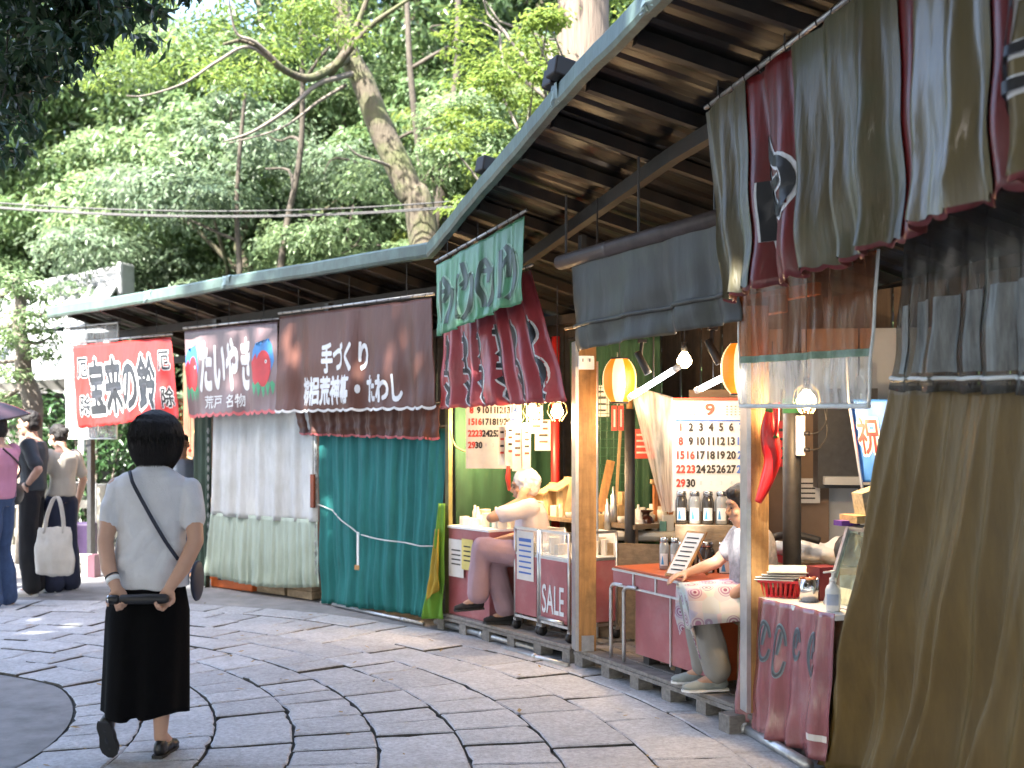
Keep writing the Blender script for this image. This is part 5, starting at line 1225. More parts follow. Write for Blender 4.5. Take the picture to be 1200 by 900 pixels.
# pale panels and dark shelf at the back
pz = thing('pale_partition', 'pale grey panels at the back of the near stall', 'partition', V((2.0, 7.2, 0)))
for i in range(4): MB().box((1.72 + i * .37, 7.35 - i * .05, 1.1), (.36, .03, 2.2), -.13).build('panel', M_panel, pz, bevel=.004)
ds = thing('dark_cabinet', 'dark open cabinet with a steel upright on the pale panels', 'cabinet', V((2.1, 6.95, 1.15)))
MB().box((2.10, 7.0, 1.48), (.36, .22, .62), -.13).build('case', M_dark, ds); MB().beam((2.17, 6.87, 1.2), (2.17, 6.87, 1.9), .035, .01, V((0, 1, 0))).build('upright', M_alu, ds); MB().box((2.08, 6.85, 1.22), (.30, .10, .05), -.13).build('shelf', M_desk, ds)
# cluttered bench behind
ck = thing('work_bench', 'low bench with a heap of white cloth behind the red basket', 'bench', V((1.75, 6.5, 0))); MB().box((1.80, 6.55, .72), (.8, .4, .04), -.1).build('top', M_ply, ck)
for x, y in ((1.45, 6.45), (2.15, 6.38), (1.48, 6.72), (2.18, 6.66)): MB().box((x, y, .35), (.05, .05, .70)).build('leg', M_ply, ck)
hp = MB()
for i in range(7): hp.ell((1.56 + .07 * i, 6.5 + rs.uniform(-.05, .05), .79 + rs.uniform(-.01, .05)), (rs.uniform(.07, .11), .09, rs.uniform(.04, .07)), Matrix.Rotation(rs.uniform(-.5, .5), 3, 'Y'))
ob = fuse(hp, 'cloth_heap', M('white towel', (.66, .66, .66), .9, .1, 10, .4, 60), None, .012, 3, lambda c: .012 * noise.noise(c * 14)); tag(ob, 'heap of white towels on the low bench', 'towels')
solo(MB().tube(curve([(1.42, 6.35, .74), (1.42, 6.33, .86), (1.5, 6.32, .92), (1.62, 6.32, .93), (1.75, 6.31, .90)]), .022, 10), 'chair_back', 'black tubular chair back behind the red basket', 'chair', M_dark, smooth=True)
solo(MB().ell((1.95, 6.38, .84), (.10, .06, .10)), 'black_helmet', 'black rounded bag on the low bench', 'bag', M_dark, smooth=True)
solo(MB().obox((1.50, 6.42, .80), V((.07, .01, -.02)), V((0, .06, 0)), V((.004, 0, .02))), 'red_pouch', 'red pouch beside the heap of towels', 'pouch', M_redp)
# blue flag
bf = thing('blue_flag', 'blue festival flag with a red white-edged letter behind the display case', 'flag', at(1012, 560, 5.5)); a, b = at(996, 468, 5.6), at(1045, 468, 5.45)
Sb = cloth_S(a, b, at(1010, 565, 5.6), at(1056, 565, 5.45), 1, .012, 0, 1, 3); cloth(bf, Sb, M('blue cloth', (.02, .13, .46), .6, .1, 4), nu=24)
letters(bf, Sb, '祝', (.10, .22, .60, .66), M_print_r, .02, M_print_w, ow=.06); MB().tube([at(995, 470, 5.58), at(1011, 575, 5.58)], .008, 8).build('pole', M_alu, bf); MB().tube([at(995, 470, 5.58), at(993, 420, 5.58)], .008, 8).build('pole_top', M_alu, bf)
# crates under the white curtain, stall oddments
M_ocr = M('orange crate', (.62, .14, .03), .5, .12)
t = thing('orange_crate', 'orange plastic crate under the white curtain', 'crate', Q(275, 690, .0)); a, b = P(s_at(298, .0), -.12, .10), P(s_at(250, .0), -.12, .10); MB().beam(a, b, .30, .19).build('body', M_ocr, t, bevel=.01)
for k in range(5): MB().beam(a.lerp(b, .1 + k * .2) + Nn(11) * .153, a.lerp(b, .2 + k * .2) + Nn(11) * .153, .008, .04).build('hand_slot', M_dark if k % 2 else M_ocr, t)
for i, (x0, x1) in enumerate(((301, 333), (337, 365))):
    t = thing('plank_box', ['pale plank box beside the orange crate', 'pale plank box beside the dark post'][i], 'box', Q((x0 + x1) / 2, 694, 0)); a, b = P(s_at(x1, .0), -.1, .0), P(s_at(x0, .0), -.1, .0)
    for k in range(2): MB().beam(a + V((0, 0, .045 + .075 * k)), b + V((0, 0, .045 + .075 * k)), .2, .07).build('plank', M_wood('pale plank', (.36, .27, .18), .7, 0), t, bevel=.003)
t = thing('wooden_plaque', 'reddish wooden plaque hanging between white and teal curtains', 'plaque', Q(367, 590, .08)); a, b = Q(367, 556, .09), Q(366, 595, .09); MB().obox((a + b) / 2, Tn(10) * .025, Nn(10) * .012, V((0, 0, (a.z - b.z) / 2))).build('plaque', M_wood('red brown wood', (.25, .06, .025)), t, bevel=.003); MB().tube([a, Q(367, 500, .09)], .003, 4).build('string', M_dark, t)
# chain of hooks down the post
for px in (244, 370):
    t = thing('chain', 'dark chain hanging beside the ' + ('green drape' if px == 244 else 'teal curtain'), 'chain', Q(px, 690, .06))
    for k in range(16):
        p = Q(px, 505 + k * 11, .06); MB().tube([p + V((0, 0, .03)), p + Tn(11) * .012, p - V((0, 0, .03)), p - Tn(11) * .012, p + V((0, 0, .03))], .005, 5).build('link', M_steel, t)
# goods inside the red banner stall
for i in range(16):
    px = rs.uniform(196, 232); py = rs.uniform(520, 590); p = Q(px, py, rs.uniform(-.5, -.9)); h = rs.uniform(.04, .10)
    t = thing('red_charm', 'red bell charm hanging inside the red banner stall', 'charm', p, 'red charms hung in the red banner stall'); MB().ell(p, (h * .4, h * .4, h * .5), n=10, m=6).build('bell', M_redp, t, True); MB().tube([p, V((p.x, p.y, 1.9))], .002, 4).build('string', M_redink, t)
t = thing('goods_table', 'white-draped goods table inside the red banner stall', 'table', P(12.6, -.7, 0)); MB().sbox(12.6, -.75, .78, (1.5, .6, .04)).build('top', M_white, t); MB().sbox(12.6, -.46, .40, (1.5, .02, .74)).build('apron_panel', M_paper, t)
for s in (11.95, 13.3): MB().sbox(s, -.95, .38, (.05, .05, .76)).build('leg', M_ply, t)
goods(12.0, 13.2, -.5, -1.0, .80, 14, 'the draped goods table', 12)

# ================================================================ LEFT BACKGROUND
M_tile = M('sunlit grey roof tile', (.40, .41, .42), .45, .15, 8, rnd=.05); M_plaster = M('pale plaster', (.55, .54, .50), .8, .1, 3); M_darkw = M_wood('dark temple wood', (.07, .05, .035), .7)
def tiled_roof(root, ridge0, ridge1, run, drop, mat):
    """one slope of round tiles coming down towards the street; ridge0-ridge1 is the top edge, run the horizontal way down"""
    r0, r1, run = V(ridge0), V(ridge1), V(run); L = (r1 - r0).length; n = int(L / .22); dn = run + V((0, 0, -drop))
    MB().grid(lambda u, v: r0.lerp(r1, u) + dn * v + V((0, 0, -.10 * sin(pi * v))), 8, 8).build('roof_bed', mat, root, True)
    for i in range(n + 1):
        p = r0.lerp(r1, i / n); MB().tube([p + dn * v + V((0, 0, .02 - .10 * sin(pi * v))) for v in (0, .25, .5, .75, 1)], .055, 7).build('tile_row', mat, root, True)
tm = thing('temple_hall', 'temple hall with pale tiled roof and thick ridge beyond the stalls', 'building', V((-9.2, 20.0, 0)))
ra, rb_ = at(35, 350, 20), at(138, 330, 19.5)
tiled_roof(tm, ra - V((3, -.5, 0)), rb_, V((.25, -2.3, 0)), 1.0, M_tile); tiled_roof(tm, ra - V((3, -.5, 0)), rb_, V((-.25, 2.3, 0)), 1.0, M_tile)
rd = (rb_ - ra).normalized()
MB().beam(ra - rd * 3, rb_ + rd * .1, .26, .34).build('ridge', M_tile, tm, bevel=.03); 
for k in range(3): MB().beam(ra - rd * 3 + V((0, 0, -.06 + .1 * k)), rb_ + rd * .12 + V((0, 0, -.06 + .1 * k)), .30, .03).build('ridge_course', M_tile, tm)
MB().tube([ra - rd * 3 + V((0, 0, .19)), rb_ + rd * .1 + V((0, 0, .19))], .10, 10).build('ridge_cap', M_tile, tm, True)
MB().obox(rb_ + rd * .16, rd * .05, V((-rd.y, rd.x, 0)) * .22, V((0, 0, .30))).build('ridge_end_tile', M_tile, tm, bevel=.05)
MB().box((-10.2, 20.4, 1.5), (6.4, 3.4, 3.0), -.12).build('wall', M_plaster, tm)
for x in (-12.6, -11.2, -9.8, -8.4): MB().box((x, 18.85 - .12 * (x + 10.2), 1.5), (.18, .16, 3.0)).build('pillar', M_darkw, tm)
gt = thing('tiled_gate', 'low tiled porch roof with white drainpipe before the temple hall', 'building', V((-6.6, 16.5, 0)))
ga, gb_ = at(40, 412, 16.8), at(128, 398, 16.5)
tiled_roof(gt, ga - V((1.5, 0, 0)), gb_, V((.1, -1.2, 0)), .62, M_tile); tiled_roof(gt, ga - V((1.5, 0, 0)), gb_, V((-.1, 1.2, 0)), .62, M_tile); MB().tube([ga - V((1.5, 0, -.06)), gb_ + V((.05, 0, .06))], .12, 10).build('ridge_cap', M_tile, gt, True)
MB().box((-7.2, 16.6, 1.05), (2.6, 1.4, 2.1), -.05).build('wall', M('grey wood wall', (.11, .105, .10), .8, .2, 4), gt)
MB().tube(curve([at(101, 447, 15.2), at(99, 470, 15.2), at(96, 487, 15.2), V((at(96, 0, 15.2).x, 15.2, 0))]), .05, 10).build('drainpipe', M_white, gt, True)
# stone fence
M_fence = M('weathered stone', (.30, .29, .26), .9, .3, 6, .6, 40, dirt=(.12, .13, .08), damt=.6)
fz = thing('stone_fence', 'low stone post fence beyond the shoppers', 'fence', V((-6.0, 14.0, 0)))
for i in range(11):
    x = -8.6 + i * .42; y = 14.6 - .06 * i; MB().box((x, y, .44), (.19, .17, .88), .05).build('stone_post', M_fence, fz, bevel=.015)
for z in (.25, .62): MB().beam((-8.9, 14.64, z), (-4.3, 14.0, z), .08, .10).build('stone_rail', M_fence, fz)
MB().beam((-8.9, 14.66, .04), (-4.2, 14.0, .04), .34, .10).build('footing', M_fence, fz)
# hedge shrubs behind the fence
M_hedge = M_leaf('glossy hedge leaf', (.02, .055, .018), (.06, .12, .045), .3, .25)
for i, (x, y, h, lb) in enumerate([(-8.6, 15.6, 1.7, 'glossy shrub beneath the crooked pine'), (-7.0, 15.6, 2.0, 'tall glossy shrub behind the man with hand on hip'), (-5.7, 15.2, 1.95, 'tall glossy shrub behind the clear vinyl sheet'), (-4.6, 15.6, 1.8, 'glossy shrub behind the end post of the stalls')]):
    t = thing('garden_shrub', lb, 'shrub', (x, y, 0), 'shrubs behind the stone fence'); cl = [(x + gg.uniform(-.8, .8), y + gg.uniform(-.5, .5), gg.uniform(.3, h), gg.uniform(.25, .45)) for _ in range(26)]
    me = leaf_mesh('shrub_leaves', *clumps(cl, 900, .11, .42, .4, .8, .4, 70 + i)); me.materials.append(M_hedge); o = bpy.data.objects.new('foliage', me); COL.objects.link(o); o.parent = t; o.location = -t.location; o['kind'] = 'stuff'
    for k in range(5): MB().tube(curve([(x + .1 * k - .2, y, 0), (x + .2 * k - .4, y, h * .4), (x + .35 * k - .7, y + .1, h * .85)]), taper(13, .03, .008), 6).build('stem', M_twig, t, True)
# crooked pine
pn = thing('pine_tree', 'crooked garden pine with tiered foliage before the temple hall', 'tree', (at(28, 0, 13).x, 13.0, 0)); dP = 13.0
tp = curve([V((at(32, 0, dP).x, dP, 0)), at(36, 520, dP), at(38, 470, dP), at(28, 440, dP), at(27, 410, dP), at(22, 380, dP), at(24, 350, dP), at(16, 325, dP)]); MB().tube(tp, taper(len(tp), .14, .05), 10).build('trunk', M_twig, pn, True)
cl = []
for px, py, r in [(15, 330, .4), (45, 345, .3), (-10, 350, .45), (60, 365, .26), (35, 375, .35), (5, 395, .4), (-20, 420, .4), (48, 415, .3), (58, 395, .28), (15, 440, .3), (-30, 380, .4), (20, 480, .28), (-12, 470, .4)]:
    q = at(px, py, dP + gg.uniform(-.4, .4)); cl.append((q.x, q.y, q.z, r)); bq = min(tp, key=lambda p: (p - q).length); MB().tube(curve([bq, bq.lerp(q, .6) + V((0, 0, -.05)), q], 4), taper(9, .035, .01), 6).build('limb', M_twig, pn, True)
me = leaf_mesh('pine_leaves', *clumps(cl + [(c[0] + gg.uniform(-.2, .2), c[1] + gg.uniform(-.3, .3), c[2] + gg.uniform(-.1, .1), c[3] * .7) for c in cl], 1500, .075, .4, .1, .45, .3, 33, up=1.0)); me.materials.append(M_leafA); o = bpy.data.objects.new('crown', me); COL.objects.link(o); o.parent = pn; o.location = -pn.location; o['kind'] = 'stuff'
# overhead cables
for i, (dy, dz) in enumerate(((0, 0), (.12, -.14), (.0, -.22))):
    a, b = at(-60, 233 + i * 3, 15.4) + V((0, dy, 0)), at(640, 225 + i * 4, 15.6) + V((0, dy, 0)); q = [a.lerp(b, k / 24) - V((0, 0, 4 * .22 * (k / 24) * (1 - k / 24))) for k in range(25)]
    solo(MB().tube(q, .011, 5), 'overhead_cable', ['highest black cable strung before the wood', 'middle black cable strung before the wood', 'lowest black cable strung before the wood'][i], 'cable', M_dark, 'overhead cables')
for nm, px, lb in (('cable_pole', -75, 'dark pole carrying the cables beside the temple'), ('cable_pole', 652, 'dark pole carrying the cables behind the near roof')):
    x = at(px, 0, 15.5).x; t = thing(nm, lb, 'pole', (x, 15.55, 0)); MB().tube([(x, 15.55, 0), (x, 15.55, 5.3)], [.12, .09], 12).build('shaft', M_dark, t, True); MB().box((x, 15.5, 4.9), (.1, .5, .08)).build('crossarm', M_dark, t)

# ================================================================ PEOPLE
M_skin = M('skin', (.52, .31, .22), .5, .06, 8, spec=.4); M_skin2 = M('tanned skin', (.46, .26, .17), .5, .06, 8, spec=.4)
M_hair = M('black hair', (.006, .004, .004), .68, .3, 30, .5, 40, stretch=(3, 3, .4)); M_whair = M('white hair', (.66, .64, .62), .7, .12, 25, .8, 30)
M_brow = M('dark eye', (.02, .015, .012), .3); M_lip = M('lip', (.38, .14, .11), .5)
def frame(fwd, up=V((0, 0, 1))):
    f = V(fwd).normalized(); r = f.cross(up).normalized(); u = r.cross(f); return Matrix((r, f, u)).transposed()      # columns: right, forward, up
def add_head(mb, c, fwd, k=1.0, up=V((0, 0, 1))):
    R = frame(fwd, up); f = lambda x, y, z: V(c) + R @ V((x, y, z)) * k
    mb.ell(f(0, -.008, .025), V((.074, .092, .098)) * k, R, 16, 12); mb.ell(f(0, .022, -.045), V((.058, .066, .068)) * k, R, 14, 10); mb.ell(f(0, .05, -.09), V((.030, .028, .022)) * k, R)
    mb.limb([f(0, .083, .02), f(0, .100, -.022)], [.010 * k, .0145 * k]); mb.ell(f(0, .092, -.028), V((.019, .012, .010)) * k, R)
    mb.ell(f(0, .080, -.060), V((.026, .014, .011)) * k, R); mb.ell(f(0, .078, .035), V((.052, .018, .012)) * k, R)
    for s in (-1, 1): mb.ell(f(s * .075, -.008, -.008), V((.011, .021, .031)) * k, R); mb.ell(f(s * .038, .062, -.025), V((.022, .022, .020)) * k, R)
def face_parts(root, c, fwd, k=1.0):
    R = frame(fwd); f = lambda x, y, z: V(c) + R @ V((x, y, z)) * k
    for s in (-1, 1):
        MB().ell(f(s * .031, .083, .004), V((.013, .006, .0055)) * k, R).build('eye', M_brow, root, True); MB().ell(f(s * .032, .090, .026), V((.020, .005, .0035)) * k, R).build('eyebrow', M_brow, root, True)
    MB().ell(f(0, .091, -.060), V((.021, .007, .006)) * k, R).build('mouth', M_lip, root, True)
def add_hand(mb, w, d, n, side, k=1.0, curl=.5, spread=.10):
    """wrist w, pointing d, palm faces n; thumb on 'side' (+1: to d x n)"""
    w, d, n = V(w), V(d).normalized(), V(n); n = (n - d * n.dot(d)).normalized(); b = d.cross(n).normalized() * side
    c = w + d * .048 * k; R = Matrix((b, d, n)).transposed(); mb.ell(c, V((.040, .052, .016)) * k, R, 14, 8); mb.limb([w - d * .02, w + d * .02], [.024 * k, .026 * k])
    for i, (x, L) in enumerate(((.028, .070), (.010, .078), (-.009, .073), (-.027, .058))):
        p = w + d * (.085 - .004 * abs(i - 1)) * k + b * x * k; dd = (d + b * spread * (x / .03)).normalized(); a = 0; pts = [p - d * .02 * k, p]; cu = curl * (1 + .1 * i)
        for seg, fr in enumerate((.44, .32, .24)):
            a += cu * (1.0, 1.1, .8)[seg]; p = p + (dd * cos(a) + n * sin(a)) * L * fr * k; pts.append(p)
        mb.limb(pts, [.0095 * k, .0095 * k, .009 * k, .0082 * k, .007 * k], 10)
    p = w + d * .025 * k + b * .030 * k; q = p + (d * .55 + b * .7 + n * .35).normalized() * .038 * k; r = q + (d * .8 + b * .1 + n * (.3 + curl * .6)).normalized() * .032 * k
    mb.limb([p - b * .012 * k, p, q, r], [.013 * k, .013 * k, .011 * k, .008 * k], 10)
def folds(amp, sx=9, sz=4, seed=0):
    def f(c): return amp * (noise.noise(V((c.x * sx + seed, c.y * sx, c.z * sz))) + .5 * noise.noise(V((c.x * sx * 2.2, c.y * sx * 2.2 + seed, c.z * sz * 1.6))))
    return f
def shoe(root, heel, toe, up, mat, sole, k=1.0, name='shoe'):
    heel, toe = V(heel), V(toe); d = (toe - heel).normalized(); L = (toe - heel).length; R = frame(d, up); mb = MB()
    f = lambda x, y, z: heel + R @ V((x, y, z))
    mb.ell(f(0, .05, .034), (.036 * k, .055, .036), R); mb.ell(f(0, L * .5, .030), (.038 * k, L * .42, .032), R); mb.ell(f(.004, L * .74, .024), (.043 * k, L * .27, .025), R); mb.ell(f(0, .045, .052), (.032 * k, .045, .03), R)
    o = fuse(mb, name, mat, root, .007, 3); sb = MB()
    prof = [(.0, .028), (.15, .036), (.4, .033), (.7, .043), (.88, .037), (1, .012)]
    pts = [f(s * w * k * 1.03, L * t, z) for z in (.0, .012) for s, seq in ((1, prof), (-1, prof[::-1])) for t, w in seq]; n = len(prof) * 2
    sb.add(pts, [tuple(range(n))[::-1], tuple(range(n, 2 * n))] + [(i, (i + 1) % n, n + (i + 1) % n, n + i) for i in range(n)]); sb.build('sole', sole, o)
    return o

def stander(label, loc, yaw, h, J, shirt, pants, hairmat, skin, shoe_mat, style, group=None, build=1.0, voxel=.011):
    """upright person; J gives elbows, wrists, hands in the person's own frame (x right, y forward, z up, metres at height 1.7)"""
    k = h / 1.7; root = thing('person', label, 'person', loc, group); Rz = Matrix.Rotation(yaw, 3, 'Z')
    W = lambda x, y, z: V(loc) + Rz @ (V((x, y, z)) * k)
    Wd = lambda x, y, z: Rz @ V((x, y, z)); b = build
    hd = W(*J.get('head', (0, .03, 1.585))); fw = Wd(*J.get('look', (0, 1, 0)))
    tor = [(.90, .125, .10), (.97, .158, .112), (1.05, .140, .10), (1.15, .135, .098), (1.27, .158, .112), (1.36, .170, .108), (1.42, .135, .085), (1.455, .06, .06)]
    def torso(e, z0, z1):
        mb = MB(); secs = [(z, rx, ry) for z, rx, ry in tor if z0 <= z <= z1]; V_ = []
        n = 20; kk = len(mb.v)
        for z, rx, ry in secs:
            for j in range(n):
                t = 2 * pi * j / n; mb.v.append(W((rx * b + e) * cos(t), (ry * b + e) * sin(t) - .01 + (.02 if z < 1.0 else 0), z))
        for i in range(len(secs) - 1):
            for j in range(n): a0 = kk + i * n + j; a1 = kk + i * n + (j + 1) % n; mb.f.append((a0, a1, a1 + n, a0 + n))
        mb.f.append(tuple(range(kk, kk + n))[::-1]); mb.f.append(tuple(range(kk + (len(secs) - 1) * n, kk + len(secs) * n))); return mb
    body = torso(0, .85, 1.5); body.limb([W(0, -.005, 1.40), W(0, .01, 1.50)], [.062 * k, .055 * k]); add_head(body, hd, fw, k)
    arms = {}
    for s, nm in ((-1, 'L'), (1, 'R')):
        sh = V((s * .168 * b, -.01, 1.385)); el = V(J['el' + nm]); wr = V(J['wr' + nm]); arms[nm] = (sh, el, wr)
        body.limb([W(*sh), W(*sh.lerp(el, .5)), W(*el), W(*el.lerp(wr, .35)), W(*wr)], [.054 * k, .046 * k, .038 * k, .037 * k, .025 * k])
        hdd = J.get('hd' + nm, tuple((wr - el).normalized())); add_hand(body, W(*wr), Wd(*hdd), Wd(*J.get('pn' + nm, (-s, 0, 0))), J.get('th' + nm, 1), k, J.get('curl', .45))
        hip = V((s * .088, 0, .90)); kn = V(J.get('kn' + nm, (s * .10, .02, .49))); an = V(J.get('an' + nm, (s * .105, -.02, .085)))
        body.limb([W(*hip), W(*hip.lerp(kn, .5)), W(*kn), W(*kn.lerp(an, .35)), W(*an)], [.085 * k, .073 * k, .054 * k, .052 * k, .036 * k]); arms['leg' + nm] = (hip, kn, an)
        body.limb([W(*an), W(*(an + V((0, .09, -.045))))], [.036 * k, .03 * k])
    fuse(body, 'body', skin, root, voxel * .8 * k, 4); face_parts(root, hd, fw, k)
    st = torso(.016, style.get('shirt_z', .96), 1.43); sl = style.get('sleeve', .62)
    for nm in 'LR':
        sh, el, wr = arms[nm]; e2 = sh.lerp(el, sl); st.limb([W(*sh), W(*sh.lerp(el, sl * .5)), W(*e2)], [.073 * k, .068 * k, .066 * k])
    fuse(st, 'shirt', shirt, root, voxel * k, 4, folds(.014, 8, 5, len(label)))
    if style.get('skirt'):
        z1 = style['skirt']; mb = MB(); n = 64; kk = len(mb.v); rows = 14
        for i in range(rows + 1):
            t = i / rows; z = 1.0 - (1.0 - z1) * t
            for j in range(n):
                a = 2 * pi * j / n; fo = 1 + (.02 + .09 * t) * sin(a * 9 + 1) * t + .04 * t * sin(a * 5); mb.v.append(W((.165 + .05 * t) * fo * cos(a), (.125 + .08 * t) * fo * sin(a) + .01, z))
        for i in range(rows):
            for j in range(n): a0 = kk + i * n + j; a1 = kk + i * n + (j + 1) % n; mb.f.append((a1, a0, a0 + n, a1 + n))
        mb.build('skirt', pants, root, True)
    else:
        tr = torso(.012, .88, 1.06)
        for nm in 'LR':
            hip, kn, an = arms['leg' + nm]; tr.limb([W(*hip), W(*hip.lerp(kn, .5)), W(*kn), W(*kn.lerp(an, .5)), W(*(an + V((0, 0, .0))))], [.098 * k, .088 * k, style.get('knee', .076) * k, style.get('calf', .072) * k, style.get('cuff', .066) * k])
        fuse(tr, 'trousers', pants, root, voxel * k, 4, folds(.012, 8, 4, 3))
    for nm, s in (('L', -1), ('R', 1)):
        an = arms['leg' + nm][2]; shoe(root, W(an.x, an.y - .055, 0.002), W(an.x + s * .03, an.y + .195, .002), V((0, 0, 1)), shoe_mat, style.get('sole', M_white), 1.0)
    R = frame(fw); hb = MB(); hf = lambda x, y, z: hd + R @ V((x, y, z)) * k; hs = style.get('hair', 'short')
    hb.ell(hf(0, -.018, .045), V((.084, .094, .088)) * k, R, 16, 10); hb.ell(hf(0, -.045, .0), V((.080, .066, .075)) * k, R, 16, 10)
    if hs == 'bun': hb.ell(hf(0, -.115, .03), V((.038, .04, .038)) * k, R)
    if hs == 'fringe': hb.ell(hf(0, .03, .085), V((.07, .06, .035)) * k, R)
    fuse(hb, 'hair', hairmat, root, .009, 2, lambda c: .007 * noise.noise(c * 38))
    return root, W, Wd, k

# --- the woman walking away in the foreground
WL = V((-1.665, 5.12, .018))
wm = thing('person', 'woman with black bob in pale grey tee and long black skirt, hands behind back', 'person', WL)
w = lambda x, y, z: WL + V((x, y, z))
body = MB()
body.loft([(w(0, 0, .72), .12, .10), (w(0, 0, .84), .158, .118), (w(0, 0, .95), .138, .105), (w(.005, .0, 1.08), .145, .105), (w(.008, .005, 1.19), .165, .105), (w(.01, .005, 1.26), .165, .092), (w(.01, .01, 1.31), .10, .072), (w(.01, .015, 1.34), .055, .055)], 24)
body.limb([w(.01, .01, 1.30), w(.01, .03, 1.40)], [.056, .053]); HC = w(.012, .05, 1.478); add_head(body, HC, (.04, 1, .12), .95)
armL = [w(-.168, .0, 1.235), w(-.192, -.03, 1.12), w(-.205, -.07, 1.00), w(-.165, -.13, .885), w(-.118, -.165, .805)]
armR = [w(.190, .0, 1.232), w(.220, -.03, 1.12), w(.243, -.07, 1.00), w(.200, -.13, .885), w(.148, -.165, .805)]
for a in (armL, armR): body.limb(a, [.055, .047, .040, .037, .027])
GX = V((.10, -.10, .77))
add_hand(body, armL[-1], (.42, -.10, -.90), (.1, -.80, .5), 1, 1.0, .80); add_hand(body, armR[-1], (-.42, -.10, -.90), (-.1, -.80, .5), -1, 1.0, .80)
legs = {'L': [w(-.075, 0, .76), w(-.085, -.02, .42), w(-.165, -.095, .235)], 'R': [w(.075, 0, .76), w(.045, .05, .42), w(.040, .02, .09)]}
for a in legs.values(): body.limb([a[0], a[0].lerp(a[1], .5), a[1], a[1].lerp(a[2], .35), a[2]], [.085, .075, .055, .054, .033])
hl = w(-.176, -.175, .195); tl = w(-.186, -.09, .018)
body.limb([legs['L'][2], hl.lerp(tl, .5) + V((0, .055, .03))], [.033, .022]); body.limb([legs['R'][2], w(.045, .12, .035)], [.035, .028])
fuse(body, 'body', M_skin, wm, .0062, 4); face_parts(wm, HC, (.04, 1, .12), .95)
M_tee = M('pale grey cotton', (.60, .61, .64), .85, .07, 9, .5, 160, bdist=.004)
ts = MB(); ts.loft([(w(0, -.0, .785), .190, .140), (w(0, 0, .86), .186, .136), (w(0, 0, .97), .170, .126), (w(.005, 0, 1.09), .172, .124), (w(.008, .0, 1.18), .190, .122), (w(.01, .0, 1.245), .200, .108), (w(.01, .002, 1.285), .178, .094), (w(.01, .005, 1.315), .120, .082), (w(.01, .01, 1.335), .078, .068), (w(.01, .015, 1.355), .064, .062)], 28)
for a in (armL, armR): ts.limb([a[0] + V((0, 0, -.004)), a[0].lerp(a[1], .55), a[1] + V((0, 0, .02)), a[1] + V((0, 0, -.02))], [.061, .061, .060, .061])
def tee_fold(c):
    x, y, z = c; d = .009 * noise.noise(V((x * 7, y * 7, z * 4))) + .010 * noise.noise(V((x * 15 + z * 6, y * 12, z * 9 + 3)))
    t = (x * .75 + (1.05 - z)) ; d += .014 * max(0, sin(t * 34 + 2.5 * noise.noise(V((x * 5, y * 5, z * 5))))) * max(0, 1 - abs(z - .92) / .2) * (1 if abs(x) < .17 else .2)
    return d
fuse(ts, 'tee_shirt', M_tee, wm, .0068, 3, tee_fold)
M_skirt = M('black wool skirt', (.0015, .0015, .002), .95, .3, 20, .2, 60, spec=.15)
sk = MB(); n = 96; rows = 24
for i in range(rows + 1):
    t = i / rows; z = .83 - (.83 - .215) * t
    for j in range(n):
        a = 2 * pi * j / n; rx = .172 + .030 * min(1, t * 4) + .006 * t; ry = .118 + .07 * t + .03 * min(1, t * 3); fo = 1 + .03 * t * sin(a * 6 + 1) + .02 * t * sin(a * 11 + 2)
        zz = z - (.012 * sin(a * 3 + .5) * t) + (.012 * t if sin(a) < 0 and abs(cos(a)) < .1 else 0); dent = .035 * t * math.exp(-((a - 1.5 * pi) / .22) ** 2)
        sk.v.append(w(-.012 - .014 * t + rx * fo * cos(a), .0 + (ry * fo - dent) * sin(a), zz))
for i in range(rows):
    for j in range(n): a0 = i * n + j; a1 = i * n + (j + 1) % n; sk.f.append((a1, a0, a0 + n, a1 + n))
so = sk.build('skirt', M_skirt, wm, True); so.modifiers.new('t', 'SOLIDIFY').thickness = .004
M_shoe = M('black leather', (.012, .012, .013), .4, .2, 15); M_solem = M('dark rubber', (.02, .02, .02), .7)
shoe(wm, hl, tl + V((-.004, .055, -.015)), V((0, -.75, -.2)) * -1 if False else V((0, .8, .3)), M_shoe, M_solem, 1.0); shoe(wm, w(.040, -.035, -.002), w(.055, .195, -.002), V((0, 0, 1)), M_shoe, M_solem, .95)
hr = MB(); prof = [(1.334, .064), (1.35, .088), (1.385, .108), (1.43, .119), (1.47, .1225), (1.51, .118), (1.55, .099), (1.58, .068), (1.597, .032), (1.602, .004)]
prof = [(z, r * 1.10) for z, r in prof]
hr.loft([(w(.012, .035, z), r, r * 1.02) for z, r in prof], 40)
# cut the hair back from the face
for v in hr.v:
    if v.y - WL.y > .09 and v.z - WL.z < 1.50: v.y = WL.y + .09 + (v.y - WL.y - .09) * .1
fuse(hr, 'hair', M_hair, wm, .006, 3, lambda c: .0025 * noise.noise(V((c.x * 60, c.y * 60, c.z * 9))))
hs_ = MB(); rh = random.Random(12)
def hair_r(z):
    for (z0, r0), (z1, r1) in zip(prof, prof[1:]):
        if z0 <= z <= z1: return r0 + (r1 - r0) * (z - z0) / (z1 - z0)
    return prof[0][1] if z < prof[0][0] else .004
for _ in range(900):
    a = rh.uniform(0, 2 * pi)
    if sin(a) > .75: continue
    ze = 1.335 + rh.uniform(-.022, .03); pts = []; off = rh.uniform(-.001, .003); da = rh.uniform(-.12, .12)
    for i in range(7):
        z = 1.60 - (1.60 - ze) * (i / 6) ** 1.2; r = hair_r(max(z, 1.336)) + off + .001; pts.append(w(.012 + r * cos(a + da * i / 6), .035 + r * 1.02 * sin(a + da * i / 6), z))
    hs_.tube(pts, [.0016] * 6 + [.0007], 3, False)
o = hs_.build('hair_strands', M_hair, wm, True); o['kind'] = 'stuff'
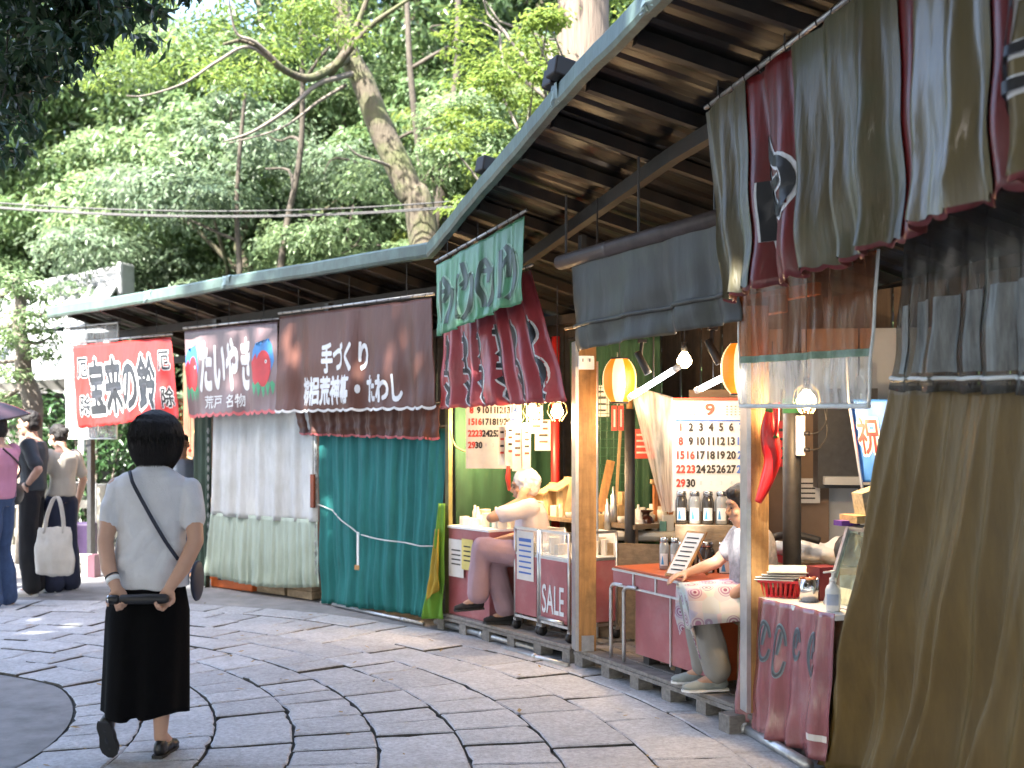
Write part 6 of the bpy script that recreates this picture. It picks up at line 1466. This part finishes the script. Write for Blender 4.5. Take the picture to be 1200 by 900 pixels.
# strap, watch, folded umbrella held behind
M_strap = M('navy strap', (.015, .02, .04), .6); sp = []
for i in range(19):
    t = i / 18; x = -.075 + .235 * t; z = 1.318 - .40 * t; ry = .128 - .02 * max(0, (t - .8) / .2) if .12 < t else .088 + .04 * t / .12; sp.append(w(x, -(ry + .008) * math.sqrt(max(.05, 1 - (x / .22) ** 2)), z))
q = MB()
for p in sp: q.v += [p + V((-.007, 0, -.004)), p + V((.007, 0, .004))]
q.f = [(2 * i, 2 * i + 1, 2 * i + 3, 2 * i + 2) for i in range(len(sp) - 1)]; o = q.build('bag_strap', M_strap, wm, True); o.modifiers.new('t', 'SOLIDIFY').thickness = .006
MB().tube(curve([w(.165, -.09, .92), w(.20, -.02, .93), w(.19, .08, 1.05)]), .009, 8).build('bag_strap', M_strap, wm, True)
bg_ = MB(); bg_.ell(w(.205, .09, .80), (.022, .10, .10), None, 16, 10); fuse(bg_, 'shoulder_bag', M('navy bag', (.02, .025, .05), .6), wm, .01, 3)
wd = (armL[4] - armL[3]).normalized(); wc_ = armL[4] - wd * .035; MB().tube([wc_ - wd * .011, wc_ + wd * .011], .0335, 18).build('watch_band', M_white, wm, True); MB().tube([wc_ - wd * .022, wc_ - wd * .014], .034, 18).build('bracelet', M_ink, wm, True)
um = thing('folded_umbrella', 'short black folded umbrella held behind the walking woman\'s back', 'umbrella', w(.02, -.24, .72))
ua, ub = w(-.128, -.195, .752), w(.140, -.195, .756); ud = (ub - ua)
MB().tube([ua + ud * t for t in (.18, .22, .6, .95, 1)], [.013, .021, .023, .021, .014], 14).build('sleeve', M('black nylon', (.015, .015, .017), .5, .2, 20), um, True); MB().tube([ua + ud * t for t in (-.02, 0, .15, .19)], [.014, .021, .021, .014], 12).build('handle', M_shoe, um, True); MB().tube([ua + ud * .005, ua + ud * .03], .0225, 12).build('ring', M_clip, um, True)

wm.scale = (.92, .95, 1.0)
# --- the group at the left
M_dshirt = M('slate shirt', (.045, .055, .065), .8, .1, 8); M_bpant = M('black trousers', (.012, .012, .015), .85, .2, 8); M_beige = M('beige blouse', (.44, .40, .34), .85, .06); M_navy = M('navy trousers', (.015, .02, .045), .85, .2, 8); M_pinks = M('pink shirt', (.58, .25, .36), .85, .06); M_jean = M('blue jeans', (.045, .08, .17), .9, .25, 10); M_grayb = M('grey blue tee', (.20, .25, .33), .85, .06); M_brshoe = M('brown shoe', (.20, .10, .05), .6)
g1 = gnd(38, 697); g1.z = .0
man, W1, _, k1 = stander('man in slate shirt and black trousers with hand on hip', g1, radians(100), 1.72, {'elL': (-.33, -.13, 1.17), 'wrL': (-.19, .0, 1.03), 'hdL': (.7, .6, -.3), 'pnL': (.6, -.4, 0), 'elR': (.24, .14, 1.16), 'wrR': (.24, .32, 1.0), 'look': (.15, 1, -.05)}, M_dshirt, M_bpant, M_hair, M_skin, M_white, {'sleeve': .75, 'calf': .085, 'cuff': .080, 'hair': 'fringe'}, 'shoppers at the end of the row')
MB().tube([W1(-.205, -.015, 1.045), W1(-.19, .0, 1.03)], .029, 14).build('wrist_watch', M_ink, man, True)
g2 = gnd(72, 692); g2.z = 0
lady, W2, _, k2 = stander('woman in beige blouse and navy trousers carrying a white tote', g2, radians(60), 1.60, {'elL': (-.25, .05, 1.13), 'wrL': (-.23, .12, .88), 'elR': (.25, -.02, 1.13), 'wrR': (.26, .08, .87), 'hdR': (0, .2, -1), 'head': (0, .06, 1.58), 'look': (-.1, 1, -.25)}, M_beige, M_navy, MATS['black hair'], M_skin, M_white, {'sleeve': .7, 'calf': .10, 'cuff': .105, 'knee': .092, 'hair': 'bun'}, 'shoppers at the end of the row', .9)
tb = thing('tote_bag', 'white cotton tote bag held by the woman in beige', 'bag', at(63, 672, 10.2)); M_tote = M('natural cotton', (.60, .56, .50), .9, .08, 8, .3, 60)
c = at(64, 644, 10.1); mb = MB(); mb.loft([(c + V((0, 0, z * 1.2)), rx * 1.15, ry) for z, rx, ry in ((-.20, .10, .03), (-.18, .155, .06), (-.08, .165, .075), (.04, .15, .06), (.12, .145, .035), (.17, .135, .012))], 20); fuse(mb, 'bag', M_tote, tb, .012, 3, folds(.015, 9, 6, 2))
for sy in (-.02, .02): MB().tube(curve([c + V((-.09, sy, .15)), c + V((-.07, sy, .30)), c + V((-.01, sy, .46)), c + V((.04, sy, .46)), c + V((.075, sy, .30)), c + V((.085, sy, .15))], 5), .011, 6).build('handle', M_tote, tb, True)
g3 = gnd(-2, 712); g3.z = 0
pk, W3, _, k3 = stander('person in pink shirt and blue jeans under the dark umbrella', g3, radians(80), 1.66, {'elL': (-.24, .02, 1.14), 'wrL': (-.12, .22, 1.13), 'hdL': (.5, .8, .2), 'elR': (.26, .12, 1.14), 'wrR': (.16, .26, 1.28), 'hdR': (-.2, .4, .9)}, M_pinks, M_jean, M_hair, M_skin, M_brshoe, {'sleeve': .75, 'calf': .085, 'cuff': .085}, 'shoppers at the end of the row', 1.1)
MB().ell(W3(.22, -.02, 1.0), (.06, .12, .10), None, 14, 8).build('hip_bag', M_dark, pk, True); MB().tube(curve([W3(.20, .0, 1.08), W3(.10, -.15, 1.25), W3(-.12, -.13, 1.42)]), .008, 6).build('bag_strap', M_dark, pk, True)
ub_ = thing('open_umbrella', 'dark red-edged open umbrella over the person in pink', 'umbrella', W3(.16, .3, 1.3)); uc = W3(.16, .30, 1.62); M_um = M('dark umbrella cloth', (.04, .02, .03), .5); M_um2 = M('crimson umbrella cloth', (.30, .02, .03), .5)
ax = V((-.25, -.1, 1)).normalized(); Ru = V((0, 0, 1)).rotation_difference(ax).to_matrix()
for g in range(8):
    MB().grid(lambda u, v: uc + Ru @ V((cos((g + u) * pi / 4) * .46 * v * (1 - .06 * sin(pi * u)), sin((g + u) * pi / 4) * .46 * v * (1 - .06 * sin(pi * u)), .22 * (1 - v ** 2))), 6, 8).build('panel', M_um if g % 2 else M_um2, ub_, True)
    MB().tube([uc + Ru @ V((cos(g * pi / 4) * .46 * v, sin(g * pi / 4) * .46 * v, .215 * (1 - v ** 2) - .004)) for v in (0, .5, 1)], .004, 5).build('rib', M_dark, ub_)
MB().tube([uc + Ru @ V((0, 0, .28)), uc + Ru @ V((0, 0, -.38))], .007, 8).build('shaft', M_steel, ub_); MB().tube([uc + Ru @ V((0, 0, -.38)), uc + Ru @ V((0, 0, -.50))], .015, 10).build('handle', M_ink, ub_)
g4 = gnd(207, 676); g4.z = 0
stander('man in grey-blue tee standing before the red banner stall', V((-3.42, 11.5, 0)), radians(200), 1.50, {'elL': (-.24, .0, 1.12), 'wrL': (-.24, .12, .9), 'elR': (.24, .0, 1.12), 'wrR': (.22, .16, .92), 'look': (0, 1, -.1)}, M_grayb, M_jean, M_hair, M_skin2, M_dark, {'sleeve': .7, 'hair': 'short'}, None)
# bags on the ground by the group
sc_ = thing('shopping_trolley', 'dark purple shopping trolley bag on wheels by the stone fence', 'trolley', gnd(94, 664)); p = gnd(95, 664)
MB().box(p + V((0, .05, .30)), (.30, .2, .40), .2).build('bag', M('purple nylon', (.045, .025, .08), .6, .2, 8), sc_, bevel=.03)
for s in (-1, 1): MB().tube([p + V((s * .13, .02, .07)), p + V((s * .16, .02, .07))], .07, 14).build('wheel', M_ink, sc_, True); MB().tube([p + V((s * .12, .12, .1)), p + V((s * .12, .14, .95))], .012, 8).build('handle_bar', M_steel, sc_)
MB().tube([p + V((-.12, .14, .95)), p + V((.12, .14, .95))], .016, 8).build('grip', M_ink, sc_)
pc = thing('carrier_bag', 'white patterned carrier bag standing on the ground by the trolley', 'bag', gnd(95, 676)); p = gnd(95, 676); MB().box(p + V((0, 0, .12)), (.27, .12, .24), -.15).build('bag', M_paper, pc, bevel=.01); MB().box(p + V((.145, -.02, .12)), (.08, .13, .24), -.15).build('gusset', M('plum paper', (.11, .05, .07), .6), pc)
for i in range(4):
    q = p + V((-.10 + .055 * i, -.064 - .001, .10)); MB().box(q, (.035, .003, .10), -.15).build('house_print', M_blueink if i % 2 else M_ink, pc); MB().box(q + V((0, -.002, 0)), (.022, .003, .075), -.15).build('house_print', M_paper, pc)
sbx = thing('small_case', 'black wheeled case at the feet of the shoppers', 'case', gnd(52, 694)); p = gnd(52, 692); MB().box(p + V((0, .1, .17)), (.16, .2, .24), .2).build('case', M_dark, sbx, bevel=.02)
for s in (-1, 1): MB().tube([p + V((s * .07 - .01, 0.02, .05)), p + V((s * .07 + .01, .02, .05))], .05, 14).build('wheel', M_ink, sbx, True)

# ================================================================ SEATED SELLERS
def seater(label, base, yaw, J, top, trous, hairmat, skin, shoe_mat, apron=None, hair='short', k=1.0):
    base = V(base); root = thing('person', label, 'person', base, 'sellers seated in the stalls'); Rz = Matrix.Rotation(yaw, 3, 'Z')
    W = lambda p: base + Rz @ V(p); Wd = lambda p: Rz @ V(p); px, py, pz = J['pelvis']; sx, sy, sz = J['chest']     # chest = point between the shoulders
    def torso(e, lo=0.0, hi=1.0):
        prof = [(0, .145, .125), (.15, .158, .13), (.4, .14, .11), (.65, .15, .11), (.85, .165, .10), (1.0, .125, .08), (1.08, .06, .06)]; mb = MB(); n = 20; S = [q for q in prof if lo <= q[0] <= hi]
        for t, rx, ry in S:
            c = V((px, py, pz - .08)).lerp(V((sx, sy, sz + .03)), t)
            for j in range(n):
                a = 2 * pi * j / n; mb.v.append(W(c + V(((rx + e) * cos(a), (ry + e) * sin(a), 0))))
        for i in range(len(S) - 1):
            for j in range(n): a0 = i * n + j; a1 = i * n + (j + 1) % n; mb.f.append((a0, a1, a1 + n, a0 + n))
        mb.f.append(tuple(range(n))[::-1]); mb.f.append(tuple(range((len(S) - 1) * n, len(S) * n))); return mb
    hd = W(J['head']); fw = Wd(J['look']); body = torso(0); body.limb([W((sx, sy, sz)), W(V((sx, sy, sz)).lerp(V(J['head']), .6))], [.06, .052]); add_head(body, hd, fw, .95)
    st = torso(.018, 0, 1.0); tr = torso(.02, 0, .4)
    for s, nm in ((-1, 'L'), (1, 'R')):
        sh = V((sx + s * .155, sy, sz)); el = V(J['el' + nm]); wr = V(J['wr' + nm]); hip = V((px + s * .085, py, pz)); kn = V(J['kn' + nm]); an = V(J['an' + nm])
        body.limb([W(sh), W(sh.lerp(el, .5)), W(el), W(el.lerp(wr, .35)), W(wr)], [.05, .042, .036, .035, .025]); add_hand(body, W(wr), Wd(J['hd' + nm]), Wd(J['pn' + nm]), J.get('th' + nm, s), .93, J.get('cu' + nm, .4))
        body.limb([W(hip), W(hip.lerp(kn, .5)), W(kn), W(kn.lerp(an, .35)), W(an)], [.085, .072, .054, .05, .034]); ft = V(J['toe' + nm]); body.limb([W(an), W(an.lerp(ft, .5))], [.033, .028])
        st.limb([W(sh), W(sh.lerp(el, .45)), W(sh.lerp(el, J.get('sl', .75)))], [.064, .062, .060]); tr.limb([W(hip), W(hip.lerp(kn, .5)), W(kn), W(kn.lerp(an, .45)), W(kn.lerp(an, .9))], [.102, .092, .078, .080, .080])
        ah = an + (an - ft).normalized() * .05 - V((0, 0, .045)) * 0; heel = V((an.x, an.y, an.z)) + (V((an.x, an.y, 0)) - V((ft.x, ft.y, 0))).normalized() * .05; heel.z = ft.z + (an.z - .075 - ft.z) * .9
        shoe(root, W(heel), W(ft), V((0, 0, 1)), shoe_mat, M_solem if shoe_mat is M_black else M_white, .95)
    fuse(body, 'body', skin, root, .0075, 4); face_parts(root, hd, fw, .95); fuse(st, 'blouse', top, root, .009, 4, folds(.012, 9, 6, 5)); fuse(tr, 'trousers', trous, root, .010, 4, folds(.012, 8, 4, 8))
    R = frame(fw); hb = MB(); hf = lambda x, y, z: hd + R @ V((x, y, z)) * .95
    hb.ell(hf(0, -.02, .045), V((.088, .096, .09)), R, 16, 10); hb.ell(hf(0, -.05, .0), V((.083, .066, .08)), R, 16, 10)
    if hair == 'perm':
        r = random.Random(3)
        for _ in range(40):
            d = V((r.gauss(0, 1), r.gauss(-.5, 1), r.gauss(.5, 1))).normalized(); q = hf(d.x * .08, -.025 + d.y * .085, .03 + d.z * .085)
            if (R.transposed() @ (q - hd)).y < .055: hb.ell(q, r.uniform(.02, .032), n=8, m=6)
    else: hb.ell(hf(0, .035, .085), V((.07, .055, .035)), R)
    fuse(hb, 'hair', hairmat, root, .008, 2, lambda c: .007 * noise.noise(c * 45))
    return root, W, Wd
M_blouse = M('pale pink blouse', (.62, .54, .56), .85, .06, 8, .2, 60); M_ptrous = M('dusty pink trousers', (.36, .24, .28), .85, .08, 8, .2, 50)
old, Wo, _ = seater('white-haired seller in pale pink sitting cross-legged with hand to ear', (.15, 8.0, .13), radians(91),
    {'pelvis': (0, -.02, .50), 'chest': (0, .02, .86), 'head': (.0, .06, 1.00), 'look': (-.05, 1, -.12), 'elL': (-.20, .30, .79), 'wrL': (-.125, .10, .905), 'hdL': (.25, -.45, .85), 'pnL': (.9, -.1, .0), 'cuL': .35,
     'elR': (.22, .10, .62), 'wrR': (.10, .26, .60), 'hdR': (-.5, .8, -.1), 'pnR': (0, 0, -1), 'knL': (-.04, .37, .56), 'anL': (.02, .40, .19), 'toeL': (.0, .57, .10), 'knR': (.08, .30, .50), 'anR': (.05, .18, .085), 'toeR': (.06, .36, .004), 'sl': .72}, M_blouse, M_ptrous, M_whair, M_skin2, M_black, hair='perm')
MB().ell(Wo((-.15, .16, .86)), (.02, .02, .02)).build('wrist_cuff', M_white, old, True)
sl_ = thing('stool', 'steel-legged stool under the white-haired seller', 'stool', Wo((0, -.04, 0))); c = Wo((0, -.04, .40)); MB().tube([c - V((0, 0, .025)), c + V((0, 0, .005))], .15, 20).build('seat', M_dark, sl_, bevel=.006)
for i in range(4):
    a = i * pi / 2 + .6; MB().tube([c + V((cos(a) * .12, sin(a) * .12, -.02)), Wo((0, -.04, .002)) + V((cos(a) * .16, sin(a) * .16, 0))], .012, 8).build('leg', M_steel, sl_, True)
# flowered apron cloth: pale ground with violet dot-ring flowers
def M_flower():
    m = bpy.data.materials.new('flowered apron cloth'); m.use_nodes = True; nt = m.node_tree; N = nt.nodes; L = nt.links; b = N['Principled BSDF']; b.inputs['Roughness'].default_value = .85
    tc = N.new('ShaderNodeTexCoord'); vo = N.new('ShaderNodeTexVoronoi'); vo.inputs['Scale'].default_value = 11; vo.inputs['Randomness'].default_value = .5; L.new(tc.outputs['Object'], vo.inputs['Vector'])
    r = N.new('ShaderNodeValToRGB'); e = r.color_ramp; e.interpolation = 'CONSTANT'; e.elements[0].position = 0; e.elements[0].color = (.25, .08, .14, 1); e.elements[1].position = .12; e.elements[1].color = (.55, .50, .52, 1)
    for p, c in ((.20, (.36, .20, .30, 1)), (.30, (.56, .52, .54, 1)), (.36, (.40, .28, .36, 1)), (.42, (.58, .55, .56, 1))): q = e.elements.new(p); q.color = c
    L.new(vo.outputs['Distance'], r.inputs[0]); mx = N.new('ShaderNodeMixRGB'); mx.blend_type = 'MULTIPLY'; mx.inputs[0].default_value = .25; L.new(r.outputs[0], mx.inputs[1]); L.new(vo.outputs['Color'], mx.inputs[2]); L.new(mx.outputs[0], b.inputs['Base Color'])
    return m
M_apron = M_flower(); M_gtrous = M('stone grey trousers', (.24, .23, .21), .85, .08, 8, .2, 40); M_pshirt = M('mottled grey blouse', (.28, .27, .29), .85, .35, 30)
ven, Wv, _ = seater('seller in flowered apron seated by the canisters, one hand on her knee', (1.30, 6.02, .13), radians(92),
    {'pelvis': (0, -.02, .47), 'chest': (0, .0, .83), 'head': (.0, .045, .985), 'look': (-.10, 1, -.15), 'elL': (-.22, .04, .60), 'wrL': (-.14, .18, .50), 'hdL': (.25, .8, -.45), 'pnL': (.1, -.2, -1), 'cuL': .35, 'thL': 1,
     'elR': (.21, .14, .66), 'wrR': (.17, .32, .60), 'hdR': (-.3, .9, -.15), 'pnR': (0, -.1, -1), 'cuR': .3, 'knL': (-.09, .30, .46), 'anL': (-.09, .20, .085), 'toeL': (-.10, .40, .004), 'knR': (.09, .30, .46), 'anR': (.09, .22, .085), 'toeR': (.11, .42, .004), 'sl': .6}, M_pshirt, M_gtrous, M_hair, M_skin2, M('grey canvas shoe', (.26, .29, .28), .8), hair='short')
ap = MB(); n = 20
for i in range(9):
    t = i / 8; y = .02 + .36 * t; drop = .02 + .20 * min(1, t * 1.3) ** 2
    ap.v += [Wv((x, y if abs(x) < .2 else y - .02, .575 - .03 * t + .02 * cos(x * 9) - (.16 * (abs(x) - .17) / .05 if abs(x) > .17 else 0))) for x in [-.22 + .44 * j / n for j in range(n + 1)]]
for i in range(8):
    t = (i + 1) / 8; ap.v += [Wv((x * (1 + .1 * t), .385 + .01 * sin(x * 30) * t - .05 * t, .545 - .25 * t + .02 * cos(x * 9) - (.16 * (abs(x) - .17) / .05 * (1 - t * .5) if abs(x) > .17 else 0))) for x in [-.22 + .44 * j / n for j in range(n + 1)]]
for i in range(16):
    for j in range(n): a0 = i * (n + 1) + j; ap.f.append((a0, a0 + 1, a0 + n + 2, a0 + n + 1))
o = ap.build('apron_skirt', M_apron, ven, True); o.modifiers.new('t', 'SOLIDIFY').thickness = .005
wl = V(Wv((-.14, .18, .50))); we = V(Wv((-.22, .04, .60))); dd = (wl - we).normalized(); MB().tube([wl - dd * .035, wl - dd * .012], .030, 16).build('wrist_watch', M_alu, ven, True)
vst = thing('stool', 'low wooden stool under the seller in flowered apron', 'stool', Wv((0, -.04, 0))); c = Wv((0, -.04, .37)); MB().box(c, (.30, .28, .03), .1).build('seat', M_ply, vst, bevel=.005)
for sx in (-1, 1):
    for sy in (-1, 1): MB().tube([c + V((sx * .12, sy * .11, -.015)), c + V((sx * .13, sy * .12, -.368))], .016, 8).build('leg', M_ply, vst, True)

# ---------------------------------------------------------------- last small things
goods(6.72, 6.98, -.64, -.98, .836, 14, 'the grey side table', 15)
rq = random.Random(21)
for i, (px, py, d, w_, h_, m, lb) in enumerate([(700, 470, 8.6, .18, .24, M_paper, 'white notice on the wall behind the wire mesh'), (755, 520, 8.3, .16, .22, M_redink, 'red notice behind the milky vinyl sheet'), (690, 445, 8.3, .12, .10, M('yellow card', (.55, .40, .08), .7), 'small yellow card above the wire mesh'),
        (940, 575, 7.2, .22, .16, M_paper, 'white notice on the pale panels'), (912, 520, 7.2, .10, .30, M_redp, 'narrow red notice on the pale panels')]):
    p = at(px, py, d); t = thing('wall_notice', lb, 'notice', p, 'notices on the stall walls'); MB().obox(p, V((w_ / 2, -.02, 0)), V((0, .003, 0)), V((0, 0, h_ / 2))).build('sheet', m, t)
    for k in range(4): MB().obox(p + V((0, -.006, h_ * (.3 - .2 * k))), V((w_ * .36, -.014, 0)), V((0, .001, 0)), V((0, 0, h_ * .03))).build('print_line', M_ink if m is not M_redink else M_paper, t)
# crates and cartons stored under and behind the counters
M_card = M('brown carton', (.30, .20, .11), .8, .15, 6)
for i, (x, y, a, sx, sy, sz, lb) in enumerate([(.62, 8.35, .3, .34, .26, .24, 'brown carton on the pallet behind the SALE cart'), (.30, 8.75, .1, .3, .3, .3, 'brown carton under the back table'), (1.35, 6.85, .2, .3, .25, .3, 'brown carton behind the canister stand'), (.98, 7.25, .6, .28, .22, .22, 'brown carton before the plywood partition')]):
    t = thing('carton', lb, 'carton', (x, y, .13), 'cartons stored in the stalls'); MB().box((x, y, .13 + sz / 2), (sx, sy, sz), a).build('box', M_card, t, bevel=.004); MB().box((x, y, .131 + sz), (sx * .99, .05, .003), a).build('tape', M('parcel tape', (.40, .30, .16), .3), t)
